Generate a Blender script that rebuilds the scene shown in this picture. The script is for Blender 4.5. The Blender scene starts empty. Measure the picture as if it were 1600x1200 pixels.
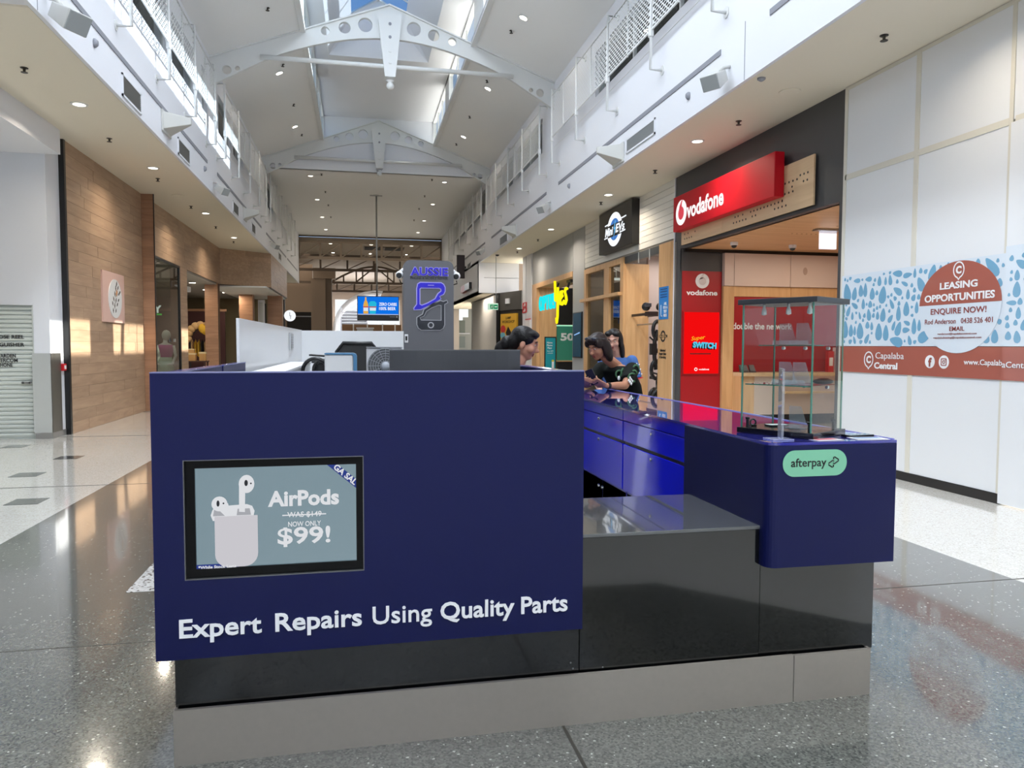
import bpy, math, random
from mathutils import Vector, Matrix
random.seed(7)
C = bpy.context.scene.collection
SC = bpy.context.scene
PI = math.pi
# ------------------------------------------------------------------ camera
cam_data = bpy.data.cameras.new('camera')
cam = bpy.data.objects.new('camera', cam_data); C.objects.link(cam)
cam_data.sensor_width = 36; cam_data.lens = 1159.1/1600*36
cam_data.clip_start = .05; cam_data.clip_end = 400
_yaw, _p, _r = 0.203724536, 0.0519157448, 0.00289214221
_f = Vector((math.sin(_yaw)*math.cos(_p), math.cos(_yaw)*math.cos(_p), -math.sin(_p)))
_rt = Vector((math.cos(_yaw), -math.sin(_yaw), 0)); _up = _rt.cross(_f)
_c, _s = math.cos(_r), math.sin(_r)
_R, _U = _c*_rt + _s*_up, -_s*_rt + _c*_up
cam.matrix_world = Matrix(((_R.x, _U.x, -_f.x, 0), (_R.y, _U.y, -_f.y, 0), (_R.z, _U.z, -_f.z, 1.55), (0, 0, 0, 1)))
SC.camera = cam
# ------------------------------------------------------------------ world, sun, daylight, exposure
SC.view_settings.view_transform = 'Standard'; SC.view_settings.look = 'None'
SC.view_settings.gamma = 1; SC.view_settings.use_curve_mapping = False
SC.view_settings.exposure = 0.06
SC.cycles.use_denoising = True
SC.cycles.max_bounces = 10; SC.cycles.diffuse_bounces = 5; SC.cycles.glossy_bounces = 5
SC.cycles.transparent_max_bounces = 24; SC.cycles.transmission_bounces = 6
SC.cycles.caustics_reflective = False; SC.cycles.caustics_refractive = False
SC.cycles.sample_clamp_indirect = 6
W = bpy.data.worlds.new('sky'); SC.world = W; W.use_nodes = True
nt = W.node_tree; nt.nodes.clear()
wo = nt.nodes.new('ShaderNodeOutputWorld'); bg = nt.nodes.new('ShaderNodeBackground')
sk = nt.nodes.new('ShaderNodeTexSky'); sk.sky_type = 'HOSEK_WILKIE'
SUN = Vector((1, .15, .985)).normalized()          # direction towards the sun
sk.sun_direction = SUN; sk.turbidity = 2.6; sk.ground_albedo = .35
bg.inputs[1].default_value = 4.2
nt.links.new(sk.outputs[0], bg.inputs[0]); nt.links.new(bg.outputs[0], wo.inputs[0])
def lamp(name, kind, loc, energy, color=(1, 1, 1), size=None, size_y=None, direction=(0, 0, -1), shape=None, spread=None):
    d = bpy.data.lights.new(name, kind); d.energy = energy; d.color = color
    if kind == 'AREA':
        d.shape = shape or 'RECTANGLE'; d.size = size; 
        if size_y: d.size_y = size_y
        if spread: d.spread = spread
    o = bpy.data.objects.new(name, d); C.objects.link(o)
    o.location = loc
    o.rotation_euler = Vector(direction).to_track_quat('-Z', 'Y').to_euler()
    return o
sun = lamp('sun', 'SUN', (20, 0, 25), 17.0, (1, .93, .82), direction=-SUN); sun.data.angle = .009
DAY = (.86, .93, 1.0)
# added area lamps standing in for daylight at the lantern and ridge glass
lamp('ridge_fill', 'AREA', (.6, 6.2, 10.4), 950, DAY, 1.3, 15, (0, 0, -1))
lamp('ridge_fill', 'AREA', (.6, -6, 10.2), 860, DAY, 1.3, 12, (0, 0, -1))
lamp('lantern_fill', 'AREA', (2.85, 14, 9.15), 170, DAY, .62, 26, (-1, 0, -.1))
lamp('lantern_fill', 'AREA', (-1.31, 14, 9.15), 170, DAY, .62, 26, (1, 0, -.1))
# ------------------------------------------------------------------ materials
def lin(c):
    c = [v/255 for v in c]
    return tuple((v/12.92 if v <= .04045 else ((v+.055)/1.055)**2.4) for v in c) + (1,)
MATS = {}
def mat(name, col, rough=.5, metal=0, spec=.5, coat=0, emit=0, ecol=None, noise=0, nscale=8, bump=0, coat_rough=.05, ior=None):
    m = bpy.data.materials.new(name); m.use_nodes = True
    b = m.node_tree.nodes['Principled BSDF']; N, L = m.node_tree.nodes, m.node_tree.links
    base = lin(col)
    b.inputs['Base Color'].default_value = base
    b.inputs['Roughness'].default_value = rough; b.inputs['Metallic'].default_value = metal
    b.inputs['Specular IOR Level'].default_value = spec
    b.inputs['Coat Weight'].default_value = coat; b.inputs['Coat Roughness'].default_value = coat_rough
    if ior: b.inputs['IOR'].default_value = ior
    if emit:
        b.inputs['Emission Color'].default_value = lin(ecol or col); b.inputs['Emission Strength'].default_value = emit
    if noise or bump:
        tc = N.new('ShaderNodeTexCoord'); nz = N.new('ShaderNodeTexNoise')
        nz.inputs['Scale'].default_value = nscale; nz.inputs['Detail'].default_value = 4
        L.new(tc.outputs['Object'], nz.inputs['Vector'])
        if noise:
            mx = N.new('ShaderNodeMix'); mx.data_type = 'RGBA'
            mx.inputs[6].default_value = tuple(v*(1-noise) for v in base[:3])+(1,)
            mx.inputs[7].default_value = tuple(min(1, v*(1+noise)) for v in base[:3])+(1,)
            L.new(nz.outputs['Fac'], mx.inputs[0]); L.new(mx.outputs[2], b.inputs['Base Color'])
        if bump:
            bp = N.new('ShaderNodeBump'); bp.inputs['Strength'].default_value = bump; bp.inputs['Distance'].default_value = .01
            L.new(nz.outputs['Fac'], bp.inputs['Height']); L.new(bp.outputs[0], b.inputs['Normal'])
    MATS[name] = m
    return m
def glow(name, col, strength):
    m = bpy.data.materials.new(name); m.use_nodes = True; n = m.node_tree.nodes; n.clear()
    o = n.new('ShaderNodeOutputMaterial'); e = n.new('ShaderNodeEmission')
    e.inputs[0].default_value = lin(col); e.inputs[1].default_value = strength
    m.node_tree.links.new(e.outputs[0], o.inputs[0]); return m
def glass_mat(name, tint=(250, 252, 252), refl=1.0, haze=0):
    m = bpy.data.materials.new(name); m.use_nodes = True; n = m.node_tree.nodes; n.clear(); L = m.node_tree.links
    o = n.new('ShaderNodeOutputMaterial'); t = n.new('ShaderNodeBsdfTransparent'); g = n.new('ShaderNodeBsdfGlossy')
    t.inputs[0].default_value = lin(tint); g.inputs['Roughness'].default_value = .02
    fr = n.new('ShaderNodeFresnel'); fr.inputs[0].default_value = 1.5
    ml = n.new('ShaderNodeMath'); ml.operation = 'MULTIPLY'; ml.inputs[1].default_value = refl; ml.use_clamp = True
    mx = n.new('ShaderNodeMixShader')
    ge_ = n.new('ShaderNodeNewGeometry'); fr1 = n.new('ShaderNodeMath'); fr1.operation = 'SUBTRACT'; fr1.inputs[0].default_value = 1
    m2 = n.new('ShaderNodeMath'); m2.operation = 'MULTIPLY'
    L.new(ge_.outputs['Backfacing'], fr1.inputs[1]); L.new(fr.outputs[0], m2.inputs[0]); L.new(fr1.outputs[0], m2.inputs[1])
    L.new(m2.outputs[0], ml.inputs[0]); L.new(ml.outputs[0], mx.inputs[0]); L.new(t.outputs[0], mx.inputs[1]); L.new(g.outputs[0], mx.inputs[2])
    if haze:
        df = n.new('ShaderNodeBsdfDiffuse'); df.inputs[0].default_value = lin((226, 230, 236)); m3 = n.new('ShaderNodeMixShader'); m3.inputs[0].default_value = haze
        L.new(mx.outputs[0], m3.inputs[1]); L.new(df.outputs[0], m3.inputs[2]); L.new(m3.outputs[0], o.inputs[0])
    else: L.new(mx.outputs[0], o.inputs[0])
    return m
def terrazzo(name, base, chips, scale=55, rough=.1, dots=.06, dotcol=(215, 215, 205), coat=.6, sheen=.0):
    m = bpy.data.materials.new(name); m.use_nodes = True; N, L = m.node_tree.nodes, m.node_tree.links
    b = N['Principled BSDF']
    tc = N.new('ShaderNodeTexCoord'); v = N.new('ShaderNodeTexVoronoi'); v.inputs['Scale'].default_value = scale
    v.inputs['Randomness'].default_value = 1
    L.new(tc.outputs['Object'], v.inputs['Vector'])
    sep = N.new('ShaderNodeSeparateColor'); L.new(v.outputs['Color'], sep.inputs[0])
    r = N.new('ShaderNodeValToRGB'); r.color_ramp.interpolation = 'CONSTANT'
    el = r.color_ramp.elements
    el[0].position = 0; el[0].color = lin(base)
    pos = .3
    el[1].position = pos; el[1].color = lin(chips[0])
    k = (.97-dots-pos)/max(1, len(chips))
    for i, c in enumerate(chips[1:], 1):
        e = el.new(pos+k*i); e.color = lin(c)
    e = el.new(1-dots); e.color = lin(dotcol)
    L.new(sep.outputs[0], r.inputs[0])
    L.new(r.outputs[0], b.inputs['Base Color'])
    b.inputs['Roughness'].default_value = rough; b.inputs['Specular IOR Level'].default_value = .5
    b.inputs['Coat Weight'].default_value = coat; b.inputs['Coat Roughness'].default_value = .06
    return m
def wood(name, c1, c2, axis='y', scale=6, rough=.45, var=.12, coat=0):
    m = bpy.data.materials.new(name); m.use_nodes = True; N, L = m.node_tree.nodes, m.node_tree.links
    b = N['Principled BSDF']
    tc = N.new('ShaderNodeTexCoord'); mp = N.new('ShaderNodeMapping')
    s = {'x': (.12, 1, 1), 'y': (1, .12, 1), 'z': (1, 1, .1)}[axis]
    mp.inputs['Scale'].default_value = tuple(k*scale for k in s)
    oi = N.new('ShaderNodeObjectInfo'); ad = N.new('ShaderNodeVectorMath'); ad.operation = 'ADD'
    sc = N.new('ShaderNodeVectorMath'); sc.operation = 'SCALE'; sc.inputs[3].default_value = 37.0
    cmb = N.new('ShaderNodeCombineXYZ')
    for i in range(3): L.new(oi.outputs['Random'], cmb.inputs[i])
    L.new(cmb.outputs[0], sc.inputs[0]); L.new(tc.outputs['Object'], mp.inputs[0])
    L.new(mp.outputs[0], ad.inputs[0]); L.new(sc.outputs[0], ad.inputs[1])
    nz = N.new('ShaderNodeTexNoise'); nz.inputs['Scale'].default_value = 2.2; nz.inputs['Detail'].default_value = 6; nz.inputs['Distortion'].default_value = .6
    L.new(ad.outputs[0], nz.inputs['Vector'])
    r = N.new('ShaderNodeValToRGB'); r.color_ramp.elements[0].position = .3; r.color_ramp.elements[1].position = .7
    r.color_ramp.elements[0].color = lin(c1); r.color_ramp.elements[1].color = lin(c2)
    L.new(nz.outputs['Fac'], r.inputs[0])
    hs = N.new('ShaderNodeHueSaturation'); mr = N.new('ShaderNodeMapRange')
    mr.inputs[3].default_value = 1-var; mr.inputs[4].default_value = 1+var
    L.new(oi.outputs['Random'], mr.inputs[0]); L.new(mr.outputs[0], hs.inputs['Value']); L.new(r.outputs[0], hs.inputs['Color'])
    L.new(hs.outputs[0], b.inputs['Base Color']); b.inputs['Roughness'].default_value = rough
    b.inputs['Coat Weight'].default_value = coat
    return m
# ------------------------------------------------------------------ mesh builder
class MB:
    def __init__(s): s.v = []; s.f = []
    def add(s, vs, fs):
        k = len(s.v); s.v += [tuple(p) for p in vs]; s.f += [tuple(i+k for i in f) for f in fs]; return s
    def box(s, x0, x1, y0, y1, z0, z1):
        x0, x1 = sorted((x0, x1)); y0, y1 = sorted((y0, y1)); z0, z1 = sorted((z0, z1))
        return s.add([(x0, y0, z0), (x1, y0, z0), (x1, y1, z0), (x0, y1, z0), (x0, y0, z1), (x1, y0, z1), (x1, y1, z1), (x0, y1, z1)],
                     [(0, 3, 2, 1), (4, 5, 6, 7), (0, 1, 5, 4), (1, 2, 6, 5), (2, 3, 7, 6), (3, 0, 4, 7)])
    def prism(s, poly, n0, n1, side='T', o=(0, 0, 0)):
        # polygon (u,v) in the plane of a wall, extruded along the wall's normal from n0 to n1
        M = AX[side]; n = len(poly)
        A = sum(poly[i][0]*poly[(i+1) % n][1]-poly[(i+1) % n][0]*poly[i][1] for i in range(n))
        if A < 0: poly = poly[::-1]
        if n0 > n1: n0, n1 = n1, n0
        def w(u, v, k): return (o[0]+M[0][0]*u+M[1][0]*v+M[2][0]*k, o[1]+M[0][1]*u+M[1][1]*v+M[2][1]*k, o[2]+M[0][2]*u+M[1][2]*v+M[2][2]*k)
        vs = [w(u, v, n0) for u, v in poly]+[w(u, v, n1) for u, v in poly]
        fs = [tuple(range(n))[::-1], tuple(range(n, 2*n))]+[(i, (i+1) % n, n+(i+1) % n, n+i) for i in range(n)]
        return s.add(vs, fs)
    def tube(s, path, r, n=8, cap=True, closed=False):
        path = [Vector(p) for p in path]; m = len(path)
        rs = r if isinstance(r, (list, tuple)) else [r]*m
        up = None; rings = []
        for i, p in enumerate(path):
            if closed: t = path[(i+1) % m]-path[i-1]
            else: t = path[min(i+1, m-1)]-path[max(i-1, 0)]
            t.normalize()
            if up is None:
                up = Vector((0, 0, 1)) if abs(t.z) < .9 else Vector((1, 0, 0))
            a = (up-t*up.dot(t)).normalized(); b = t.cross(a); up = a
            rings.append([p+(a*math.cos(2*PI*k/n)+b*math.sin(2*PI*k/n))*rs[i] for k in range(n)])
        vs = [q for rg in rings for q in rg]; fs = []
        for i in range(m if closed else m-1):
            j = (i+1) % m
            for k in range(n): fs.append((i*n+k, i*n+(k+1) % n, j*n+(k+1) % n, j*n+k))
        if cap and not closed:
            fs.append(tuple(range(n))[::-1]); fs.append(tuple((m-1)*n+k for k in range(n)))
        return s.add(vs, fs)
    def lathe(s, prof, c=(0, 0, 0), n=16, side='T', sx=1, sy=1):
        # profile of (radius, height) turned round the side's normal
        M = AX[side]
        def w(u, v, k): return tuple(c[a]+M[0][a]*u+M[1][a]*v+M[2][a]*k for a in range(3))
        vs = [w(r*sx*math.cos(2*PI*k/n), r*sy*math.sin(2*PI*k/n), h) for r, h in prof for k in range(n)]
        fs = [(i*n+k, i*n+(k+1) % n, (i+1)*n+(k+1) % n, (i+1)*n+k) for i in range(len(prof)-1) for k in range(n)]
        fs.append(tuple(range(n))[::-1]); fs.append(tuple((len(prof)-1)*n+k for k in range(n)))
        return s.add(vs, fs)
    def ball(s, c, r, n=12, m=8, sc=(1, 1, 1)):
        vs = [(c[0], c[1], c[2]-r*sc[2])]
        for i in range(1, m):
            a = -PI/2+PI*i/m
            for k in range(n): vs.append((c[0]+r*sc[0]*math.cos(a)*math.cos(2*PI*k/n), c[1]+r*sc[1]*math.cos(a)*math.sin(2*PI*k/n), c[2]+r*sc[2]*math.sin(a)))
        vs.append((c[0], c[1], c[2]+r*sc[2])); t = len(vs)-1
        fs = [(0, 1+(k+1) % n, 1+k) for k in range(n)]
        for i in range(m-2):
            for k in range(n): fs.append((1+i*n+k, 1+i*n+(k+1) % n, 1+(i+1)*n+(k+1) % n, 1+(i+1)*n+k))
        fs += [(t, 1+(m-2)*n+k, 1+(m-2)*n+(k+1) % n) for k in range(n)]
        return s.add(vs, fs)
    def quad(s, a, b, c, d): return s.add([a, b, c, d], [(0, 1, 2, 3)])
    def slab(s, pts, off):
        # closed solid: polygon pts pushed along the vector off
        n = len(pts); o = Vector(off)
        return s.add(list(pts)+[tuple(Vector(p)+o) for p in pts],
                     [tuple(range(n))[::-1], tuple(range(n, 2*n))]+[(i, (i+1) % n, n+(i+1) % n, n+i) for i in range(n)])
AX = {'R': ((0, -1, 0), (0, 0, 1), (-1, 0, 0)), 'L': ((0, 1, 0), (0, 0, 1), (1, 0, 0)), 'F': ((1, 0, 0), (0, 0, 1), (0, -1, 0)),
      'T': ((1, 0, 0), (0, 1, 0), (0, 0, 1)), 'D': ((1, 0, 0), (0, -1, 0), (0, 0, -1)), 'B': ((-1, 0, 0), (0, 0, 1), (0, 1, 0))}
ORG = {}
def build(name, mb, m, parent=None, smooth=False, bevel=0, local=False, rev=False, seg=2):
    me = bpy.data.meshes.new(name)
    o0 = ORG.get(parent.name, Vector((0, 0, 0))) if (parent is not None and not local) else Vector((0, 0, 0))
    vs = [(p[0]-o0.x, p[1]-o0.y, p[2]-o0.z) for p in mb.v] if o0.length else mb.v
    me.from_pydata(vs, [], mb.f)
    if rev: me.flip_normals()
    if m is not None: me.materials.append(m)
    if smooth:
        me.polygons.foreach_set('use_smooth', [True]*len(me.polygons))
    o = bpy.data.objects.new(name, me); C.objects.link(o)
    if parent is not None:
        o.parent = parent; ORG[o.name] = o0
    if bevel:
        b = o.modifiers.new('bevel', 'BEVEL'); b.width = bevel; b.segments = seg; b.limit_method = 'ANGLE'
    return o
def box(name, x0, x1, y0, y1, z0, z1, m, parent=None, bevel=0, local=False):
    return build(name, MB().box(x0, x1, y0, y1, z0, z1), m, parent, bevel=bevel, local=local)
def tag(o, label, cat, group=None, kind=None):
    if label: o['label'] = label
    if cat: o['category'] = cat
    if group: o['group'] = group
    if kind: o['kind'] = kind
    return o
def thing(name, label, cat, loc=(0, 0, 0), group=None):
    o = bpy.data.objects.new(name, None); C.objects.link(o); o.location = loc; o.empty_display_size = .1
    ORG[o.name] = Vector(loc)
    return tag(o, label, cat, group)
def struct(o): o['kind'] = 'structure'; return o
def dup(root, loc, rz=None, label=None, group=None):
    r = root.copy(); C.objects.link(r); r.location = loc
    if rz is not None: r.rotation_euler = (0, 0, rz)
    if label: r['label'] = label
    if group: r['group'] = group
    for ch in root.children:
        c = ch.copy(); C.objects.link(c); c.parent = r
        for g in ch.children:
            d = g.copy(); C.objects.link(d); d.parent = c
    return r
def again(o, parent, loc=(0, 0, 0)):
    c = o.copy(); C.objects.link(c); c.parent = parent; c.location = loc; return c
def flat(me_obj_curve, depth): ...
_N = {'n': 0}
def curve_mesh(cu):
    ob = bpy.data.objects.new('tmp', cu)
    me = bpy.data.meshes.new_from_object(ob)
    vs = [tuple(v.co) for v in me.vertices]; fs = [tuple(p.vertices) for p in me.polygons]
    bpy.data.objects.remove(ob); bpy.data.meshes.remove(me); bpy.data.curves.remove(cu)
    return vs, fs
def outline(loops, depth=.01):
    # filled flat shape (holes where loops overlap), thickness depth, as (verts, faces) in u,v,n
    cu = bpy.data.curves.new('tmp', 'CURVE'); cu.dimensions = '2D'; cu.fill_mode = 'BOTH'; cu.extrude = depth/2
    for lp in loops:
        sp = cu.splines.new('POLY'); sp.points.add(len(lp)-1); sp.use_cyclic_u = True
        for i, p in enumerate(lp): sp.points[i].co = (p[0], p[1], 0, 1)
    return curve_mesh(cu)
def text_uv(s, bold=0, shear=0, spacing=1, depth=.002, lines=1.0):
    cu = bpy.data.curves.new('tmp', 'FONT'); cu.body = s; cu.size = 1; cu.offset = bold; cu.shear = shear
    cu.space_character = spacing; cu.resolution_u = 3; cu.space_line = lines
    cu.align_x = 'CENTER'
    return curve_mesh(cu)
def plane_map(side, c):
    M = AX[side]
    return lambda u, v, n: tuple(c[a]+M[0][a]*u+M[1][a]*v+M[2][a]*n for a in range(3))
def text_mb(mb, s, side, c, w=None, h=None, bold=0, shear=0, spacing=1, rot=0, n0=.002, n1=.004, lines=1.0):
    """lettering centred at c on a wall plane, w x h, standing n0..n1 proud of it"""
    vs, fs = text_uv(s, bold, shear, spacing, lines=lines)
    if not vs: return mb
    xs = [p[0] for p in vs]; ys = [p[1] for p in vs]
    W0, H0 = max(xs)-min(xs), max(ys)-min(ys); cx, cy = (max(xs)+min(xs))/2, (max(ys)+min(ys))/2
    kx = w/W0 if w else h/H0; ky = h/H0 if h else kx
    P = plane_map(side, c); cr, sr = math.cos(rot), math.sin(rot)
    top = []
    for x, y, z in vs:
        u, v = (x-cx)*kx, (y-cy)*ky
        top.append((u*cr-v*sr, u*sr+v*cr))
    k = len(vs)
    # flat face + side walls from boundary edges
    allv = [P(u, v, n1) for u, v in top]
    cnt = {}
    for f in fs:
        for i in range(len(f)):
            e = (f[i], f[(i+1) % len(f)]); cnt[e] = cnt.get(e, 0)+1
    fs2 = list(fs)
    allv += [P(u, v, n0) for u, v in top]
    for (a, b) in cnt:
        if (b, a) not in cnt: fs2.append((b, a, a+k, b+k))
    return mb.add(allv, fs2)
def shape_mb(mb, loops, side, c, n0=.002, n1=.004):
    vs, fs = outline(loops, 1.0)
    P = plane_map(side, c)
    return mb.add([P(x, y, n0 if z < 0 else n1) for x, y, z in vs], fs)
def circle(cx, cy, r, n=24, ry=None): return [(cx+r*math.cos(2*PI*i/n), cy+(ry or r)*math.sin(2*PI*i/n)) for i in range(n)]
def rrect(x0, x1, y0, y1, r, n=5):
    p = []
    for cx, cy, a in ((x1-r, y1-r, 0), (x0+r, y1-r, PI/2), (x0+r, y0+r, PI), (x1-r, y0+r, 1.5*PI)):
        p += [(cx+r*math.cos(a+PI/2*i/n), cy+r*math.sin(a+PI/2*i/n)) for i in range(n+1)]
    return p
ORD = ['nearest', 'second nearest', 'third', 'fourth', 'fifth', 'sixth', 'seventh', 'eighth', 'ninth', 'tenth', 'eleventh', 'twelfth']
# ================================================================== materials of the building
white = mat('white_paint', (226, 227, 232), .6)
ceilm = mat('ceiling_paint', (236, 236, 235), .7)
beige = mat('soffit_paint', (230, 222, 204), .7)
steelw = mat('white_steel', (220, 221, 220), .45)
greyst = mat('shade_and_fitting_grey', (140, 142, 150), .6)
black = mat('black_trim', (16, 16, 18), .35)
darkm = mat('dark_void', (22, 20, 19), .8)
pale_t = terrazzo('pale_terrazzo', (222, 219, 211), [(229, 227, 220), (214, 210, 200), (232, 230, 226)], 105, .12, .03, (192, 188, 178))
dark_t = terrazzo('dark_terrazzo', (100, 101, 96), [(113, 114, 107), (88, 89, 85), (106, 107, 101), (80, 81, 79), (119, 121, 114)], 125, .14, .009, (190, 191, 182), coat=.9)
inlay_m = terrazzo('grey_inlay', (82, 84, 84), [(96, 97, 96), (72, 74, 74)], 80, .15, .03)
inlay_w = terrazzo('white_inlay', (216, 215, 212), [(226, 225, 222), (205, 203, 200)], 60, .15, .12, (90, 88, 86))
oak = wood('oak_planks', (158, 130, 106), (178, 150, 124), 'y', 5, .45, .10)
oak_warm = wood('oak_warm', (196, 152, 104), (214, 172, 124), 'z', 5, .42, .04)
oak_x = wood('oak_crosswise', (146, 108, 82), (166, 126, 98), 'x', 5, .45, .10)  # darker copy of the oak; shade of the crosswise faces is in the colour
glass = glass_mat('clear_glass')
glassd = glass_mat('shop_glass', (200, 205, 200), 1.2)
alu = mat('aluminium', (170, 172, 172), .3, .9)
steel = mat('brushed_steel', (176, 172, 166), .34, .85, noise=.06, nscale=30)
XL, XR, CX = -3.23, 4.76, .77
SL, SR, EAVE = 5.0, 4.88, 8.0
Y0, Y1 = -14, 27.3
def zs(x): return 8+.375*(x-XL) if x < CX else 8+.375*(XR-x)
# ------------------------------------------------------------------ floor
floor = struct(box('floor', -14, 16, Y0, 75, -.2, 0, pale_t))
build('dark_terrazzo_band', MB().prism([(-2.727, 44), (4.27, 44), (4.27, 2.6), (2.75, 2.15), (1.9, 1.25), (-2.727, 1.1)], -.05, .002, 'T'), dark_t, floor)
box('white_inlay', -1.437, -.2, 4.95, 7.4, -.05, .0035, inlay_w, floor)
for i, (x, y) in enumerate(((-5.25, 12.3), (-4.04, 10.95), (-4.01, 9.57), (-3.36, 7.9), (-5.3, 10.3), (-3.4, 15.2))):
    box('inlay_square', x, x+.3, y, y+.3, -.05, .003, inlay_m, floor)
jm = mat('joint_strip_metal', (64, 62, 56), .4)
box('joint_strip', .797, .811, 1.25, 44, -.05, .0032, jm, floor)
for y in (4.1, 8.85, 13.6, 18.35, 23.1, 27.85):
    box('joint_strip', -9, 6.1, y-.004, y+.004, -.05, .0032, jm, floor)
# ------------------------------------------------------------------ bulkheads (upper walls with clerestory windows)
WZ0, WZ1 = 6.6, 7.5
def upper_wall(name, x, xo, z0, wins, y1):
    mb = MB().box(x, x+(.05 if xo > x else -.05), Y0, y1, z0, z0+.2).box(x, xo, Y0, y1, z0+.2, WZ0).box(x, xo, Y0, y1, WZ1, EAVE+.1)
    ys = [Y0]+[v for w in wins for v in w]+[y1]
    for a, b in zip(ys[::2], ys[1::2]): mb.box(x, xo, a, b, WZ0, WZ1)
    return struct(build(name, mb, white))
winR = [(-12, -3), (-2, 6.4), (6.9, 14.75), (19.2, 22.6), (23.0, 26.2), (28.2, 32.8), (33.2, 37.6)]
winL = [(-12, -3), (-2, 6.4), (6.9, 14.22), (14.5, 16.43), (17.1, 17.7), (19.0, 20.9), (21.1, 22.9), (28.6, 30.4)]
upper_wall('wall_right_upper', XR, XR+.22, SR-.006, winR, 43.4)
upper_wall('wall_left_upper', XL, XL-.22, SL-.006, winL, 43.4)
plant = mat('backing_grey', (92, 94, 92), .8)
wn = 0
for sx, x, wins in ((1, XR, winR), (-1, XL, winL)):
    for a, b in wins:
        wn += 1
        xg = x+sx*.1
        fr = MB(); w = .045
        fr.box(xg-.03, xg+.03, a, b, WZ0, WZ0+w).box(xg-.03, xg+.03, a, b, WZ1-w, WZ1)
        n = max(1, round((b-a)/2.05))
        for i in range(n+1):
            y = a+(b-a)*i/n; fr.box(xg-.03, xg+.03, max(a, y-w/2), min(b, y+w/2), WZ0, WZ1)
        wo_ = struct(build('window_%d' % wn, fr, steelw))
        for i in range(n):
            box('pane', xg-.005, xg+.005, a+(b-a)*i/n+w/2, a+(b-a)*(i+1)/n-w/2, WZ0+w, WZ1-w, glass, wo_)
        bk = MB().box(x+sx*.9, x+sx*1.0, a-.3, b+.3, WZ0-.3, WZ1+.4).box(x+sx*.23, x+sx*.9, a-.3, b+.3, WZ0-.3, WZ0-.22).box(x+sx*.23, x+sx*.9, a-.3, b+.3, WZ1+.3, WZ1+.4)
        for yy in (a-.3, b+.22): bk.box(x+sx*.23, x+sx*.95, yy, yy+.08, WZ0-.3, WZ1+.4)
        build('room_behind', bk, plant if (sx < 0 or a < 15) else white, wo_)
# raised grey strips painted for the shade in recessed channels; panel joints
tn = 0
for sx, x, zc in ((1, XR, 5.46), (-1, XL, 5.56)):
    for a, b in ((-9, -.3), (0, 8.12), (9.33, 17.54), (18.72, 26.8), (28.2, 35.6), (36.3, 42)):
        tn += 1; struct(box('trim_%d' % tn, x-sx*.012, x+sx*.01, a, b, zc-.035, zc+.035, greyst))
    tn += 1; struct(box('trim_%d' % tn, x-sx*.004, x+sx*.01, 8.695, 8.705, SR if sx > 0 else SL, 5.6, greyst))
    tn += 1; struct(box('trim_%d' % tn, x-sx*.006, x+sx*.01, 7.0, 26.9, 6.43, 6.442, ceilm))
# ------------------------------------------------------------------ vault, lantern, ridge glass
LX0, LX1 = -1.14, 2.69
T = .03
mb = MB()
mb.prism([(XL-.25, 8-.094), (LX0, zs(LX0)), (LX0, zs(LX0)+T), (XL-.25, 8-.094+T)], -Y1, -Y0, 'F')
mb.prism([(XR+.25, 8-.094), (LX1, zs(LX1)), (LX1, zs(LX1)+T), (XR+.25, 8-.094+T)], -Y1, -Y0, 'F')
ceiling = struct(build('ceiling', mb, ceilm))
struct(build('wall_vault_end', MB().prism([(XL, 7.7), (XR, 7.7), (XR, 8), (LX1, zs(LX1)), (LX1, 9.6), (LX0, 9.6), (LX0, zs(LX0)), (XL, 8)], -27.4, -27.25, 'F'), white))
mb = MB().box(LX0-.13, LX1+.13, 21.6, 27.4, 9.58, 9.66)
for a, b in ((LX0-.13, -.75), (2.0, LX1+.13)): mb.box(a, b, Y0, 21.6, 9.58, 9.66)
sh0, sh1 = (-.75, 2.0), (-.13, 1.34); ye0, ye1 = 21.6, 21.25
for i in (0, 1):
    s = -1 if i == 0 else 1
    mb.slab([(sh0[i], Y0, 9.58), (sh0[i], ye0, 9.58), (sh1[i], ye1, 10.6), (sh1[i], Y0, 10.6)], (s*.08, 0, .02))
mb.slab([(sh0[0], ye0, 9.58), (sh0[1], ye0, 9.58), (sh1[1], ye1, 10.6), (.605, ye1, 11.05), (sh1[0], ye1, 10.6)], (0, .08, .02))
struct(build('ceiling_lantern', mb, white))
# lantern side glazing
gl = [(-12, -8), (-7.2, -3), (-2.2, 2.5), (3.3, 8), (8.6, 16.18), (17.5, 22.4), (23.4, 27.2)]  # opaque gaps placed to split the sunlight into patches on the timber wall
for nm, x, s in (('window_lantern_right', LX1, 1), ('window_lantern_left', LX0, -1)):
    f = MB(); f.box(x, x+s*.12, Y0, Y1, 8.7, 8.8).box(x, x+s*.12, Y0, Y1, 9.53, 9.6)
    ys = [Y0]+[v for w in gl for v in w]+[Y1]
    for a, b in zip(ys[::2], ys[1::2]): f.box(x, x+s*.12, a, b, 8.79, 9.58)
    o = struct(build(nm, f, steelw))
    for a, b in gl:
        box('pane', x+s*.05, x+s*.06, a, b, 8.79, 9.54, glass, o)
        n = max(1, round((b-a)/1.5))
        for i in range(1, n): box('glazing_bar', x+s*.03, x+s*.08, a+(b-a)*i/n-.012, a+(b-a)*i/n+.012, 8.8, 9.53, steelw, o)
o = thing('ridge_skylight', 'gabled blue-sky glass skylight with white bars at the top of the vault', 'skylight', (.605, 8, 10.6))
blue_glass = glass_mat('sky_glass', (225, 238, 250), .8)
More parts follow.
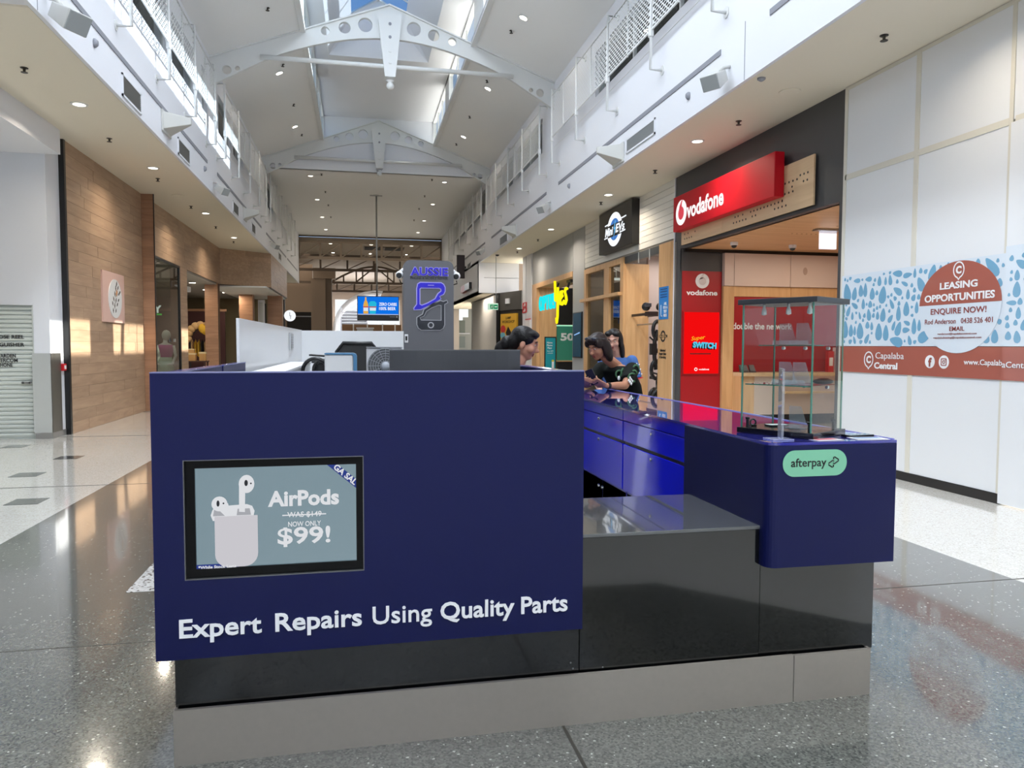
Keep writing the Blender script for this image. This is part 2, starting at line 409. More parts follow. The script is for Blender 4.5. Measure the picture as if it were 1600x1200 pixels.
for i in (0, 1):
    x0 = sh1[i]
    for k in range(18):
        a = ye1-2*(k+1); b = a+2
        if a < Y0: break
        build('pane', MB().slab([(x0, a, 10.6), (x0, b, 10.6), (.605, b, 11.05), (.605, a, 11.05)], (0, 0, .012)), blue_glass, o)
        for yy in (b, b-1):
            build('glazing_bar', MB().slab([(x0, yy-.025, 10.58), (x0, yy+.025, 10.58), (.605, yy+.025, 11.03), (.605, yy-.025, 11.03)], (0, 0, .06)), steelw, o)
box('ridge_bar', .57, .64, Y0, ye1, 11.0, 11.1, steelw, o)
# flat ceiling of the far half, its vents
struct(box('ceiling_far', XL-.2, XR+.2, 27.3, 43.4, 7.7, 7.85, ceilm)); struct(box('wall_far_header', XL-.2, XR+.2, 43.36, 43.48, 7.62, 7.9, mat('header_shadow', (110, 96, 84), .7)))  # header closes the roof gap; its taupe paints the truss's shadow line
# soffits
struct(box('ceiling_soffit_left', -6.4, XL-.06, 8.65, 43.4, SL, SL+.15, beige))
struct(box('ceiling_soffit_left_near', -4.7, XL-.06, Y0, 8.65, SL+.02, SL+.17, white))
struct(box('ceiling_soffit_right', XR+.06, 6.6, Y0, 29.8, SR, SR+.15, beige))
# ------------------------------------------------------------------ portal frames
def portal(y, label):
    t = thing('roof_frame', label, 'roof frame', (CX, y, 8), 'white steel portal frames across the vault')
    top = [(XL+.0, 7.99), (CX, 9.49), (XR, 7.99)]
    tl, tr = CX-2.8, CX+2.85
    low = [(XR, 7.36), (tr, 8.02)]
    n = 16
    for i in range(1, n):
        a = i/n; x = tr+(tl-tr)*a
        low.append((x, 8.02+.70*math.sin(PI*a)**.9))
    low += [(tl, 8.02), (XL, 7.36)]
    loops = [top+low]
    for s in (-1, 1):
        for dx, z, r in ((.56, 8.99, .165), (1.03, 8.885, .135), (1.47, 8.775, .1)): loops.append(circle(CX+s*dx, z, r, 20))
        loops.append(circle(CX+s*3.63, 7.73, .1, 14)); loops.append(circle(CX+s*3.4, 7.78, .055, 12))
    build('rafter', shape_mb(MB(), loops, 'F', (0, y, 0), -.05, .05), steelw, t)
    fl = MB()
    for s, xe in ((-1, XL), (1, XR)):
        fl.slab([(xe, y-.11, 7.97), (CX, y-.11, 9.47), (CX, y-.11, 9.5), (xe, y-.11, 8.0)], (0, .22, 0))
    build('top_flange', fl, steelw, t)
    kp = MB().prism([(CX-.26, 9.24), (CX+.26, 9.24), (CX+.27, 9.1), (CX+.12, 7.8), (CX-.12, 7.8), (CX-.27, 9.1)], -.12+.17, .2, 'F', (0, y, 0))
    k = build('king_plate', kp, steelw, t)
    for z in (9.0, 8.7, 8.38, 8.12):
        build('bolt', MB().lathe([(.035, 0), (.035, .015)], (CX, y-.2, z), 10, 'F'), greyst if z > 8.5 else steelw, k)
    build('tie_rod', MB().tube([(tl-.1, y-.09, 8.06), (tr+.1, y-.09, 8.06)], .055, 10), steelw, t, smooth=True)
    build('ball_joint', MB().lathe([(.04, 0), (.04, .08), (.1, .12)], (CX, y-.08, 7.62), 12, 'T').ball((CX, y-.08, 7.62), .09), steelw, t, smooth=True)
portal(18.05, 'nearest white steel roof frame with round holes and a tie rod')
portal(27.2, 'farther white steel roof frame in front of the white end wall')
# ------------------------------------------------------------------ expanded-metal screens on stand-off posts
def hole_panel(L, H, nx, ny):
    # sheet with staggered diamond-ish slots, lies in (y,z), thickness along x
    mb = MB(); cw, ch = L/nx, H/ny; K = 8
    for j in range(ny):
        off = .5*(j % 2)
        for i in range(nx+(1 if off else 0)):
            x0 = max(0, (i-off)*cw); x1 = min(L, (i+1-off)*cw)
            if x1-x0 < cw*.99: mb.quad((0, x0, j*ch), (0, x1, j*ch), (0, x1, (j+1)*ch), (0, x0, (j+1)*ch)); continue
            cx, cz = (x0+x1)/2, (j+.5)*ch
            out = [(x1, cz), (x1, cz+ch/2), (cx, cz+ch/2), (x0, cz+ch/2), (x0, cz), (x0, cz-ch/2), (cx, cz-ch/2), (x1, cz-ch/2)]
            inn = [(cx+cw*.415*math.cos(k*PI/4), cz+ch*.4*math.sin(k*PI/4)) for k in range(K)]
            mb.add([(0, a, b) for a, b in out+inn], [(k, (k+1) % K, K+(k+1) % K, K+k) for k in range(K)])
    return mb
mesh_proto = None
def screen(side, posts, label):
    global mesh_proto
    x, s = (XR, -1) if side == 'R' else (XL, 1)
    xp = x+s*.2
    t = thing('mesh_screen', label, 'screen', (xp, posts[0], 5.9), 'white perforated screens along the clerestory')
    for y in posts:
        mb = MB().tube([(x+s*.005, y, 5.92), (xp, y, 5.92), (xp, y, 7.64), (x+s*.005, y, 7.64)], .026, 8)
        p = build('post', mb, steelw, t, smooth=True)
        for zz in (5.92, 7.64): build('wall_plate', MB().lathe([(.075, 0), (.075, .012)], (x, y, zz), 14, side), steelw, p)
        build('bracket', MB().box(xp-.035, xp+.035, y-.05, y+.05, 6.42, 6.56), steelw, p, bevel=.015)
    for a, b in zip(posts, posts[1:]):
        if mesh_proto is None:
            me = hole_panel(2.0, .95, 16, 19)
            mesh_proto = build('mesh_panel', me, steelw, t, local=True)
            o = mesh_proto
        else:
            o = again(mesh_proto, t)
        o.location = (0, a+.05-posts[0], 6.54-5.9)
        o.scale = (1, (b-a-.1)/2.0, 1)
        build('rail', MB().box(xp-.012, xp+.012, a+.03, b-.03, 6.515, 6.545).box(xp-.012, xp+.012, a+.03, b-.03, 7.485, 7.5).box(xp-.012, xp+.012, (a+b)/2-.012, (a+b)/2+.012, 6.5, 7.5), steelw, t)
for side, nm in (('R', 'right'), ('L', 'left')):
    screen(side, [.9, 2.97, 5.05, 7.12] , 'white perforated clerestory screen overhead, before the %s-hand bay in view' % nm)
    screen(side, [9.2, 11.3, 13.4, 15.42, 17.45], 'white perforated screen on stand-off posts, nearest bay of the %s upper wall' % nm)
    screen(side, [18.7, 20.75, 22.8, 24.85, 26.7], 'white perforated screen on posts between the two roof frames, %s upper wall' % nm)
    screen(side, [27.9, 29.95, 32.0, 34.1, 36.1, 38.2], 'white perforated screen beyond the far roof frame, %s upper wall' % nm)
# ------------------------------------------------------------------ recessed downlights, sprinklers, speakers, vents
dl_on = glow('downlight_glow', (255, 246, 228), 9)
def downlight(x, y, z, label, group, tilt=None, energy=34):
    t = thing('downlight', label, 'ceiling light', (x, y, z), group)
    ring = MB(); n = 20; prof = [(.115, 0), (.115, -.012), (.085, -.014), (.08, .02)]
    for k in range(n):
        pass
    vs = [(x+r*math.cos(2*PI*k/n), y+r*math.sin(2*PI*k/n), z+h) for r, h in prof for k in range(n)]
    fs = [(i*n+k, i*n+(k+1) % n, (i+1)*n+(k+1) % n, (i+1)*n+k) for i in range(3) for k in range(n)]
    build('trim_ring', MB().add(vs, fs), steelw, t)
    build('lamp_lens', MB().lathe([(.083, -.006), (.083, -.004)], (x, y, z), n, 'T'), dl_on, t)
    if tilt: t.rotation_euler = (0, tilt, 0)
    l = lamp('downlight_lamp', 'AREA', (x, y, z-.03), energy, (1, .87, .7), .16, shape='DISK', spread=2.5)
    return t
for i, y in enumerate((11.9, 15.82, 20.92, 25.43)):
    downlight(-3.91, y, SL, 'round downlight in the left beige soffit, %s to the camera' % ORD[i], 'downlights in the left soffit')
for i, y in enumerate((11.39, 15.79, 20.78, 25.09)):
    downlight(5.42, y, SR, 'round downlight in the right beige soffit, %s to the camera' % ORD[i], 'downlights in the right soffit')
for y in (2.2, 6.1):
    lamp('downlight_lamp', 'AREA', (5.3, y, SR-.03), 18, (1, .87, .7), .16, shape='DISK', spread=2.5)
for s, x in ((-1, CX-2.7), (1, CX+2.7)):
    nm = 'left' if s < 0 else 'right'
    for i, y in enumerate((15.7, 20.13, 24.88)[(1 if s < 0 else 0):]):
        downlight(x, y, zs(x)-.005, 'round downlight in the sloping vault ceiling, %s slope, %s to the camera' % (nm, ORD[i]), 'downlights in the vault', tilt=math.atan(.375)*s, energy=16)
for s, x in ((-1, -1.67), (1, 3.22)):
    nm = 'left' if s < 0 else 'right'
    for i, y in enumerate((28.3, 32.8, 37.2, 41.1)):
        downlight(x, y, 7.7, 'round downlight in the flat far ceiling, %s row, %s to the camera' % (nm, ORD[i]), 'downlights in the far ceiling', energy=14)
spr = mat('sprinkler_metal', (70, 66, 60), .4, .6)
def sprinkler(x, y, z, label, group):
    mb = MB().lathe([(.045, 0), (.045, -.006), (.018, -.01), (.014, -.05), (.04, -.055), (.04, -.06)], (x, y, z), 12, 'T')
    tag(build('sprinkler', mb, spr), label, 'sprinkler', group)
for i, y in enumerate((10.51, 13.75, 16.82, 19.95, 23.22, 26.38)):
    sprinkler(-4.07, y, SL, 'small dark sprinkler head under the left soffit, %s to the camera' % ORD[i], 'sprinklers in the left soffit')
for i, y in enumerate((7.16, 10.27, 13.44, 16.66, 22.85, 25.95)):
    sprinkler(5.54, y, SR, 'small dark sprinkler head under the right soffit, %s to the camera' % ORD[i], 'sprinklers in the right soffit')
for s, x in ((-1, CX-2.57), (1, CX+2.6)):
    nm = 'left' if s < 0 else 'right'
    for i, y in enumerate((16.5, 19.67, 22.8, 25.95)):
        sprinkler(x, y, zs(x)+.005, 'dark sprinkler on the %s slope of the vault, %s to the camera' % (nm, ORD[i]), 'sprinklers in the vault')
for s, x in ((-1, -1.26), (1, 2.71)):
    nm = 'left' if s < 0 else 'right'
    for i, y in enumerate((27.9, 31.0, 33.9, 37.0)):
        sprinkler(x, y, 7.7, 'tiny sprinkler in the flat far ceiling, %s row, %s to the camera' % (nm, ORD[i]), 'sprinklers in the far ceiling')
tag(build('ceiling_speaker', MB().lathe([(.14, 0), (.14, -.012), (.12, -.018)], (-4.07, 18.58, SL), 20, 'T'), beige), 'flat round beige speaker in the left soffit', 'speaker')
tag(build('ceiling_speaker', MB().lathe([(.14, 0), (.14, -.012), (.12, -.018)], (5.55, 8.96, SR), 20, 'T'), beige), 'flat round beige speaker in the right soffit', 'speaker')
tag(build('smoke_detector', MB().lathe([(.05, 0), (.05, -.02), (.02, -.04)], (4.93, 8.59, SR), 12, 'T'), greyst), 'tiny dark detector at the edge of the right soffit', 'detector')
spk = mat('speaker_case', (200, 200, 196), .5); grille = mat('speaker_grille', (150, 154, 154), .6)
def box_speaker(side, y, z, label, sc=1):
    x, s = (XR, -1) if side == 'R' else (XL, 1)
    t = thing('wall_speaker', label, 'speaker', (x, y, z))
    build('bracket', MB().tube([(x, y, z+.18*sc), (x+s*.1*sc, y, z+.16*sc), (x+s*.14*sc, y, z+.1*sc)], .025*sc, 8), spk, t, smooth=True)
    d = Vector((s*.75, -.45, -.5)).normalized(); sd = d.cross(Vector((0, 0, 1))).normalized(); up = sd.cross(d)
    c = Vector((x+s*.2*sc, y, z))
    def P(a, b, k): return tuple(c+sd*a+up*b+d*k)
    w, h, dp = .13*sc, .1*sc, .15*sc
    build('case', MB().add([P(-w*.7, -h*.7, -dp), P(w*.7, -h*.7, -dp), P(w*.7, h*.7, -dp), P(-w*.7, h*.7, -dp), P(-w, -h, dp), P(w, -h, dp), P(w, h, dp), P(-w, h, dp)],
          [(0, 3, 2, 1), (4, 5, 6, 7), (0, 1, 5, 4), (1, 2, 6, 5), (2, 3, 7, 6), (3, 0, 4, 7)]), spk, t, bevel=.012)
    build('grille', MB().add([P(-w*.93, -h*.93, dp+.001), P(w*.93, -h*.93, dp+.001), P(w*.93, h*.93, dp+.001), P(-w*.93, h*.93, dp+.001), P(-w*.9, -h*.9, dp+.012), P(w*.9, -h*.9, dp+.012), P(w*.9, h*.9, dp+.012), P(-w*.9, h*.9, dp+.012)],
          [(0, 3, 2, 1), (4, 5, 6, 7), (0, 1, 5, 4), (1, 2, 6, 5), (2, 3, 7, 6), (3, 0, 4, 7)]), grille, t)
box_speaker('L', 8.9, 5.03, 'grey box speaker on the left white bulkhead, nearest to the camera', 1.1)
box_speaker('R', 9.08, 5.0, 'grey box speaker on the right white bulkhead, nearest to the camera', 1.0)
box_speaker('L', 18.2, 5.1, 'small box speaker on the left bulkhead beyond the horn', .9)
box_speaker('R', 18.3, 5.0, 'small box speaker on the right bulkhead beyond the vent', .9)
box_speaker('L', 29.2, 5.25, 'small box speaker far along the left bulkhead', .9)
box_speaker('R', 28.2, 5.12, 'small box speaker far along the right bulkhead above the white box', .9)
def horn(side, y, z, label):
    x, s = (XR, -1) if side == 'R' else (XL, 1)
    mb = MB()
    vs = [(x, y-.02, z-.16), (x, y+.22, z-.16), (x, y+.22, z+.16), (x, y-.02, z+.16), (x+s*.5, y+.14, z+.1), (x+s*.5, y+.16, z+.1), (x+s*.5, y+.16, z+.14), (x+s*.5, y+.14, z+.14)]
    vs = [(x+s*.01, y-.28, z-.17), (x+s*.01, y+.25, z-.17), (x+s*.01, y+.25, z+.13), (x+s*.01, y-.28, z+.13), (x+s*.4, y+.05, z+.02), (x+s*.4, y+.12, z+.02), (x+s*.4, y+.12, z+.13), (x+s*.4, y+.05, z+.13)]
    t = thing('horn_speaker', label, 'speaker', (x, y, z))
    build('horn_case', MB().add(vs, [(0, 3, 2, 1), (4, 5, 6, 7), (0, 1, 5, 4), (1, 2, 6, 5), (2, 3, 7, 6), (3, 0, 4, 7)]), spk, t, bevel=.01)
    build('wall_plate', MB().box(x, x+s*.03, y-.31, y+.28, z-.2, z+.16), spk, t, bevel=.008)
horn('L', 13.95, 5.36, 'wedge-shaped grey horn speaker on the left bulkhead, nearer one')
horn('L', 23.0, 5.36, 'wedge-shaped pale horn speaker far along the left bulkhead')
horn('R', 13.3, 5.1, 'wedge-shaped grey horn speaker on the right bulkhead, nearer one')
horn('R', 22.7, 5.1, 'wedge-shaped pale horn speaker far along the right bulkhead')
vm = mat('vent_dark', (112, 112, 108), .6)
vmr = mat('vent_grey', (150, 154, 156), .6)
def vent(side, y0, y1, z0, z1, label):
    x, s = (XR, -1) if side == 'R' else (XL, 1)
    t = thing('air_vent', label, 'vent', (x, (y0+y1)/2, z0))
    f = MB(); w = .03
    f.box(x, x+s*.02, y0, y1, z0, z0+w).box(x, x+s*.02, y0, y1, z1-w, z1).box(x, x+s*.02, y0, y0+w, z0, z1).box(x, x+s*.02, y1-w, y1, z0, z1)
    build('frame', f, white, t)
    box('backing', x, x+s*.004, y0+w, y1-w, z0+w, z1-w, darkm, t)
    n = 9
    pr = None
    for i in range(n):
        z = z0+w+(z1-z0-2*w)*(i+.5)/n
        if pr is None:
            pr = build('louvre', MB().slab([(s*.004, y0+w, -.014), (s*.016, y0+w, .008), (s*.016, y1-w, .008), (s*.004, y1-w, -.014)], (0, 0, .004)), vm if side == 'L' else vmr, t, local=True)
            pr.location = (0, -(y0+y1)/2, z-z0)
        else:
            again(pr, t, (0, -(y0+y1)/2, z-z0))
vent('L', 11.5, 12.42, 5.04, 5.36, 'white framed air vent in the left bulkhead, nearest to the camera')
vent('L', 14.8, 15.75, 5.05, 5.36, 'white framed air vent in the left bulkhead beyond the horn speaker')
vent('L', 20.9, 21.8, 5.05, 5.36, 'small air vent in the left bulkhead, third from the camera')
vent('L', 24.4, 25.2, 5.05, 5.36, 'small air vent in the left bulkhead, fourth from the camera')
vent('L', 32.3, 33.3, 5.1, 5.4, 'tiny air vent at the far end of the left bulkhead')
vent('R', 11.55, 12.87, 5.0, 5.26, 'long white framed air vent in the right bulkhead, nearest to the camera')
vent('R', 23.8, 25.1, 4.92, 5.22, 'small air vent in the right bulkhead above the grey telephone shop')
vent('R', 31.8, 32.8, 4.92, 5.15, 'tiny air vent at the far end of the right bulkhead')
for sd, x, y, z, lb in (('L', XL, 10.4, 5.33, 'tiny grey sensor on the left bulkhead beside the nearest speaker'), ('L', XL, 17.2, 5.33, 'tiny grey sensor on the left bulkhead past the horn'),
                    ('R', XR, 10.3, 5.2, 'tiny grey sensor on the right bulkhead beside the nearest speaker'), ('R', XR, 16.58, 5.2, 'tiny grey sensor on the right bulkhead past the horn')):
    tag(build('wall_sensor', MB().lathe([(.045, 0), (.045, .02), (.025, .05)], (x, y, z), 12, sd, 1, 1.3), greyst), lb, 'sensor')

# the mall behind the camera
struct(box('wall_behind', -14, 8, Y0-.2, Y0, 0, 10.8, white))
# ================================================================== LEFT SIDE
plaster = mat('white_plaster', (216, 219, 226), .55)
shut_m = mat('shutter_metal', (196, 203, 200), .4, .1)
guard_m = mat('polished_guard', (200, 204, 202), .25, .35, noise=.04, nscale=3)
skirt = mat('grey_skirting', (150, 150, 148), .35, .4)
ink = mat('black_ink', (22, 22, 24), .5)
wtxt = mat('white_lettering', (236, 236, 238), .45)
red = mat('signal_red', (196, 20, 34), .4)
struct(box('ceiling_side_corridor', -14, -4.94, Y0, 13.6, 4.61, 4.75, white))
struct(box('trim_left_beam', -4.94, -4.7, Y0, 13.4, 4.61, 5.16, white))
mb = MB().box(-14, -7.0, 13.4, 13.7, 0, 4.7).box(-7.0, -5.17, 13.4, 13.7, 2.2, 4.7).box(-5.17, -4.93, 13.4, 13.96, 0, 5.05)
struct(build('wall_left_corridor', mb, plaster))
struct(box('wall_left_corridor_end', -14, -13.8, Y0, 13.5, 0, 4.7, plaster))
struct(build('baseboard_left', MB().box(-5.18, -4.922, 13.385, 13.955, 0, .1), skirt))
# roller shutter: thirty-odd slats, each a piece
door = struct(build('door_1', MB().box(-7.0, -5.17, 13.47, 13.5, 0, 2.2).box(-5.2, -5.165, 13.42, 13.5, 0, 2.2), shut_m))
ns = 30; h = 2.14/ns
for i in range(ns):
    z = .03+i*h
    build('slat', MB().prism([(-13.47, z), (-13.45, z+.006), (-13.44, z+h*.5), (-13.45, z+h-.012), (-13.47, z+h-.004)], -6.98, -5.2, 'R') if False else
          MB().slab([(-6.98, 13.47, z), (-6.98, 13.452, z+.006), (-6.98, 13.44, z+h*.5), (-6.98, 13.452, z+h-.012), (-6.98, 13.47, z+h-.004)], (1.78, 0, 0)), shut_m, door)
box('head_strip', -7.0, -5.165, 13.39, 13.47, 2.18, 2.22, plaster, door)
lt = MB()
for s, z, w in (('HOSE REEL', 1.665, .435), ('EXTINGUISHER', 1.54, .62)): text_mb(lt, s, 'F', (-5.325-w/2, 13.44, z), w=w, h=.062, bold=.02)
for s, z, x1, w in (('WARDEN', 1.36, -5.455, .3), ('INTERCOM', 1.285, -5.43, .37), ('PHONE', 1.21, -5.505, .215)): text_mb(lt, s, 'F', (x1-w/2, 13.44, z), w=w, h=.062, bold=.02)
build('lettering', lt, ink, door)
hd = MB().box(-5.36, -5.24, 13.40, 13.43, .905, .935).lathe([(.022, 0), (.022, .03)], (-5.355, 13.43, .92), 10, 'F').lathe([(.022, 0), (.022, .03)], (-5.245, 13.43, .92), 10, 'F')
build('handle', hd, alu, door)
t = thing('corner_guard', 'polished stainless corner guard on the white pier beside the roller shutter', 'corner guard', (-5.06, 13.39, .1))
build('front_plate', MB().box(-5.2, -4.925, 13.385, 13.398, .1, 1.4), guard_m, t)
build('side_plate', MB().box(-4.928, -4.918, 13.385, 13.79, .1, 1.4), mat('guard_side_shade', (120, 118, 114), .3, .7), t)  # same steel in a darker colour, painting the guard's shaded side
t = thing('fire_call_point', 'small red fire call point on the white pier before the timber wall', 'call point', (-4.93, 13.88, 1.16))
build('case', MB().box(-4.93, -4.88, 13.8, 13.93, 1.1, 1.22), red, t, bevel=.008)
build('break_glass', MB().box(-4.88, -4.876, 13.83, 13.9, 1.13, 1.19), wtxt, t)
# timber cladding, plank by plank
def planks(parent, side, u0, u1, z0, z1, off, m, row=.19, lo=.9, hi=2.3, th=.014, seed=1, skip=None):
    rnd = random.Random(seed); n = round((z1-z0)/row); rh = (z1-z0)/n
    for i in range(n):
        u = u0; first = True
        while u < u1-1e-4:
            L = rnd.uniform(lo, hi)*(rnd.uniform(.3, 1) if first else 1); first = False
            e = u+L
            if e > u1-.35: e = u1
            a, b, za, zb = u+.0015, e-.0015, z0+i*rh+.0015, z0+(i+1)*rh-.0015
            k = off+rnd.uniform(0, .004)
            if not (skip and skip(a, b, za, zb)):
                build('plank', MB().prism([(a, za), (b, za), (b, zb), (a, zb)], k-th, k, side), m, parent)
            u = e
gapm = mat('plank_gap', (92, 66, 46), .8)
tw = struct(build('wall_left_timber', MB().box(-5.3, -4.878, 14.03, 18.56, 0, 5.1), gapm))
planks(tw, 'L', 14.03, 18.56, 0, 5.0, -4.862, oak, .2, seed=3)
struct(box('trim_black_edge', -4.95, -4.845, 13.95, 14.03, 0, 5.0, black))
pw = struct(build('wall_left_pilaster', MB().box(-5.2, -4.61, 18.575, 18.66, 0, 5.1), gapm))
planks(pw, 'F', -4.86, -4.6, 0, 5.0, -18.562, oak_x, .2, lo=.5, hi=.6, seed=4)
struct(box('trim_pilaster_edge', -4.605, -4.585, 18.55, 18.575, 0, 5.0, black))
w2 = struct(build('wall_left_shop', MB().box(-5.1, -4.878, 18.66, 28.36, 3.72, 5.1).box(-5.1, -4.878, 22.15, 23.1, 0, 3.72).box(-5.3, -4.878, 27.9, 28.36, 0, 3.72), gapm))
planks(w2, 'L', 18.66, 28.36, 3.72, 5.0, -4.862, oak, .183, seed=6)
planks(w2, 'L', 22.15, 23.1, 0, 3.72, -4.862, oak, .2, lo=1.2, hi=1.4, seed=7)
planks(w2, 'F', -5.3, -4.862, 0, 3.72, -27.895, oak_x, .2, lo=.5, hi=.6, seed=8)
# angled and returning fascia over the entrance
a0, a1 = Vector((-4.86, 28.36, 0)), Vector((-3.25, 29.6, 0))
af = struct(build('wall_left_fascia', MB().slab([(-4.87, 28.36, 3.72), (-3.27, 29.6, 3.72), (-3.25, 36, 3.72), (-4.87, 36, 3.72)], (0, 0, 1.28)), gapm))
d = (a1-a0).normalized(); nn = Vector((d.y, -d.x, 0))
rnd = random.Random(9)
for i in range(7):
    z0, z1 = 3.72+i*1.28/7+.0015, 3.72+(i+1)*1.28/7-.0015; L = (a1-a0).length; cuts = [0, rnd.uniform(.5, 1.5), L]
    for u, e in zip(cuts, cuts[1:]):
        p, q = a0+d*(u+.0015)+nn*rnd.uniform(.004, .012), a0+d*(e-.0015)+nn*.01
        build('plank', MB().slab([(p.x, p.y, z0), (q.x, q.y, z0), (q.x, q.y, z1), (p.x, p.y, z1)], (-nn.x*.02, -nn.y*.02, 0)), oak, af)
planks(af, 'L', 29.6, 36, 3.72, 5.0, -3.236, oak, .183, seed=10)
struct(build('trim_fascia_edge', MB().slab([(-4.87, 28.3, 3.69), (-3.235, 29.56, 3.69), (-3.225, 36, 3.69), (-4.9, 36, 3.69)], (0, 0, .03)), mat('fascia_edge', (70, 60, 52), .5)))
struct(box('ceiling_entrance', -5.3, -3.3, 28.6, 36, 3.64, 3.69, ceilm))
# shop interior
shopceil = mat('shop_ceiling', (150, 146, 140), .7); maroon = mat('maroon_wall', (58, 20, 22), .6); khaki = mat('khaki_wall', (138, 126, 98), .7)
struct(box('ceiling_left_shop', -11, -4.9, 18.7, 40, 3.66, 3.72, shopceil))
struct(box('wall_left_shop_back', -11.1, -10.9, 18.6, 40, 0, 3.7, khaki))
struct(build('wall_left_shop_end', MB().box(-11, -3.5, 36.2, 36.3, 0, 3.7), khaki))
struct(box('wall_left_shop_side', -11, -5.2, 18.58, 18.64, 0, 3.7, khaki))
t = thing('maroon_feature_wall', 'dark maroon display wall inside the clothes shop', 'display wall', (-6.6, 33.4, 0))
box('panel', -8.8, -5.55, 33.4, 33.5, 0, 2.95, maroon, t); box('capping', -8.85, -5.5, 33.36, 33.52, 2.95, 3.05, oak_x, t)
for i, (x, y) in enumerate(((-5.55, 27.2), (-5.75, 30.5), (-5.3, 32.0), (-5.0, 32.4), (-4.75, 33.3))):
    t = thing('shop_downlight', 'round ceiling lamp inside the timber-fronted clothes shop, %s to the camera' % ORD[i], 'ceiling light', (x, y, 3.66), 'lamps inside the clothes shop')
    build('lamp_lens', MB().lathe([(.1, -.012), (.1, -.004)], (x, y, 3.66), 16, 'T'), dl_on, t); build('trim_ring', MB().lathe([(.12, -.004), (.12, .0)], (x, y, 3.66), 16, 'T'), steelw, t)
    lamp('shop_light', 'AREA', (x, y, 3.6), 14, (1, .85, .66), .2, shape='DISK')
lamp('shop_light', 'AREA', (-5.5, 20.6, 3.6), 26, (1, .95, .88), .5, 1.5); lamp('shop_light', 'AREA', (-7, 24, 3.6), 70, (1, .88, .72), 1.0, 4)  # fill lights added to brighten the mannequins and shop; no fitting modelled
t = thing('ceiling_projector', 'white boxy fitting on the ceiling inside the clothes shop', 'ceiling fitting', (-5.6, 26.6, 3.35))
build('case', MB().box(-5.75, -5.5, 26.4, 26.7, 3.3, 3.48), white, t, bevel=.02); build('stem', MB().tube([(-5.62, 26.55, 3.48), (-5.62, 26.55, 3.66)], .03), white, t)
# front glazing of the shop
sw = thing('shop_window', 'tall black-framed shop window in the timber front with mannequins behind', 'shop window', (-4.86, 20.9, 0))
f = MB(); x0, x1 = -4.9, -4.84
f.box(x0, x1, 18.66, 22.16, 3.66, 3.72).box(x0, x1, 22.08, 22.16, 0, 3.7).box(x0, x1, 18.66, 18.7, 0, 3.7).box(x0, x1, 18.66, 22.16, 0, .1)
build('frame', f, black, sw); box('pane', -4.875, -4.868, 18.7, 22.08, .1, 3.66, glassd, sw)
box('door_pull', -4.83, -4.8, 21.2, 21.35, 1.62, 1.7, alu, sw)
t = thing('glowing_letter', 'small glowing Y letter with a green strip inside the shop window', 'sign', (-5.3, 21.6, 2.45))  # white letter over a green strip, both self-glowing
build('letter', text_mb(MB(), 'Y', 'F', (-5.3, 21.6, 2.5), h=.2, bold=.03, n0=0, n1=.02), glow('letter_glow', (240, 250, 245), 1.5), t)
build('strip', MB().box(-5.42, -5.2, 21.58, 21.6, 2.34, 2.38), glow('strip_glow', (60, 200, 70), 1.5), t)
mannq = mat('mannequin_white', (222, 226, 222), .35)
def mannequin(x, y, label, dress, top, group):
    t = thing('mannequin', label, 'mannequin', (x, y, 0), group)
    mb = MB(); n = 14
    mb.lathe([(.17, 0), (.17, .02), (.02, .03), (.02, .5)], (x, y, 0), n)
    mb.lathe([(.13, .5), (.16, .9), (.19, 1.0), (.14, 1.22), (.2, 1.42), (.17, 1.55), (.06, 1.6), (.055, 1.68)], (x, y, 0), n, sy=.7)
    mb.ball((x+.03, y, 1.8), .12, 12, 8, (1, .85, 1.25))
    for s in (-1, 1): mb.tube([(x+s*.2, y, 1.52), (x+s*.26, y+.03, 1.25), (x+s*.2, y-.12, 1.02), (x+s*.1, y-.2, 1.0)], [.05, .042, .034, .02], 8)
    build('figure', mb, mannq, t, smooth=True)
    sk_ = MB().lathe([(.3, .35), (.27, .6), (.2, .95), (.165, 1.2)], (x, y, 0), 18, sy=.8)
    build('skirt', sk_, dress, t, smooth=True)
    build('bodice', MB().lathe([(.185, .98), (.16, 1.2), (.215, 1.42), (.2, 1.54)], (x, y, 0), 16, sy=.78), top, t, smooth=True)
mannequin(-5.46, 21.2, 'white mannequin in a white outfit, left one in the shop window', mat('white_cloth', (228, 230, 224), .8), mat('white_cloth2', (228, 230, 226), .8), 'shop window mannequins')
mannequin(-5.2, 21.9, 'mannequin in a magenta top and pale skirt, right one in the shop window', mat('mint_cloth', (196, 224, 206), .8), mat('magenta_cloth', (206, 70, 168), .7), 'shop window mannequins')
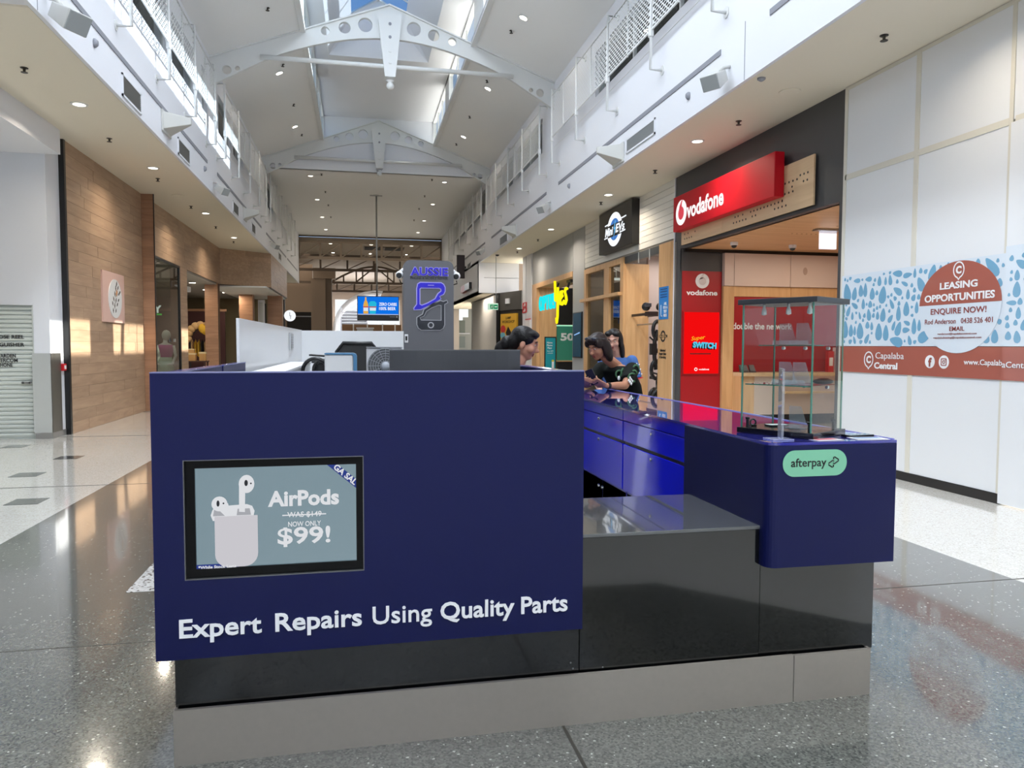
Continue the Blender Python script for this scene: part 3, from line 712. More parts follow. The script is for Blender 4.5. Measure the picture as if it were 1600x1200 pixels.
# stock seen through the openings
ycl = mat('mustard_cloth', (206, 160, 44), .85); tan = mat('tan_cloth', (186, 150, 104), .85); card = mat('kraft_box', (186, 140, 82), .7); dkw = mat('dark_wood', (64, 34, 24), .5)
gr = thing('clothes_rack', 'dark clothes rack with stock in the shop opening', 'clothes rack', (-5.5, 28.6, 0))
build('rail', MB().tube([(-5.95, 28.6, 0), (-5.95, 28.6, 1.75), (-5.0, 28.6, 1.75), (-5.0, 28.6, 0)], .018, 8), black, gr)
build('base_shelf', MB().box(-6.0, -4.98, 28.35, 28.85, .08, .12), black, gr)
rnd = random.Random(5)
for i in range(8):
    x = -5.88+i*.115; mm = (tan, ycl, ycl, mat('black_cloth', (28, 26, 26), .9), tan, ycl, mat('brown_cloth', (74, 52, 38), .9), ycl)[i]
    z1 = 1.70; L = rnd.uniform(.38, .6)
    g = tag(build('garment', MB().lathe([(.02, -L-.05), (.19, -L), (.17, -.3), (.2, -.1), (.04, 0), (.01, .05)], (x, 28.6, z1), 10, sx=.26), mm, smooth=True),
            ['tan jacket', 'mustard cardigan', 'mustard blouse', 'black dress', 'tan knit top', 'mustard tunic', 'brown coat', 'mustard wrap'][i]+' hanging on the rack in the shop opening, %s from the left' % ['first', 'second', 'third', 'fourth', 'fifth', 'sixth', 'seventh', 'last'][i], 'garment', 'garments on the shop rack')
hw = thing('draped_throw', 'mustard and cream throw draped over a high display arch in the shop', 'throw', (-5.5, 28.1, 2.0))
mb = MB()
for k in range(9):
    a = PI*k/8; x = -5.5-.42*math.cos(a); z = 1.75+.5*math.sin(a)
    mb.ball((x, 28.1, z), .12, 8, 6, (1.2, .8, 1.1))
build('cloth', mb, tan, hw, smooth=True)
mb = MB()
for k in range(6):
    mb.ball((-5.42+.05*k, 28.0, 2.12-.03*k), .13, 8, 6, (1, .7, 1.3))
build('fold', mb, ycl, hw, smooth=True)
build('arch', MB().tube([(-5.85, 28.12, 0), (-5.85, 28.12, 1.8), (-5.5, 28.12, 2.2), (-5.15, 28.12, 1.8), (-5.15, 28.12, 0)], .02), black, hw)
tb = thing('display_table', 'low dark wooden table with boxes in the clothes shop', 'table', (-5.5, 26.9, 0))
build('tabletop', MB().box(-5.95, -5.05, 26.6, 27.2, .96, 1.0), dkw, tb)
for sx in (-5.9, -5.1):
    for sy in (26.65, 27.15): build('leg', MB().box(sx-.025, sx+.025, sy-.025, sy+.025, 0, .96), dkw, tb)
for i, (x, z, w, h) in enumerate(((-5.6, 1.0, .36, .26), (-5.62, 1.26, .3, .14), (-5.2, 1.0, .2, .3))):
    b = thing('gift_box', 'kraft gift box on the shop table, %s' % ['large lower one', 'flat one on top of another', 'small upright one'][i], 'box', (x, 26.9, z), 'gift boxes on the shop table')
    build('carton', MB().box(x-w/2, x+w/2, 26.8, 27.0, z, z+h*.8), card, b); build('lid', MB().box(x-w/2-.01, x+w/2+.01, 26.79, 27.01, z+h*.8, z+h), mat('box_lid', (206, 184, 140), .7), b)
t = thing('timber_column', 'brown timber column inside the clothes shop behind the white partition', 'column', (-4.5, 33, 0))
build('shaft', MB().box(-4.87, -4.33, 32.7, 33.3, 0, 3.64), oak_x, t); build('plinth', MB().box(-4.89, -4.31, 32.68, 33.32, 0, .12), black, t)
t = thing('lit_poster_case', 'slim white lit poster case between brown columns by the shop entrance', 'poster', (-4.05, 33.2, 1.6))
build('case', MB().box(-4.18, -3.9, 33.2, 33.3, .6, 3.45), white, t); build('sheet', MB().box(-4.15, -3.98, 33.19, 33.2, .8, 3.35), mat('poster_pale', (200, 205, 205), .4), t); build('side_frame', MB().box(-3.9, -3.85, 33.18, 33.3, .5, 3.3), black, t)
t = thing('timber_column', 'brown timber column at the end of the shop entrance', 'column', (-3.5, 33.4, 0))
build('shaft', MB().box(-3.8, -3.2, 33.3, 33.8, 0, 3.64), oak_x, t); build('plinth', MB().box(-3.82, -3.18, 33.28, 33.82, 0, .12), black, t)
# brand plaque on the timber wall
t = thing('wall_plaque', 'square pink plaque with a white oval badge and dark leaf lettering on the timber wall', 'sign', (-4.86, 16.35, 2.5))
pinkm = mat('pale_pink', (214, 178, 166), .5)
build('board', MB().box(-4.86, -4.83, 15.69, 17.04, 1.99, 2.99), pinkm, t)
build('badge', MB().lathe([(.42, 0), (.42, .012)], (-4.83, 16.42, 2.47), 32, 'L', .98, .93), mat('badge_white', (224, 224, 224), .5), t)
lf = MB(); rnd = random.Random(2)
P = plane_map('L', (-4.817, 16.42, 2.5))
for k, (u, v, a, l) in enumerate(((.08, .27, 1.2, .13), (.16, .2, .9, .13), (.02, .18, 1.6, .13), (.22, .08, .5, .13), (.1, .08, 1.1, .14), (-.04, .06, 1.9, .14), (.28, .12, .4, .1), (.18, -.05, .6, .12), (.02, -.06, 1.2, .13), (-.12, -.04, 2.0, .12), (.1, -.14, .8, .12), (-.06, -.17, 1.4, .13), (-.19, -.13, 2.1, .11), (-.16, -.27, 1.7, .11), (0, -.27, 1.1, .1))):
    pts = [P(u+l*math.cos(a)*q-.045*math.sin(a)*w, v+l*math.sin(a)*q+.045*math.cos(a)*w, 0) for q, w in ((-.5, 0), (0, .6), (.5, 0), (0, -.6))]
    lf.slab(pts, (.003, 0, 0))
build('leaf_lettering', lf, mat('dark_bronze', (64, 58, 44), .5), t)
build('orange_sprig', MB().slab([P(.05, .02, 0), P(.12, .1, 0), P(.08, .16, 0), P(.01, .08, 0)], (.005, 0, 0)), mat('sprig_orange', (214, 150, 96), .5), t)
# ================================================================== RIGHT SIDE
hoard = mat('hoarding_board', (226, 228, 231), .4, coat=.15)
cover = mat('cover_strip', (216, 212, 200), .5)
HX = 6.18
hb = struct(build('wall_right_hoarding', MB().box(HX+.012, HX+.1, Y0, 8.68, .095, SR), mat('hoarding_core', (150, 148, 140), .7)))
js = [8.68, 7.39, 6.135, 4.89, 3.65, 2.41, 1.17, -.07, -1.31, -2.55]
for a, b in zip(js, js[1:]):
    for z0, z1 in ((.1, 3.715), (3.735, SR-.01)):
        if a < 6.2 and a > 6.1 and z0 < 1:
            dr = struct(box('door_2', HX-.03, HX+.02, b+.006, a-.012, .012, 3.7, hoard)); continue
        box('panel', HX, HX+.02, b+.012, a-.012, z0, z1, hoard, hb)
for a in js[1:]: box('cover_strip', HX-.008, HX+.01, a-.012 if abs(a-6.135) < .01 else a-.035, a+.035, .1, SR-.005, cover, hb)
for a, b in zip(js, js[1:]): box('cover_strip', HX-.008, HX+.01, b+.036, a-.036, 3.69, 3.76, cover, hb)
box('cover_strip', HX-.008, HX+.01, 8.62, 8.68, .1, SR-.005, cover, hb)
box('cover_strip', HX-.006, HX+.01, Y0, 8.62, SR-.05, SR-.005, cover, hb)
struct(box('baseboard_right', HX-.012, HX+.05, 6.12, 8.68, 0, .095, black)); struct(box('baseboard_right_near', HX-.012, HX+.05, Y0, 4.88, 0, .095, black))
# banner (printed sheet)
bn = thing('leasing_banner', 'printed leasing banner with blue pebbles over a terracotta band on the white hoarding', 'banner', (HX, 5.5, 1.9))
bwhite = mat('banner_white', (214, 224, 234), .35, coat=.3); bblue = mat('banner_blue', (110, 164, 196), .35, coat=.3); terra = mat('banner_terracotta', (164, 88, 74), .4, coat=.3)
bx = HX-.009
build('sheet', MB().box(bx-.003, bx, 6.14, 8.64, 1.55, 2.46).box(bx-.027-.003, bx-.027, 1.2, 6.12, 1.55, 2.52), bwhite, bn)
build('band', MB().box(bx-.003, bx, 6.14, 8.645, 1.225, 1.555).box(bx-.03, bx-.027, 1.2, 6.12, 1.225, 1.555), terra, bn)
pb = MB(); rnd = random.Random(21); pts = []
tries = 0
while len(pts) < 330 and tries < 30000:
    tries += 1
    y, z = rnd.uniform(4.2, 8.6), rnd.uniform(1.6, 2.43); a = rnd.choice([PI/2+rnd.uniform(-.35, .35), rnd.uniform(0, PI), PI/2])
    L = rnd.uniform(.05, .13) if tries < 6000 else rnd.uniform(.018, .075); wd = L*rnd.uniform(.38, .6) if L > .05 else L*.8
    if ((y-6.72)/.56)**2+((z-1.98)/.46)**2 < 1: continue
    ok = True
    for (py, pz, pl, pw, pa) in pts:
        d = math.hypot((y-py), (z-pz)); aa = math.atan2(z-pz, y-py)
        ra = pl*abs(math.cos(aa-pa))+pw*abs(math.sin(aa-pa)); rb = L*abs(math.cos(aa-a))+wd*abs(math.sin(aa-a))
        if d < (ra+rb)*.9+.007: ok = False; break
    if abs(y-6.13) < L+.02: ok = False
    if z+abs(L*math.sin(a)) > 2.45 or z-abs(L*math.sin(a)) < 1.565: ok = False
    if ok: pts.append((y, z, L, wd, a))
for (y, z, L, wd, a) in pts:
    pl = []
    for k in range(14):
        q = 2*PI*k/14; u, v = L*math.cos(q), wd*math.sin(q)*(1-.38*math.cos(q))
        pl.append((-(y+u*math.cos(a)-v*math.sin(a)), z+u*math.sin(a)+v*math.cos(a)))
    o_ = -(bx-.0035) if y > 6.13 else -(bx-.0305)
    pb.prism(pl, o_-.0005, o_+.0012, 'R')
tag(build('pebble_print', pb, bblue, bn), None, None, kind='stuff')
em = MB(); cy, cz = 6.715, 2.0
o_ = -(bx-.005)
half = [(-(cy+.545*math.cos(PI*k/28)), cz+.45*math.sin(PI*k/28)) for k in range(29)]
build('badge_top', MB().prism([(u, v) for u, v in half], o_, o_+.002, 'R'), terra, bn)
low = [(-(cy+.545*math.cos(PI+PI*k/28)), cz+.002+.52*math.sin(PI+PI*k/28)) for k in range(29)]
build('badge_bottom', MB().prism(low, o_, o_+.002, 'R'), bwhite, bn)
tw_ = MB(); td = MB()
bxx = bx-.007
bink = mat('banner_ink', (140, 62, 56), .4)
def wl(*a, **k): build('white_lettering', text_mb(MB(), *a, **k), wtxt, bn)
def dl_(*a, **k): build('terracotta_lettering', text_mb(MB(), *a, **k), bink, bn)
wl('LEASING', 'R', (bxx, 6.715, 2.20), w=.5, h=.075, bold=.03); wl('OPPORTUNITIES', 'R', (bxx, 6.715, 2.075), w=.93, h=.08, bold=.03)
dl_('ENQUIRE NOW!', 'R', (bxx, 6.715, 1.925), w=.74, h=.075, bold=.012); dl_('Rod Anderson   0438 526 401', 'R', (bxx, 6.715, 1.822), w=.9, h=.055)
dl_('EMAIL', 'R', (bxx, 6.715, 1.74), w=.2, h=.046, bold=.012)
text_mb(td, 'randerson@capalabacentral.com', 'R', (bxx, 6.715, 1.685), w=.52, h=.026); text_mb(td, 'capalabaleasing@capalabacentral.com', 'R', (bxx, 6.715, 1.645), w=.64, h=.026)
def pin(mb, cy, cz, r, n=24):
    def lp(s, hole): return [(-(s*r*math.cos(PI/2+2*PI*k/n)), s*r*1.18*math.sin(PI/2+2*PI*k/n)-(.28*r*s if abs(k-n/2) < .5 else 0)) for k in range(n)]
    shape_mb(mb, [lp(1, 0), lp(.84, 1)], 'R', (bxx, cy, cz), .001, .003); text_mb(mb, 'C', 'R', (bxx, cy, cz), h=r*1.1, bold=.05)
pin(tw_, 6.715, 2.355, .075)
wl('Capalaba', 'R', (bx-.004, 7.72, 1.43), w=.48, h=.1); wl('Central', 'R', (bx-.004, 7.78, 1.32), w=.4, h=.08, bold=.035)
pin(tw_, 8.08, 1.39, .085)
wl('www.Capalab', 'R', (bx-.004, 6.375, 1.385), w=.47, h=.075, bold=.008); wl('aCentral.com.au', 'R', (bx-.031, 5.79, 1.378), w=.65, h=.06, bold=.008)
build('emblem_pins', tw_, wtxt, bn); build('email_lettering', td, bink, bn)
ic = MB(); shape_mb(ic, [circle(0, 0, .072, 24)], 'R', (bx-.004, 7.08, 1.385), .001, .002); shape_mb(ic, [circle(0, 0, .072, 24)], 'R', (bx-.004, 6.88, 1.385), .001, .002)
build('round_icons', ic, wtxt, bn)
im = MB(); text_mb(im, 'f', 'R', (bx-.006, 7.075, 1.38), h=.1, bold=.04)
shape_mb(im, [rrect(-.04, .04, -.04, .04, .014), rrect(-.031, .031, -.031, .031, .01), circle(0, 0, .02, 16), circle(0, 0, .012, 16), circle(.02, .02, .005, 8)], 'R', (bx-.006, 6.88, 1.385), .001, .003)
build('icon_glyphs', im, mat('banner_ink2', (150, 78, 66), .4), bn)
# ------------------------------------------------------------------ telephone shop in red (x = 6.2, y 8.7..13.95)
FX = 6.2
dgrey = mat('fascia_dark', (66, 66, 68), .5); vred = mat('brand_red', (196, 16, 34), .35); vred_d = mat('deep_red', (158, 14, 26), .4)
pinkw = mat('pale_cabinet', (206, 186, 176), .45)
struct(build('wall_right_red_shop', MB().box(FX, FX+.15, 8.69, 13.95, 3.45, SR+.1).box(FX, FX+.15, 13.66, 13.95, 0, 3.45).box(FX-.01, FX+.16, 8.68, 8.77, 0, 3.45), dgrey))
struct(box('trim_red_shop_edge', FX-.02, FX+.1, 13.95, 13.99, 0, SR, white))
struct(box('trim_red_shop_jamb', FX-.015, FX+.1, 13.88, 13.95, 0, 3.62, steel))
sg = thing('red_shop_sign', 'long red lightbox sign with white shop name over the telephone shop', 'sign', (FX, 11.8, 4.1))
sz0, sz1 = 3.745, 4.4
build('lightbox', MB().box(FX-.22, FX-.06, 10.0, 13.57, sz0, sz1), mat('lightbox_red', (178, 8, 28), .5, spec=.3, emit=.06), sg, bevel=.01)
build('bracket', MB().box(FX-.06, FX, 10.6, 10.7, 3.9, 4.2).box(FX-.06, FX, 12.8, 12.9, 3.9, 4.2), black, sg)
fx = FX-.221
lw = glow('lit_lettering', (255, 250, 250), 1.0)
lt = MB(); text_mb(lt, 'vodafone', 'R', (fx, 12.25, 4.055), w=1.42, h=.3, bold=.03); build('lettering', lt, lw, sg)
def speech(mbw, mbr, side, c, r):
    shape_mb(mbw, [circle(0, 0, r, 32)], side, c, .002, .006)
    sp = [(r*.52*math.cos(a), -.04*r+r*.52*math.sin(a)) for a in [PI*.62+2*PI*k/22*.93 for k in range(23)]]
    tail = [(.42*r, .62*r), (.3*r, .98*r), (.0, .82*r), (-.28*r, .55*r)]
    shape_mb(mbr, [sp+[(.05*r, .52*r), (.2*r, .9*r), (-.05*r, .82*r), (-.25*r, .6*r)][:0]], side, c, .006, .009)
    P = plane_map(side, c); mbr.slab([P(u*r, v*r, .006) for u, v in ((-.42, .22), (-.3, .55), (.02, .9), (.3, 1.0), (.12, .72), (.1, .4), (-.1, .3))], tuple(Vector(AX[side][2])*.003))
a_, b_ = MB(), MB(); speech(a_, b_, 'R', (fx, 13.2, 4.06), .235); build('round_badge', a_, lw, sg); build('badge_drop', b_, mat('badge_pink', (240, 70, 90), .4, emit=.3), sg)
wbd = thing('timber_sign_board', 'pale timber board with rows of punched dots behind the red sign', 'sign board', (FX, 11.4, 3.8))
pine = wood('pale_pine', (206, 174, 136), (220, 190, 152), 'y', 4, .45, .03)
for a, b in ((9.28, 11.9), (11.905, 13.55)): build('board', MB().box(FX-.055, FX-.03, a, b, 3.5, 4.19), pine, wbd)
build('batten', MB().box(FX-.03, FX, 9.4, 9.5, 3.6, 4.1).box(FX-.03, FX, 13.3, 13.4, 3.6, 4.1), black, wbd)
dt = MB()
def dots(y0, n, z, st=.1):
    for k in range(n): dt.lathe([(.017, 0), (.017, .002)], (FX-.056, y0-k*st, z), 8, 'R')
dots(9.98, 4, 3.93); dots(9.8, 1, 3.85); dots(9.98, 3, 3.78); dots(9.6, 3, 3.97, .09); dots(9.52, 2, 3.87, .09); dots(10.95, 10, 3.69); dots(10.25, 4, 3.61); dots(11.5, 5, 3.6); dots(11.45, 2, 3.69); dots(11.2, 1, 3.69); dots(10.05, 1, 3.7); dots(10.9, 2, 3.61); dots(13.4, 4, 3.6); dots(13.4, 1, 3.69); dots(13.25, 1, 3.69); dots(12.95, 1, 3.68)
tag(build('punched_dots', dt, black, wbd), None, None, kind='stuff')
# interior
crs = struct(box('ceiling_red_shop', FX+.1, 11, 8.0, 14.0, 3.45, 3.55, wood('ceiling_timber', (196, 152, 108), (212, 170, 124), 'x', 3, .5, .02)))
struct(box('wall_red_shop_side', FX+.1, 11, 13.7, 13.9, 0, 3.5, pinkw)); struct(box('wall_red_shop_back', 10.9, 11, 5, 14, 0, 3.5, pinkw)); struct(box('wall_red_shop_near', FX+.2, 11, 8.0, 8.1, 0, 3.5, pinkw))
cd = MB(); rnd = random.Random(4)
for r_ in range(14):
    y = 9.2+r_*.17; n = rnd.randint(2, 9); x = 7.0+rnd.random()*2.0
    for k in range(n): cd.lathe([(.016, -.002), (.016, 0)], (x+k*.09, y, 3.449), 6, 'T')
tag(build('punched_holes', cd, mat('hole_dark', (96, 66, 40), .8), crs), None, None, kind='stuff')
struct(box('trim_black_ceiling_slot', 6.25, 10.8, 13.6, 13.7, 3.39, 3.45, black)); struct(box('trim_black_ceiling_opening', 8.8, 10.8, 10.4, 11.4, 3.44, 3.452, black))
wy = 13.65
pil = thing('red_pillar', 'tall red pillar with white badge and shop name inside the telephone shop', 'pillar', (6.63, 13.66, 0))
build('body', MB().box(6.22, 7.06, wy, 13.7, 0, 3.02), vred_d, pil); build('dark_head', MB().box(6.2, 7.06, wy, 13.7, 3.02, 3.46), dgrey, pil)
lt = MB(); text_mb(lt, 'vodafone', 'F', (6.64, wy, 2.6), w=.66, h=.105, bold=.03); build('lettering', lt, wtxt, pil)
a_, b_ = MB(), MB(); speech(a_, b_, 'F', (6.645, wy, 2.83), .145); build('round_badge', a_, wtxt, pil); build('badge_drop', b_, mat('badge_outline', (216, 206, 206), .4), pil)
scn = thing('red_promo_screen', 'bright red portrait promotion screen on the red pillar', 'screen', (6.63, wy, 1.0))
build('bezel', MB().box(6.245, 7.02, wy-.03, wy, .985, 2.235), vred_d, scn); build('display', MB().box(6.265, 7.0, wy-.036, wy-.03, 1.005, 2.215), glow('screen_red', (238, 12, 14), 1.0), scn)
a_ = MB(); text_mb(a_, 'SWITCH', 'F', (6.7, wy-.036, 1.565), w=.5, h=.12, bold=.06, rot=-.05, n0=.004, n1=.006); build('blue_lettering', a_, glow('switch_blue', (84, 196, 226), 1.0), scn)
a_ = MB(); text_mb(a_, 'SWITCH', 'F', (6.675, wy-.036, 1.545), w=.5, h=.12, bold=.08, rot=-.05, n0=.001, n1=.003); build('letter_shadow', a_, black, scn)
a_ = MB(); text_mb(a_, 'Super', 'F', (6.56, wy-.036, 1.7), w=.3, h=.1, shear=.3, rot=.12); build('yellow_lettering', a_, glow('super_yellow', (250, 196, 40), 1.0), scn)
a_ = MB().box(6.39, 6.83, wy-.04, wy-.036, 1.385, 1.41); build('small_print', a_, mat('small_print', (110, 0, 6), .5), scn)
a_ = MB(); text_mb(a_, 'vodafone', 'F', (6.69, wy-.036, 1.09), w=.22, h=.035, bold=.02); shape_mb(a_, [circle(0, 0, .034, 20), circle(0, 0, .02, 16)], 'F', (6.52, wy-.036, 1.09)); build('small_mark', a_, glow('mark_white', (255, 250, 250), 1.0), scn)
cb = thing('wall_cabinets', 'pale overhead cabinets above a timber band inside the telephone shop', 'cabinet', (8.4, 13.66, 2.7))
for a, b in ((7.07, 7.27), (7.28, 8.5), (8.51, 10.2)): build('door', MB().box(a, b, 13.55, 13.7, 2.74, 3.38), pinkw, cb)
for a, b in ((7.3, 8.55), (8.56, 10.2)): build('band', MB().box(a, b, 13.6, 13.7, 2.535, 2.735), oak_x if False else oak_warm, cb)
build('post', MB().box(7.07, 7.3, 13.58, 13.7, 0, 2.735), oak_warm, cb)
md = MB().lathe([(.07, 0), (.07, .004), (.05, .005)], (8.83, 13.55, 3.06), 18, 'F', .7, 1.1); build('round_mark', md, mat('mark_beige', (176, 150, 136), .5), cb)
rw = thing('red_display_wall', 'red display wall with white slogan behind the glass cabinet', 'display wall', (8.7, 13.66, 1.0))
build('panel', MB().box(7.31, 10.2, 13.62, 13.7, 1.04, 2.53), vred_d, rw)
lt = MB(); text_mb(lt, 'double the network', 'F', (7.95, 13.62, 1.95), w=1.3, h=.13, bold=.02); build('lettering', lt, wtxt, rw)
sh = thing('timber_shelf_unit', 'timber shelf unit with a pale worktop along the red wall of the shop', 'shelf', (8.7, 13.4, 0))
build('worktop', MB().box(7.3, 10.2, 13.2, 13.62, .96, 1.03), pine, sh); build('front_panel', MB().box(7.6, 10.2, 13.3, 13.62, .2, .96), pinkw, sh); build('side_panel', MB().box(7.3, 7.6, 13.28, 13.62, .2, .96), oak_warm, sh); build('kick', MB().box(7.3, 10.2, 13.35, 13.62, 0, .2), black, sh); build('lower_shelf', MB().box(8.2, 10.2, 13.15, 13.3, .62, .66), pine, sh)
rnd = random.Random(8)
for i, x in enumerate((9.36, 9.52, 9.66)):
    b = thing('phone_box', ['red accessory pack', 'white accessory pack', 'red tall carton'][i]+' standing on the shop worktop by the door jamb', 'box', (x, 13.45, 1.03), 'packs on the shop worktop')
    h = (.42, .5, .6)[i]; build('carton', MB().box(x-.06, x+.06, 13.4, 13.5, 1.03, 1.03+h), (vred, wtxt, vred)[i], b); build('label', MB().box(x-.04, x+.04, 13.396, 13.4, 1.03+h*.3, 1.03+h*.7), (wtxt, vred, wtxt)[i], b)
for i, (x, w) in enumerate(((7.42, .1), (7.6, .07))):
    b = thing('demo_phone', ['black demo phone stand at the left end of the worktop', 'small black demo phone next to the stand on the worktop'][i], 'phone', (x, 13.35, 1.03)); build('stand', MB().slab([(x-w, 13.33, 1.03), (x+w, 13.33, 1.03), (x+w*.8, 13.42, 1.18), (x-w*.8, 13.42, 1.18)], (0, .02, 0)), black, b); build('display', MB().slab([(x-w*.8, 13.338, 1.06), (x+w*.8, 13.338, 1.06), (x+w*.7, 13.402, 1.165), (x-w*.7, 13.402, 1.165)], (0, -.004, .002)), mat('phone_glass', (40, 42, 52), .1), b)
t = thing('ceiling_lamp_box', 'glowing white square light hanging under the timber shop ceiling', 'ceiling light', (7.9, 12.0, 3.0))
pxx = 7.35; build('shade', MB().box(pxx, pxx+.28, 10.86, 10.92, 3.13, 3.42), mat('lamp_shade', (226, 226, 240), .4, emit=.6), t); build('bracket', MB().box(pxx-.1, pxx+.35, 10.8, 10.95, 3.42, 3.45), alu, t)
for i, (x, y) in enumerate(((6.75, 12.6), (8.0, 12.7))):
    t = thing('dome_camera', ['white dome camera under the timber shop ceiling', 'small white dome fitting deeper under the timber shop ceiling'][i], 'camera', (x, y, 3.4)); build('base', MB().lathe([(.07, 0), (.07, -.05), (.06, -.06)], (x, y, 3.45), 14), white, t); build('dome', MB().lathe([(.055, 0), (.04, -.035), (.0001, -.05)], (x, y, 3.39), 14), black, t, smooth=True)
lamp('red_shop_lamp', 'AREA', (8.4, 11.2, 3.38), 60, (1, .86, .68), 2.6, 3.5)
# ------------------------------------------------------------------ scooter shop (y 14..20)
plk = mat('white_planks', (222, 220, 214), .55)
ms = struct(build('wall_right_plank_shop', MB().box(FX+.016, FX+.2, 14.0, 20.0, 3.66, SR+.1), mat('plank_backing', (140, 136, 128), .8)))  # darker backing seen between the white planks
rnd = random.Random(11); nrow = 9
for i in range(nrow):
    z0, z1 = 3.7+i*(SR-3.7)/nrow, 3.7+(i+1)*(SR-3.7)/nrow; y = 14.0
    while y < 20:
        e = min(20.0, y+rnd.uniform(1.4, 3.2)); e = 20.0 if 20-e < .5 else e
        build('plank', MB().box(FX-rnd.uniform(0, .003), FX+.02, y+.002, e-.002, z0+.004, z1-.004), plk, ms); y = e
lb = thing('scooter_shop_sign', 'square black lightbox sign with a glowing white and blue ring logo', 'sign', (FX, 17.1, 3.8))
build('lightbox', MB().box(FX-.19, FX, 15.9, 18.2, 3.84, 4.85), black, lb, bevel=.01); fx = FX-.191
rg = MB(); shape_mb(rg, [circle(0, 0, .52, 40, .4), circle(0, 0, .34, 32, .26)], 'R', (fx, 17.03, 4.33), .002, .006); build('white_ring', rg, glow('ring_white', (245, 250, 255), 1.1), lb)
rg = MB(); shape_mb(rg, [circle(0, 0, .335, 32, .255), circle(0, 0, .2, 32, .15)], 'R', (fx, 17.03, 4.33), .002, .005); build('blue_ring', rg, glow('ring_blue', (70, 120, 190), 1.0), lb)
rg = MB(); P = plane_map('R', (fx, 17.03, 4.33)); rg.slab([P(u, v, .006) for u, v in ((-.75, -.16), (.75, -.16), (.75, .13), (-.75, .13))], (-.002, 0, 0)); build('dark_strip', rg, black, lb)
rg = MB(); text_mb(rg, 'Mini', 'R', (fx-.008, 17.4, 4.32), w=.58, h=.2, bold=.03, shear=.2); text_mb(rg, 'EVs', 'R', (fx-.008, 16.63, 4.33), w=.62, h=.2, bold=.03, shear=.2)
for u0, u1, v in ((-.68, -.42, .15), (.42, .8, .17), (-.72, -.46, -.16), (.38, .76, -.14)): rg.slab([P(u0, v, .008), P(u1, v+.01, .008), P(u1, v+.04, .008), P(u0, v+.03, .008)], (-.002, 0, 0))
build('lettering', rg, glow('ev_white', (245, 250, 255), 1.1), lb)
bolt_ = MB().slab([P(u, v, .009) for u, v in ((.06, .2), (-.04, 0), (.02, .0), (-.06, -.24), (.1, .04), (.03, .04), (.1, .2))], (-.002, 0, 0)); build('lightning_bolt', bolt_, glow('bolt_blue', (110, 190, 240), 1.0), lb)
ef = thing('timber_shopfront', 'pale timber frame of the scooter shop with glazed panes and an entrance', 'shopfront', (FX, 17, 0))
z1 = 3.66; tm = oak_warm
for a, b, z0, zt in ((19.82, 20.0, 0, z1), (17.9, 18.3, 0, z1), (16.87, 17.08, 0, z1), (14.1, 14.72, 0, z1)): build('post', MB().box(FX-.02, FX+.12, a, b, z0, zt), tm, ef)
build('head', MB().box(FX-.023, FX+.117, 16.9, 19.997, 3.523, 3.657), tm, ef); build('ledge', MB().box(FX-.12, FX+.1, 16.95, 20.1, 2.76, 2.84), tm, ef)
build('edge_post', MB().box(FX-.02, FX+.1, 14.0, 14.09, 0, z1), oak_warm, ef)
build('jamb_panel', MB().box(FX+.05, 6.83, 16.86, 16.95, 0, 3.5), oak_warm, ef)
for a, b in ((18.3, 19.82), (17.08, 17.9)):
    for z0, zt in ((2.84, 3.52), (.1, 2.76)): build('pane', MB().box(FX+.04, FX+.05, a, b, z0, zt), glassd, ef)
    build('sill', MB().box(FX-.01, FX+.1, a, b, 0, .1), tm, ef)
build('lintel_panel', MB().box(FX+.02, FX+.1, 14.72, 16.87, 3.5, 3.66), mat('lintel_grey', (70, 74, 76), .4), ef)
for i, y in enumerate((15.3, 15.95)): build('downstand', MB().box(FX+.0, FX+.02, y, y+.02, 3.42, 3.66), steelw, ef)
scl = mat('scooter_wall', (210, 194, 190), .6)
struct(box('ceiling_scooter_shop', FX+.15, 12, 14, 20, 3.7, 3.8, shopceil)); struct(box('wall_scooter_shop_back', 11.8, 12, 14, 20, 0, 3.7, scl)); struct(box('wall_scooter_shop_side', 6.84, 12, 16.95, 17.05, 0, 3.7, scl)); struct(box('wall_scooter_shop_party', FX+.15, 12, 19.95, 20.1, 0, 3.7, scl)); struct(box('wall_scooter_shop_near', FX+.15, 12, 13.95, 14.05, 0, 3.7, scl))
lamp('scooter_lamp', 'AREA', (7.6, 15.6, 3.6), 40, (1, .93, .86), 2.0, 2.0); lamp('scooter_lamp', 'AREA', (7.6, 18.5, 3.6), 40, (1, .93, .86), 2.0, 2.0)
t = thing('panel_light', 'round glowing ceiling lamp inside the scooter shop entrance', 'ceiling light', (6.95, 16.2, 3.68)); build('lamp_lens', MB().lathe([(.16, -.02), (.16, -.005)], (7.0, 16.2, 3.7), 18), dl_on, t); build('trim_ring', MB().lathe([(.19, -.006), (.19, 0)], (7.0, 16.2, 3.7), 18), steelw, t)
for i, y in enumerate((17.7, 19.0)):
    t = thing('tube_light', 'white strip light behind the scooter shop glass, %s pane' % ['narrow', 'wide'][i], 'ceiling light', (6.9, y, 3.35)); build('tube', MB().box(6.6, 7.6, y-.03, y+.03, 3.3, 3.36), glow('tube_glow', (250, 250, 250), 1.6), t); build('hanger', MB().box(6.75, 6.77, y-.01, y+.01, 3.36, 3.7).box(7.4, 7.42, y-.01, y+.01, 3.36, 3.7), alu, t)
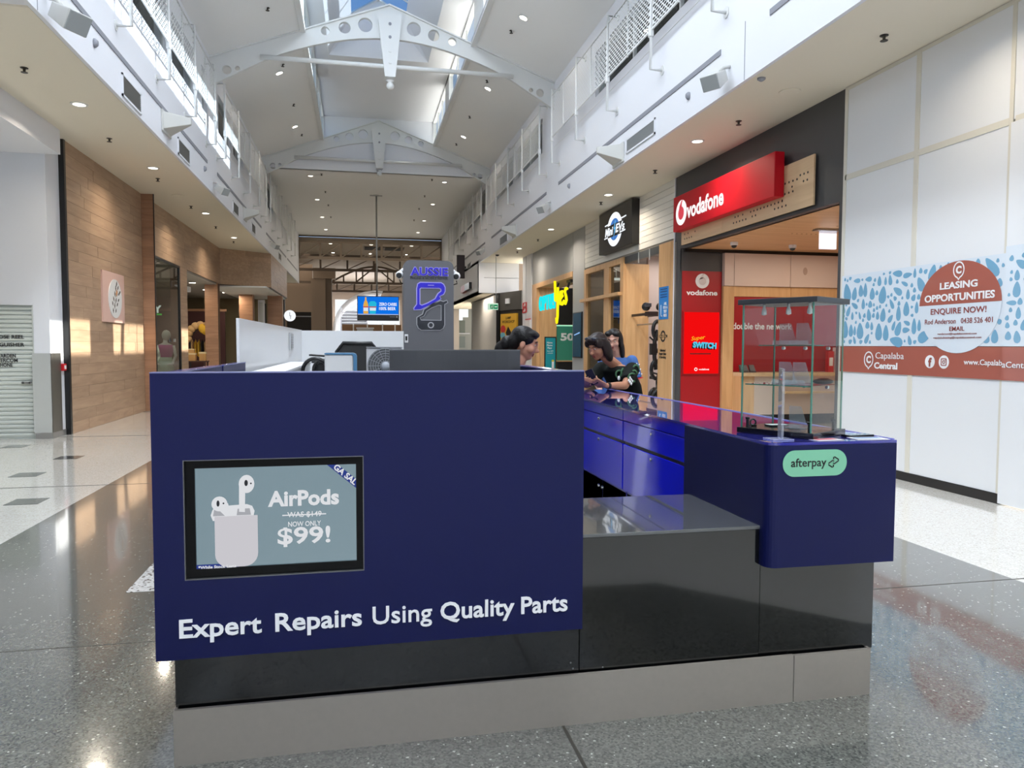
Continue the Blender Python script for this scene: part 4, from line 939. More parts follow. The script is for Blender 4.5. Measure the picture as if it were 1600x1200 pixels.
t = thing('slate_panel', 'dark slate display panel with a round white sign behind the wide shop pane', 'panel', (6.9, 19.2, 0)); build('board', MB().box(7.0, 7.05, 17.95, 19.9, 2.3, 3.3), mat('slate', (62, 66, 68), .6), t); build('timber_lower', MB().box(7.0, 7.05, 17.95, 19.9, 0, 2.3), oak_warm, t); build('round_sign', MB().lathe([(.2, 0), (.2, .02)], (6.98, 18.2, 2.0), 20, 'R'), glow('sign_soft', (250, 246, 236), .9), t); build('blue_clothing', MB().box(6.9, 6.98, 18.35, 18.75, 2.6, 3.0), mat('dusty_blue', (130, 150, 162), .8), t)
t = thing('door_notice', 'tall blue and white notice hung behind the narrow shop pane', 'notice', (6.4, 17.5, 1.9)); build('sheet', MB().box(6.34, 6.35, 17.2, 17.65, 2.1, 2.7), mat('notice_blue', (150, 160, 216), .5), t); build('lines', MB().box(6.335, 6.34, 17.25, 17.6, 2.2, 2.24).box(6.335, 6.34, 17.25, 17.6, 2.35, 2.5).box(6.335, 6.34, 17.25, 17.6, 2.58, 2.62), ink, t)
t = thing('wall_lettering_panel', 'beige panel with dark upright lettering behind the narrow upper pane', 'panel', (6.6, 17.5, 2.9)); build('board', MB().box(6.62, 6.64, 17.1, 17.9, 2.85, 3.5), scl, t); lt = MB(); text_mb(lt, 'MINI', 'R', (6.62, 17.4, 3.15), w=.5, h=.16, bold=.03, rot=-PI/2); build('lettering', lt, ink, t)
po = thing('blue_poster', 'blue poster with white lettering and a scooter on the timber post', 'poster', (FX-.02, 14.44, 2.1))
build('sheet', MB().box(FX-.026, FX-.02, 14.2, 14.68, 2.1, 2.77), mat('poster_blue2', (28, 124, 200), .4), po)
lt = MB(); text_mb(lt, 'ASK\nFOR A\nTEST\nRIDE', 'R', (FX-.026, 14.34, 2.3), w=.22, h=.3, bold=.03); lt.box(FX-.03, FX-.027, 14.55, 14.58, 2.16, 2.4).box(FX-.03, FX-.027, 14.5, 14.58, 2.16, 2.18); build('white_lettering', lt, wtxt, po)
lt = MB()
for z in (2.55, 2.6, 2.66, 2.71): lt.box(FX-.03, FX-.026, 14.26, 14.6, z, z+.018)
build('dark_lines', lt, mat('navy_ink', (16, 60, 110), .5), po)
po = thing('post_logo', 'small black ring logo and service lettering printed on the timber post', 'sign', (FX-.02, 14.45, 1.4))
lt = MB(); shape_mb(lt, [circle(0, 0, .13, 28, .12), circle(0, 0, .09, 24, .08)], 'R', (FX-.021, 14.45, 1.75)); lt.box(FX-.026, FX-.021, 14.24, 14.66, 1.725, 1.775); build('ring_logo', lt, ink, po)
lt = MB(); text_mb(lt, 'MiniEVs', 'R', (FX-.0265, 14.45, 1.75), w=.36, h=.035, bold=.03); build('logo_lettering', lt, oak_warm, po)
lt = MB(); text_mb(lt, 'Unlimited\nRepair Sales\n& Servicing', 'R', (FX-.021, 14.46, 1.38), w=.36, h=.21, bold=.03); build('lettering', lt, ink, po)
# scooters and bicycle on display
def wheel(mb, x, y, z, r, tr=.045): mb.tube([(x+r*math.cos(2*PI*k/18)*.55, y, z+r*math.sin(2*PI*k/18)) for k in range(18)], tr, 8, closed=True)
blk = mat('scooter_black', (24, 24, 26), .4)
t = thing('wall_bike', 'black electric mini bike hung upright on the wall inside the scooter shop', 'bike', (6.5, 15.6, 1.3))
m1, m2, m3 = MB(), MB(), MB(); bxx_, byy = 6.55, 15.55
wheel(m1, bxx_-.03, byy, 1.9, .2); wheel(m2, bxx_-.06, byy, 1.02, .2)
m3.tube([(bxx_-.03, byy, 1.9), (bxx_-.1, byy, 1.65), (bxx_-.1, byy, 1.3), (bxx_-.06, byy, 1.02)], .05, 8).box(bxx_-.2, bxx_-.06, byy-.05, byy+.05, 1.35, 1.6).tube([(bxx_-.12, byy, 1.66), (bxx_-.22, byy, 1.75)], .02, 6).tube([(bxx_-.05, byy, 1.45), (bxx_+.06, byy, 1.4)], .05, 6)
build('wheel', m1, blk, t, smooth=True); build('wheel', m2, blk, t, smooth=True); build('frame', m3, blk, t); build('wall_hook', MB().tube([(bxx_, byy, 2.05), (bxx_, byy+1.3, 2.05)], .02), alu, t)
t = thing('display_shelf_bar', 'dark display bar high on the wall inside the scooter shop', 'shelf', (6.55, 15.8, 2.3)); build('bar', MB().box(6.35, 6.9, 15.7, 15.9, 2.22, 2.32), mat('bar_dark', (48, 32, 30), .5), t); build('bracket', MB().box(6.4, 6.43, 15.9, 16.9, 2.24, 2.3).box(6.8, 6.83, 15.9, 16.9, 2.24, 2.3), black, t)
for i, x in enumerate((6.34, 6.68)):
    t = thing('helmet', 'round black helmet on the high display bar, %s one' % ['left', 'right'][i], 'helmet', (x, 15.8, 2.44), 'helmets on the display bar'); build('shell', MB().ball((x, 15.8, 2.43), .1, 12, 8), blk, t, smooth=True); build('visor', MB().box(x-.07, x+.07, 15.66, 15.7, 2.42, 2.5), mat('visor', (70, 70, 76), .15), t)
t = thing('folding_bike', 'black electric bicycle parked inside the scooter shop entrance', 'bike', (6.5, 15.2, 0))
m1, m2, m3 = MB(), MB(), MB(); wheel(m1, 6.4, 15.2, .3, .27); wheel(m2, 6.62, 15.9, .3, .27)
m3.tube([(6.4, 15.2, .3), (6.42, 15.25, .75), (6.43, 15.3, .95)], .03, 8).tube([(6.25, 15.3, .98), (6.43, 15.3, .93), (6.62, 15.3, .99)], .02, 8).tube([(6.42, 15.25, .7), (6.52, 15.55, .45), (6.62, 15.9, .3)], .045, 8).tube([(6.52, 15.55, .45), (6.55, 15.65, .8)], .025, 8).box(6.46, 6.62, 15.55, 15.85, .8, .86).box(6.42, 6.6, 15.35, 15.55, .4, .62)
build('wheel', m1, blk, t, smooth=True); build('wheel', m2, blk, t, smooth=True); build('frame', m3, blk, t)
# ------------------------------------------------------------------ grey telephone shop (y 20..26.35)
gpan = mat('grey_fascia', (158, 160, 162), .45)
struct(build('wall_right_grey_shop', MB().box(FX, FX+.16, 21.2, 26.35, 3.74, SR+.1).box(FX, FX+.16, 20.02, 21.18, 0, SR+.1), gpan))
gf = thing('timber_portal', 'warm timber portal around the entrance of the grey telephone shop', 'portal', (FX, 23.8, 0))
build('head', MB().box(FX-.02, FX+.12, 21.2, 26.35, 3.58, 3.74), oak_warm, gf); build('post', MB().box(FX-.02, FX+.12, 25.65, 26.35, 0, 3.58), oak_warm, gf)
build('reveal_panel', MB().box(FX+.1, 6.92, 25.6, 25.75, 0, 3.58), oak_warm, gf); build('reveal_soffit', MB().box(FX+.12, 7.0, 21.2, 25.6, 3.58, 3.66), oak_warm, gf)
struct(build('wall_grey_shop_dark', MB().box(6.92, 7.6, 25.7, 25.8, 2.3, 3.6).box(7.6, 7.7, 20.1, 25.8, 0, 3.6), darkm))
t = thing('green_promo_wall', 'green backlit promotion wall with large pale numerals', 'display wall', (7.2, 25.6, .8)); build('board', MB().box(6.9, 7.6, 25.6, 25.7, 1.02, 2.28), mat('promo_green', (48, 116, 96), .4, emit=.25), t); build('light_strip', MB().box(6.9, 7.6, 25.58, 25.6, 2.24, 2.28), glow('strip_mint', (170, 240, 200), 1.0), t)
lt = MB(); text_mb(lt, '50', 'F', (7.3, 25.6, 1.86), w=.5, h=.28, bold=.04); build('numerals', lt, wtxt, t); build('base_cabinet', MB().box(6.9, 7.6, 25.4, 25.7, 0, .98), darkm, t); build('worktop', MB().box(6.9, 7.6, 25.36, 25.7, .98, 1.02), oak_warm, t)
t = thing('teal_poster', 'tall teal poster with white lettering and a yellow-topped figure on the timber wall', 'poster', (6.68, 25.6, .6)); build('frame', MB().box(6.46, 6.88, 25.56, 25.6, .7, 1.86), black, t); build('sheet', MB().box(6.49, 6.85, 25.55, 25.56, .73, 1.82), mat('teal', (22, 130, 140), .4, emit=.2), t)
lt = MB(); text_mb(lt, 'Home\nPhone\nPlans', 'F', (6.64, 25.55, 1.56), w=.2, h=.26, bold=.02); text_mb(lt, 'from $39\na month', 'F', (6.66, 25.55, 1.32), w=.22, h=.12); build('lettering', lt, wtxt, t); build('figure', MB().box(6.72, 6.8, 25.54, 25.55, .75, .98), wtxt, t); build('yellow_cap', MB().lathe([(.05, 0), (.045, .008)], (6.76, 25.55, 1.0), 14, 'F'), mat('cap_yellow', (226, 206, 60), .5), t)
t = thing('hanging_neon_sign', 'glowing turquoise and yellow shop name hanging in the timber portal', 'sign', (6.1, 22.6, 2.7))
lt = MB(); text_mb(lt, 'OPTUS', 'R', (FX-.05, 23.95, 2.98), w=2.05, h=.5, bold=-.006, spacing=1.25, rot=.0, n0=0, n1=.06); build('turquoise_letters', lt, glow('neon_turquoise', (32, 220, 226), 1.1), t)
ys_ = MB(); P = plane_map('R', (FX-.09, 22.12, 2.97))
for path in ([(-.62, .18), (-.6, .0), (-.45, -.02), (-.36, .15), (-.36, .4), (-.36, -.1), (-.38, -.5), (-.46, -.7), (-.5, -.55)], [(-.1, .02), (.12, .1), (.1, .24), (-.06, .24), (-.14, .06), (-.08, -.14), (.1, -.16), (.26, -.06)], [(.56, .28), (.42, .3), (.34, .2), (.46, .06), (.5, -.06), (.4, -.16), (.28, -.12)]):
    ys_.tube([P(u*1.15, v*1.0, 0) for u, v in path], .042, 8)
ys_.tube([P(-.78, .62, 0), P(-.74, .3, 0), P(-.71, .0, 0)], .042, 8)
build('yellow_script', ys_, glow('neon_yellow', (250, 232, 20), 1.15), t, smooth=True)
build('hanger', MB().box(6.35, 6.5, 22.0, 22.4, 3.5, 3.58).tube([(6.4, 22.2, 3.55), (6.25, 22.2, 3.0)], .04), black, t); build('hanger', MB().tube([(6.4, 23.5, 3.58), (6.22, 23.5, 3.0)], .03), black, t)
t = thing('grey_wall_screen', 'tall dark teal screen on the grey pier between the two shops', 'screen', (FX, 20.6, 1.2)); build('bezel', MB().box(FX-.04, FX, 20.16, 21.02, 1.2, 2.51), black, t); build('display', MB().box(FX-.045, FX-.04, 20.2, 20.98, 1.23, 2.48), mat('screen_teal', (8, 62, 84), .2, emit=.25), t)
lt = MB().slab([(FX-.047, 20.3, 1.9), (FX-.047, 20.85, 1.84), (FX-.047, 20.85, 1.87), (FX-.047, 20.3, 1.94)], (-.002, 0, 0)); build('light_streak', lt, glow('streak', (150, 190, 240), .9), t)
lamp('grey_shop_lamp', 'AREA', (6.8, 23.5, 3.5), 26, (1, .88, .7), .6, 3.5)
struct(build('wall_right_pier', MB().box(6.15, 6.6, 26.36, 27.8, 0, SR+.1), white)); struct(box('trim_pier_groove', 6.142, 6.15, 27.2, 27.23, 0, SR, greyst))
for i, z in enumerate((3.0, 2.8)):
    t = thing('red_service_sign', 'small red fire service sign on the white pier, %s of the pair' % ['upper', 'lower'][i], 'sign', (6.15, 27.3, z), 'fire signs on the white pier'); build('plate', MB().box(6.13, 6.15, 27.05, 27.75, z-.02, z+.17), red, t); build('symbol', MB().box(6.125, 6.13, 27.25, 27.4, z+.03, z+.13).box(6.125, 6.13, 27.45, 27.55, z+.02, z+.08), wtxt, t)
t = thing('hose_cabinet', 'white service cabinet with a red top edge on the white pier', 'cabinet', (6.1, 26.8, 1)); build('door', MB().box(6.1, 6.15, 26.4, 27.1, 1.2, 2.5), wtxt, t, bevel=.01); build('red_edge', MB().box(6.09, 6.15, 26.4, 27.1, 2.5, 2.53), red, t)
# ================================================================== FAR END
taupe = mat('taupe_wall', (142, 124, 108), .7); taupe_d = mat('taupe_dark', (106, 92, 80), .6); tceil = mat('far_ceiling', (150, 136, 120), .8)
struct(box('ceiling_hall', -20, 20, 43.45, 75, 7.4, 7.6, tceil))
struct(build('wall_hall_end', MB().box(-20, -2.2, 74.8, 75, 0, 7.5).box(-2.2, 4, 74.8, 75, 0, 2.4).box(-2.2, 4, 74.8, 75, 6.0, 7.5).box(4, 20, 74.8, 75, 0, 7.5), taupe))
struct(box('wall_hall_left', -20, -19.8, 43, 75, 0, 7.5, taupe)); struct(box('wall_hall_right', 19.8, 20, 43, 75, 0, 7.5, taupe))
struct(build('wall_left_return', MB().box(-20, XL, 43.2, 43.4, 5.0, 7.9).box(-12, -4.2, 42.0, 42.2, 0, 5.0), taupe))
struct(build('wall_right_return', MB().box(XR, 20, 43.2, 43.4, 3.67, 7.9), taupe))
wn += 1
wf = struct(build('window_%d' % wn, MB().box(-2.2, 4, 74.75, 74.85, 2.4, 2.5).box(-2.2, 4, 74.75, 74.85, 5.9, 6.0), steelw))
frost = glow('window_daylight_glow', (240, 246, 250), 1.05)  # panes glow by themselves in place of bright sky outside
for k in range(6): box('pane', -2.2+k*1.03+.03, -2.2+(k+1)*1.03-.03, 74.79, 74.81, 2.5, 5.9, frost, wf)
for k in range(7): box('mullion', -2.2+k*1.033-.03, -2.2+k*1.033+.03, 74.75, 74.85, 2.4, 6.0, steelw, wf)
lamp('atrium_fill', 'AREA', (-.5, 66, 7.2), 3000, (.95, .97, 1), 8, 10, (0, 0, -1))  # lamp added under the hall roof to whiten the canopy
lamp('hall_lamp', 'AREA', (-6, 52, 7.3), 260, (1, .85, .68), 6, 10, (0, 0, -1)); lamp('hall_lamp', 'AREA', (7, 52, 7.3), 260, (1, .85, .68), 6, 10, (0, 0, -1))
# curved ribbed canopy in the daylit entrance
can = thing('ribbed_canopy', 'white curved ribbed canopy glowing in the daylit far entrance', 'canopy', (-1, 62, 3))
for k in range(9):
    y = 57+k*1.3; pts = []
    for i in range(9):
        a = i/8*PI*.55; pts.append((-1.9+3.2*(1-math.cos(a)), y, 2.6+3.0*math.sin(a)))
    mb = MB()
    for p, q in zip(pts, pts[1:]): mb.slab([p, q, (q[0], q[1]+.7, q[2]), (p[0], p[1]+.7, p[2])], (.03, 0, .06))
    build('rib', mb, white, can)
def truss(x0, x1, y, z0, z1, n, label, m, arch=False):
    t = thing('roof_truss', label, 'truss', ((x0+x1)/2, y, z0), 'steel trusses across the far hall')
    build('top_chord', MB().box(x0, x1, y-.1, y+.1, z1-.14, z1), m, t)
    build('bottom_chord', MB().box(x0, x1, y-.1, y+.1, z0, z0+.16), m, t)
    L = (x1-x0)/n
    for i in range(n+1):
        x = x0+i*L; build('post', MB().box(max(x0, x-.06), min(x1, x+.06), y-.06, y+.06, z0+.1, z1-.1), m, t)
    for i in range(n):
        a, b = x0+i*L, x0+(i+1)*L
        if arch and i >= n/2: a, b = b, a
        build('diagonal', MB().slab([(a-.05, y-.05, z0+.12), (a+.05, y-.05, z0+.12), (b+.05, y-.05, z1-.12), (b-.05, y-.05, z1-.12)], (0, .1, 0)), m, t)
    return t
truss(XL, XR, 43.6, 6.38, 7.44, 7, 'nearest taupe steel truss across the end of the bright vault', mat('truss_pale', (164, 146, 128), .6))
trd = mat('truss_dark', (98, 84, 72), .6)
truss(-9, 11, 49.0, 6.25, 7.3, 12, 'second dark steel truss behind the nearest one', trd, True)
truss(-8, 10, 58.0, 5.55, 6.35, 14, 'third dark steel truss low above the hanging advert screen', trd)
ar = thing('arched_truss', 'arched steel truss in the dim far hall', 'truss', (1.2, 54.5, 5.6))
pts = [(-1.9+6.2*i/14, 54.5, 6.0+1.15*math.sin(PI*i/14)) for i in range(15)]
build('arch', MB().tube(pts, .07, 8), trd, ar); build('bottom_chord', MB().box(-6, 9, 54.4, 54.6, 5.9, 6.05), trd, ar)
for i in (2, 4, 5, 7, 9, 10, 12): build('post', MB().box(pts[i][0]-.05, pts[i][0]+.05, 54.45, 54.55, 6.0, pts[i][2] if i != 7 else 7.39), trd, ar)
for a, b in ((4, 7), (7, 10)): build('diagonal', MB().tube([(pts[a][0], 54.5, 6.05 if a == 4 else pts[a][2]), (pts[b][0], 54.5, pts[b][2] if a == 4 else 6.05)], .05, 6), trd, ar)
t = thing('far_vent', 'dark rectangular vent in the far ceiling behind the nearest truss', 'vent', (1.1, 45.8, 7.4))
build('frame', MB().box(.35, 2.75, 45.2, 46.6, 7.36, 7.4), trd, t); build('opening', MB().box(.4, 1.45, 45.25, 46.5, 7.34, 7.36).box(1.6, 2.7, 45.25, 46.5, 7.34, 7.36), darkm, t)
k = 0
for y in (44.4, 48.8):
    for x in (-1.55, .76, 3.1):
        t = thing('downlight', 'small far downlight in the taupe hall ceiling, %s row, %s' % ('nearer' if y < 46 else 'farther', {-1.55: 'left one', .76: 'middle one', 3.1: 'right one'}[x]), 'ceiling light', (x, y, 7.4), 'downlights in the far hall')
        build('lamp_lens', MB().lathe([(.09, -.012), (.09, -.004)], (x, y, 7.4), 14, 'T'), dl_on, t); build('trim_ring', MB().lathe([(.12, -.004), (.12, 0)], (x, y, 7.4), 14, 'T'), steelw, t)
t = thing('hall_column', 'broad beige column rising to a bracket in the far hall', 'column', (-2.5, 52, 0))
build('shaft', MB().box(-3.1, -2.15, 51.6, 52.4, 0, 6.0), taupe, t); build('shaded_side', MB().box(-2.15, -1.75, 51.7, 52.4, 0, 6.0), taupe_d, t); build('capital', MB().box(-2.95, -1.5, 51.5, 52.5, 6.0, 6.7), taupe, t)  # darker taupe paints the column's shaded side
t = thing('dark_shopfront', 'black open shopfront under a taupe wall at the far left', 'shopfront', (-4.3, 55, 0))
build('wall_panel', MB().box(-9, -3.2, 55.3, 55.5, 3.9, 7.3), taupe, t); build('opening', MB().box(-5.0, -3.3, 55.35, 55.5, 0, 3.9), darkm, t); build('side_panel', MB().box(-9, -5.0, 55.3, 55.5, 0, 3.9), taupe_d, t); build('head_rail', MB().box(-4.9, -3.3, 55.3, 55.34, 3.55, 3.62), alu, t)  # opening is a solid box, blackened for the unlit depth
t = thing('clock_sign', 'round white clock-like sign hanging at the far left', 'clock', (-3.12, 36, 2.9))
build('face', MB().lathe([(.24, -.04), (.26, -.02), (.26, .02), (.24, .04)], (-3.12, 36, 2.9), 28, 'F'), glow('clock_face', (245, 248, 252), 1.0), t)
build('hands', MB().box(-3.13, -3.11, 35.94, 35.955, 2.88, 3.06).box(-3.13, -3.05, 35.94, 35.955, 2.88, 2.895).box(-3.1, -3.08, 35.94, 35.955, 2.75, 2.9), mat('clock_hand', (70, 90, 120), .5), t)
build('arm', MB().tube([(-3.36, 36, 2.9), (-3.5, 36.3, 2.9), (-3.55, 37.02, 2.9)], .02), black, t)
t = thing('black_kiosk_sign', 'dark pylon with a small lit white sign beside the clock', 'sign', (-3.9, 37, 0))
build('pylon', MB().box(-3.95, -3.45, 37, 37.3, 0, 3.7), black, t); build('lit_panel', MB().box(-3.88, -3.6, 36.96, 37, 3.2, 3.55), glow('lit_white', (250, 250, 245), 1.0), t); build('lit_strip', MB().box(-3.93, -3.85, 36.96, 37, 2.4, 2.9), glow('lit_white2', (250, 250, 245), .9), t)
# grey stepped shutters and brown hoarding beneath the hanging screen
t = thing('louvred_screen', 'grey louvred screen wall in the far entrance', 'screen wall', (-.6, 70, 0))
for x in (-1.55, .75): build('post', MB().box(x-.05, x+.05, 68.7, 70.1, 0, 5.0), greyst, t)
for i in range(7): build('louvre', MB().box(-1.6, .8, 70-.2*i, 70.15-.2*i, 3.1+.26*i, 3.3+.26*i), greyst, t)
t = thing('brown_hoarding', 'low brown hoarding across the far entrance', 'hoarding', (1, 61, 0))
build('boards', MB().box(-1.3, 3.4, 61, 61.1, 0, 3.2), mat('brown_board', (124, 92, 62), .6), t)
for x in (-.4, .7, 1.9, 2.9): build('post', MB().box(x-.05, x+.05, 60.95, 61.0, 0, 3.25), steelw, t)
t = thing('white_counter', 'pale boxy counter far down the mall below the advert screen', 'counter', (.5, 50, 0))
build('body', MB().box(-.1, .95, 49.8, 50.4, 0, 2.62), mat('pale_counter', (196, 198, 200), .5), t); build('top', MB().box(-.15, 1.0, 49.75, 50.45, 2.62, 2.7), white, t)
# hanging advert screen
t = thing('advert_screen', 'hanging blue advert screen on a long steel pole', 'screen', (.78, 31.3, 2.6))
build('cabinet', MB().box(-.05, 1.66, 31.3, 31.5, 2.56, 3.57), black, t, bevel=.01)
adblue = glow('advert_blue', (14, 112, 226), 1.0)
build('display', MB().box(-.02, 1.63, 31.285, 31.3, 2.83, 3.54), adblue, t)
build('lower_strip', MB().box(-.02, 1.63, 31.285, 31.3, 2.8, 2.83), glow('advert_pale', (190, 205, 240), .9), t)
tx = MB(); text_mb(tx, 'ZERO CARBS', 'F', (1.2, 31.285, 3.24), w=.72, h=.13, bold=.02); text_mb(tx, '100% BEER', 'F', (1.18, 31.285, 3.06), w=.68, h=.13, bold=.02)
build('lettering', tx, glow('advert_white', (240, 245, 255), 1.0), t)
bt = MB().prism([(.2, 2.84), (.4, 2.84), (.4, 3.2), (.36, 3.34), (.33, 3.4), (.33, 3.52), (.27, 3.52), (.27, 3.4), (.24, 3.34), (.2, 3.2)], -31.285, -31.278, 'F')
build('beer_bottle', bt, glow('advert_amber', (222, 168, 76), 1.0), t)
gl_ = MB().prism([(.46, 2.84), (.7, 2.84), (.74, 3.28), (.66, 3.36), (.5, 3.36), (.42, 3.28)], -31.285, -31.278, 'F')
build('beer_glass', gl_, glow('advert_teal', (40, 180, 214), 1.0), t)
build('labels', MB().box(.2, .4, 31.27, 31.278, 3.1, 3.14).box(.43, .73, 31.27, 31.278, 3.1, 3.14), glow('advert_red', (196, 62, 78), .9), t)
build('white_label', MB().box(.21, .39, 31.27, 31.278, 2.95, 3.09).box(.46, .71, 31.27, 31.278, 2.97, 3.09), glow('advert_white2', (226, 236, 244), .9), t)
build('maker_mark', MB().box(1.28, 1.5, 31.28, 31.29, 2.71, 2.725).box(1.53, 1.6, 31.28, 31.29, 2.69, 2.75), mat('mark_grey', (170, 170, 176), .5), t)
build('pole', MB().tube([(.76, 31.4, 3.57), (.76, 31.4, 7.7)], .035, 10), alu, t, smooth=True); build('ceiling_plate', MB().lathe([(.14, 0), (.14, -.02)], (.76, 31.4, 7.7), 16).box(.5, 1.0, 31.35, 31.45, 7.67, 7.7), alu, t)
# right bulkhead beyond the soffit, its signs, white box
struct(build('wall_right_lower', MB().box(XR, XR+.22, 29.75, 43.4, 3.67, SR+.1), white))
bxw = struct(build('wall_white_box', MB().box(XR+.0, 6.42, 29.74, 30.0, 4.29, SR).box(XR, 6.42, 29.74, 30.0, 3.67, 4.27), white))
struct(box('ceiling_right_far', XR, 9, 30.0, 43.4, 3.67, 3.75, beige))
t = thing('projecting_sign', 'tall dark projecting sign high on the far right bulkhead', 'sign', (XR, 33.4, 4.5)); build('board', MB().box(XR-.42, XR-.06, 33.3, 33.42, 4.55, 5.6), mat('sign_dark', (44, 30, 32), .4), t, bevel=.02); build('arm', MB().box(XR-.08, XR, 33.33, 33.39, 5.0, 5.1), black, t)
t = thing('red_black_sign', 'small red and black sign on the far right bulkhead', 'sign', (XR, 32.9, 4.0)); build('red_panel', MB().box(XR-.12, XR, 33.0, 34.2, 3.95, 4.25), mat('sign_red', (150, 28, 40), .4), t); build('black_panel', MB().box(XR-.12, XR, 31.6, 33.0, 3.97, 4.25), black, t)
# pleated grey wall, dark shopfront, poster
pl = thing('pleated_wall', 'grey pleated metal panels enclosing the dark shop beyond the telephone shops', 'panel wall', (5.55, 33, 0))
pg = mat('pleat_grey', (186, 182, 176), .4)
lamp('far_soffit_fill', 'AREA', (5.15, 31.5, 3.62), 60, (1, .9, .78), .3, 2.5); lamp('far_soffit_fill', 'AREA', (5.1, 28.3, SR-.05), 30, (1, .9, .78), .3)  # lamps added to brighten the pleats and dark shop; no fittings there
pr = None
for i in range(22):
    y = 30.05+i*.285
    if pr is None:
        pr = build('pleat', MB().slab([(0, 0, 0), (-.09, .1425, 0), (0, .285, 0), (.04, .285, 0), (.04, 0, 0)], (0, 0, 3.6)), pg, pl, local=True)
        pr.location = (5.55-5.55, y-33, 0)
    else: again(pr, pl, (0, y-33, 0))
build('dark_frame', MB().box(5.5, 5.6, 36.3, 36.6, 0, 3.67).box(5.46, 5.6, 29.98, 36.5, 3.6, 3.67), black, pl)
dk = thing('dark_shop', 'dark glazed shopfront beside the pleated grey panels', 'shopfront', (5.9, 28.9, 0))
p0, p1 = (5.53, 29.76), (6.16, 27.9)
def along(a, z): return (p0[0]+(p1[0]-p0[0])*a, p0[1]+(p1[1]-p0[1])*a, z)
shd = mat('shop_dark', (40, 38, 36), .5)
build('back', MB().slab([along(0, 0), along(1, 0), along(1, 3.66), along(0, 3.66)], (.5, .3, 0)), shd, dk)
build('door_post', MB().slab([along(0, 0), along(.12, 0), along(.12, 3.66), along(0, 3.66)], (-.05, -.02, 0)), black, dk)
build('header', MB().slab([along(0, 2.95), along(1, 2.95), along(1, 3.66), along(0, 3.66)], (-.03, -.02, 0)), mat('shop_header', (78, 76, 72), .5), dk)
build('lit_fitting', MB().slab([along(.4, 3.2), along(.55, 3.2), along(.55, 3.4), along(.4, 3.4)], (-.08, -.03, 0)), white, dk)
ps = thing('sale_poster', 'yellow lamp sale poster with red and blue discs in the dark shopfront', 'poster', (5.8, 28.8, 1.4))
build('sheet', MB().slab([along(.2, 1.45), along(.84, 1.45), along(.84, 2.8), along(.2, 2.8)], (-.07, -.03, 0)), mat('poster_yellow', (222, 170, 52), .5), ps)
import math as _m
ang = _m.atan2(p1[1]-p0[1], p1[0]-p0[0])
def on_poster(mb, pts, off=.0765):
    nx, ny = -.94, -.32
    return mb.slab([(along(a, z)[0]+nx*off, along(a, z)[1]+ny*off, z) for a, z in pts], (nx*.004, ny*.004, 0))
def disc(a, z, ra, rz, n=18): return [(a+ra*_m.cos(2*PI*k/n), z+rz*_m.sin(2*PI*k/n)) for k in range(n)]
build('red_disc', on_poster(MB(), disc(.31, 2.2, .1, .15)), mat('poster_red', (190, 50, 48), .5), ps)
build('blue_disc', on_poster(MB(), disc(.3, 1.95, .1, .13)), mat('poster_blue', (120, 184, 206), .5), ps)
build('lamp_figure', on_poster(MB(), [(.5, 1.6), (.62, 1.6), (.58, 1.75), (.64, 2.05), (.52, 2.3), (.42, 2.05), (.52, 1.8)]), mat('poster_dark', (40, 32, 26), .5), ps)
build('white_footer', on_poster(MB(), [(.2, 1.46), (.84, 1.46), (.84, 1.6), (.5, 1.66), (.2, 1.6)]), wtxt, ps)
lt = MB()
vs, fs = text_uv('LAMP\nWORKSHOP', .02); xs = [v[0] for v in vs]; ys = [v[1] for v in vs]
def w_(u, v):
    a = .52+(u-(min(xs)+max(xs))/2)/(max(xs)-min(xs))*.5; z = 2.56+(v-(min(ys)+max(ys))/2)/(max(ys)-min(ys))*.26
    p = along(a, z); return (p[0]-.94*.08, p[1]-.32*.08, z)
lt.add([w_(u, v) for u, v, _ in vs], fs); build('lettering', lt, ink, ps)
lt = MB(); vs, fs = text_uv('$50', .02); xs = [v[0] for v in vs]; ys = [v[1] for v in vs]
def w2_(u, v):
    a = .42+(u-(min(xs)+max(xs))/2)/(max(xs)-min(xs))*.3; z = 1.545+(v-(min(ys)+max(ys))/2)/(max(ys)-min(ys))*.1
    p = along(a, z); return (p[0]-.94*.086, p[1]-.32*.086, z)
build('price', lt.add([w2_(u, v) for u, v, _ in vs], fs), ink, ps)
# hanging exit sign
t = thing('exit_sign', 'green running-man exit sign hanging on a thin rod from the right soffit', 'exit sign', (4.97, 27.04, 2.87))
build('board', MB().box(4.66, 5.05, 27.0, 27.06, 2.86, 3.1), mat('exit_pale', (196, 226, 212), .4, emit=.35), t, bevel=.006)
build('green_panel', MB().box(4.75, 4.87, 26.985, 27.0, 2.89, 3.05).box(4.885, 5.03, 26.985, 27.0, 2.89, 3.05), glow('exit_green', (22, 140, 92), .9), t)
rm = MB().lathe([(.012, 0), (.012, .003)], (4.815, 26.985, 3.02), 10, 'F')
P = plane_map('F', (4.81, 26.985, 2.96))
for pl_ in (((-.02, .04), (.012, .045), (.006, -.005), (-.014, -.005)), ((-.014, 0), (.004, 0), (-.03, -.05), (-.042, -.046)), ((-.004, 0), (.01, 0), (.03, -.03), (.022, -.05), (.014, -.028)), ((.01, .04), (.036, .02), (.03, .012), (.006, .03))):
    rm.slab([P(u, v, 0) for u, v in pl_], (0, -.003, 0))
build('running_man', rm, wtxt, t)
ar = MB(); P = plane_map('F', (4.958, 26.985, 2.97)); ar.slab([P(u, v, 0) for u, v in ((-.05, .012), (.0, .012), (0, .035), (.05, 0), (0, -.035), (0, -.012), (-.05, -.012))], (0, -.003, 0)); build('arrow', ar, wtxt, t)
